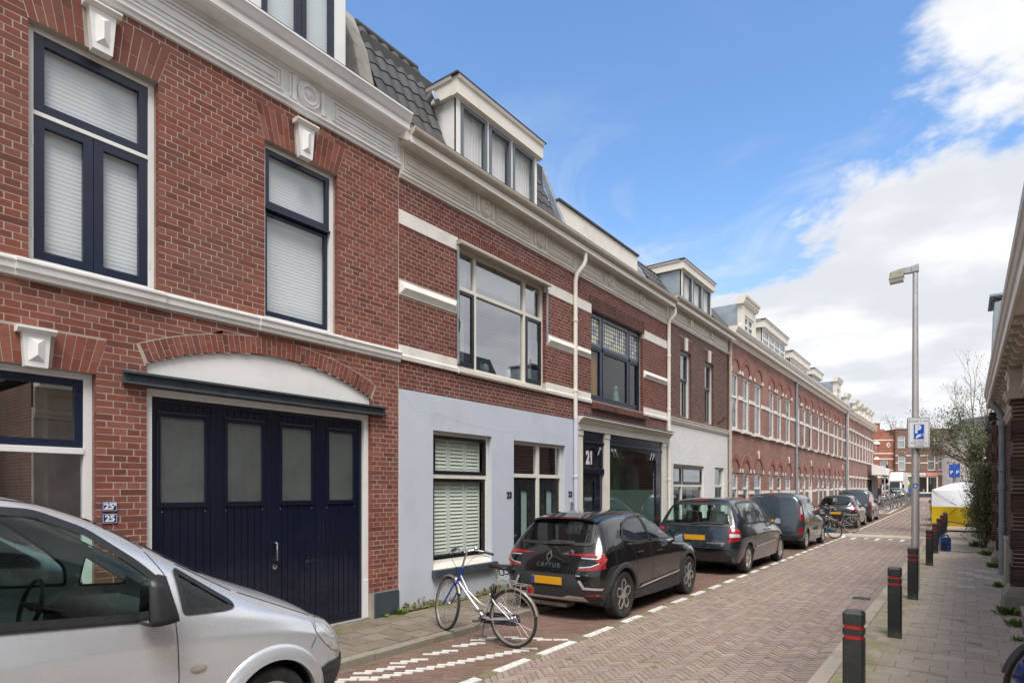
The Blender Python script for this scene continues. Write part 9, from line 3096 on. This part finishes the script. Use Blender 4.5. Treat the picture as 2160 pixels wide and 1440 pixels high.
 # mudguards
 def guard(o, a0, a1, ang, piv, nm='mudguard'):
  mb = MB()
  vs, fs = [], []
  k = 18 if detail else 8
  for i in range(k + 1):
   a = R(a0 + (a1 - a0) * i / k)
   for (x, dr) in ((-.026, .008), (-.02, .022), (0, .028), (.02, .022), (.026, .008)):
    vs.append(o + V(x, (Rw + dr) * math.cos(a), (Rw + dr) * math.sin(a)))
  for i in range(k):
   for j in range(4): fs.append((i * 5 + j, i * 5 + j + 1, i * 5 + j + 6, i * 5 + j + 5))
  mb.add(vs, fs)
  for s in (-1, 1):
   a = R(a1 if nm == 'mudguard' else a0)
   mb.tube([o + V(s * .05, 0, 0), o + V(s * .028, (Rw + .01) * math.cos(a), (Rw + .01) * math.sin(a))], .003, 4, cap=False)
  emit(shift(mb, V(0, 0, 0), ang, piv), nm, fender)
 guard(rear, 20, 165, 0, None)
 guard(front, 60, 150, steer, hb)
 # carrier, lamp
 if carrier:
  cr = MB()
  z = .775
  cr.tube([V(-.05, -.30, z), V(-.055, -.75, z), V(.055, -.75, z), V(.05, -.30, z)], .006, 6)
  for y in (-.42, -.55, -.68): cr.tube([V(-.055, y, z), V(.055, y, z)], .004, 5)
  for s in (-1, 1):
   cr.tube([V(s * .06, -.46, z), V(s * .10, -.50, .50), V(s * .105, -.60, .46), V(s * .10, -.70, .52), V(s * .06, -.68, z)], .0045, 5)
   cr.tube([V(s * .05, -.60, z), V(s * .065, -.54, Rw)], .0045, 5)
  co = emit(cr, 'carrier', 'alloy')
  rl = MB().box(-.04, .04, -.80, -.755, .70, .77)
  emit(rl, 'rear_light', 'red_lens', co, smooth=False, bevel=.008 if detail else 0)
 # cranks, chain case, stand
 ck = MB().tube([bb + V(.09, 0, 0), bb + V(-.09, 0, 0)], .018, n)
 ck.tube([bb + V(.09, 0, 0), bb + V(.10, .13, -.11)], .009, 6).tube([bb + V(-.09, 0, 0), bb + V(-.10, -.13, .11)], .009, 6)
 ck.box(.10, .19, .13 - .03, .13 + .03, .29 - .125, .29 - .10).box(-.19, -.10, -.16, -.10, .29 + .10, .29 + .125)
 emit(ck, 'crank', 'worn_steel', None, smooth=False)
 cc = MB().prism(lrect(-.60, .0, .25, .39, .06), 'x', .045, .075)
 cc.v = [(p[0], p[1], p[2] - (.05 if p[1] > -.2 else .0)) for p in cc.v]
 emit(cc, 'chain_case', chaincase, None, smooth=False)
 sk_ = MB().tube([bb + V(.03, -.03, -.03), V(.10, -.02, .16), V(.14, .02, .01)], .009, 6).tube([bb + V(-.03, -.03, -.03), V(-.10, -.02, .16), V(-.14, .02, .01)], .009, 6).tube([V(.14, -.02, .01), V(.14, .06, .01)], .009, 5)
 emit(sk_, 'stand', 'worn_steel')
 if detail:
  hl = MB().lathe([(.001, .07), (.03, .065), (.036, .03), (.025, -.01), (.001, -.02)], 'y', tuple(hb + V(0, .05, .03)), 12)
  emit(shift(hl, V(0, 0, 0), steer, hb), 'headlight', 'chrome', None)
  dm = MB().tube([hb + V(.055, .06, -.04), hb + V(.06, .05, -.14)], .022, 8)
  emit(shift(dm, V(0, 0, 0), steer, hb), 'dynamo', 'blue_bike' if two_tone else 'black_plastic', None)
  lk = MB().tube([sx + V(.06 * math.cos(a), -.06 + .08 * math.cos(a) * .3, .14 + .075 * math.sin(a)) for a in np.linspace(0, 2 * PI, 14)[:-1]], .02, 8, closed=True)
  emit(lk, 'ring_lock', 'black_plastic')
  ch = MB().tube([sx + V(.03 + .02 * math.cos(a), -.10 + .01 * a, .10 - .10 * math.sin(a * .5)) for a in np.linspace(0, 6, 14)], .009, 6)
  emit(ch, 'lock_cable', 'blue_bike' if two_tone else 'black_plastic')
 if not detail:
  o = one.build('bicycle_body', mats_one, t, local=True, smooth=True, angle=60)
 return t
# the bicycle in the parking bay: silver, blue at the head, front wheel turned
bicycle('bicycle', 'silver step-through bicycle with blue head tube on its stand before the black crossover', 'silver_bike', (-4.93, 5.90, .03), R(91), R(-24), two_tone='blue_bike', lean=R(0), pitch=R(3.2), chaincase='cloth_navy')
# two near the first slate van
bicycle('bicycle', 'turquoise bicycle leaning beside the nearer slate van', 'cyan_bike', (-4.55, 26.7, .0), R(65), R(15), lean=R(-14), fender='dark_bike', chaincase='cyan_bike', group='two bicycles between the van and the hatchback')
bicycle('bicycle', 'grey bicycle with pale wheel turned to the road in front of the hatchback', 'grey_bike', (-4.45, 29.6, .05), R(100), R(-20), lean=R(6), fender='dark_bike', group='two bicycles between the van and the hatchback')
# right foreground: bicycle cut off by the right edge
RBK = bicycle('bicycle', 'black bicycle with blue plastic bag, cut off at the right edge of the photo', 'dark_bike', (.90, 6.62, .05), R(-50), R(30), saddle='black_plastic', fender='cladding', carrier=False, lean=R(4))
rnd = random.Random(4)
bb_ = []
for i in range(9):
 for j in range(12):
  th, ph = PI * (i + .5) / 9, 2 * PI * j / 12
  rr = .15 * (1 + .18 * rnd.gauss(0, 1) * math.sin(th))
  bb_.append((rr * 1.0 * math.sin(th) * math.cos(ph), rr * 1.1 * math.sin(th) * math.sin(ph), rr * .95 * math.cos(th)))
fs = []
for i in range(8):
 for j in range(12):
  fs.append((i * 12 + j, (i + 1) * 12 + j, (i + 1) * 12 + (j + 1) % 12, i * 12 + (j + 1) % 12))
fs += [tuple(range(12)), tuple(8 * 12 + j for j in range(12))[::-1]]
bag = MB().add(bb_, fs).build('plastic_bag', 'blue_film', None, smooth=True, local=True)
bag.location = (.40, 6.36, .46)
tag(bag, 'crumpled shiny blue plastic bag hung on the cut-off black bicycle', 'bag')
md = bag.modifiers.new('s', 'SUBSURF'); md.levels = 1; md.render_levels = 2
# rack of bicycles at the far left, each a bicycle
mats_ = ['dark_bike', 'grey_bike', 'plum_bike', 'dark_bike', 'blue_bike']
protos = []
for k, m_ in enumerate(mats_[:3]):
 protos.append(bicycle('bicycle', 'x', m_, (0, 0, 0), 0, .2, detail=False, fender='grey_bike' if k == 1 else 'dark_bike', group='bicycles in the rack at the far left'))
labs = {0: 'dark bicycle standing in the crowded row at far left', 1: 'grey bicycle standing in the crowded row at far left', 2: 'plum red bicycle standing in the crowded row at far left'}
rnd = random.Random(21)
n_b = 19
isl = MB()
for i in range(n_b):
 y = 50.0 + i * 1.25 + rnd.uniform(-.2, .2)
 k = (0, 1, 0, 2, 0, 1, 0)[i % 7]
 p = protos[k]
 x = -5.15 + rnd.uniform(-.15, .15)
 rz = R(-90 + rnd.uniform(-22, 14))
 if p.get('used'):
  o = copy_tree(p, (x, y, ground_z(y) + .06), None, labs[k])
 else:
  o = p; o.location = (x, y, ground_z(y) + .06); o['label'] = labs[k]; p['used'] = 1
 o.rotation_euler = (0, R(rnd.uniform(-6, 6)), rz)
for p in protos:
 if 'used' in p: del p['used']
for o in bpy.data.objects:
 if 'used' in o: del o['used']
mb = MB()
for i in range(6):
 a, b = 49.0 + i * 4.3, 49.0 + (i + 1) * 4.3
 mb.hull8([(-6.2, a, ground_z(a) - .1), (-4.15 - .1 * i, a, ground_z(a) - .1), (-4.25 - .1 * i, b, ground_z(b) - .1), (-6.2, b, ground_z(b) - .1)], [(-6.2, a, ground_z(a) + .06), (-4.15 - .1 * i, a, ground_z(a) + .06), (-4.25 - .1 * i, b, ground_z(b) + .06), (-6.2, b, ground_z(b) + .06)])
o = mb.build('bicycle_island', 'kerb_right', None); o['kind'] = 'structure'
# ================================================================== people far off
def person(label, loc, rz, top, leg, stride=.18):
 t = thing('person', label, 'person', loc, rz)
 v = [(0, 0, .95), (0, .01, 1.2), (0, .02, 1.42), (0, .02, 1.52), (.09, 0, .90), (.10, stride * .6, .50), (.10, stride * .4 - .05, .09), (.10, stride * .4 + .12, .04),
   (-.09, 0, .90), (-.10, -stride * .2, .50), (-.10, -stride, .10), (-.10, -stride + .14, .05), (.19, .0, 1.40), (.24, -.03, 1.14), (.23, .08, .90), (-.19, .0, 1.40), (-.24, .03, 1.14), (-.23, .12, .92)]
 e = [(0, 1), (1, 2), (2, 3), (0, 4), (4, 5), (5, 6), (6, 7), (0, 8), (8, 9), (9, 10), (10, 11), (2, 12), (12, 13), (13, 14), (2, 15), (15, 16), (16, 17)]
 rad = [.15, .15, .13, .06, .10, .07, .05, .045, .10, .07, .05, .045, .075, .055, .035, .075, .055, .035]
 me = bpy.data.meshes.new('body'); me.from_pydata(v, e, [])
 o = link('body', me, t)
 md = o.modifiers.new('skin', 'SKIN')
 for i, r in enumerate(rad): me.skin_vertices[0].data[i].radius = (r, r * .8)
 me.skin_vertices[0].data[0].use_root = True
 o.modifiers.new('sub', 'SUBSURF').levels = 2
 me.materials.append(M[top])
 MB().lathe([(.001, -.12), (.055, -.10), (.085, -.03), (.09, .03), (.07, .09), (.001, .12)], 'z', (0, .03, 1.65), 14).build('head', 'skin', t, local=True, smooth=True)
 MB().lathe([(.098, .0), (.10, .05), (.08, .11), (.001, .14)], 'z', (0, .015, 1.64), 14).build('hair', 'hair_dark', t, local=True, smooth=True)
 return t
person('person in dark jacket walking past the far green shop screen', (-7.35, 91.5, ground_z(91)), R(60), 'cloth_navy', 'dark_bike')
person('dark-haired person half hidden behind the far parked hatchback', (-8.0, 82.0, ground_z(82)), R(160), 'cloth_navy', 'dark_bike', .05)
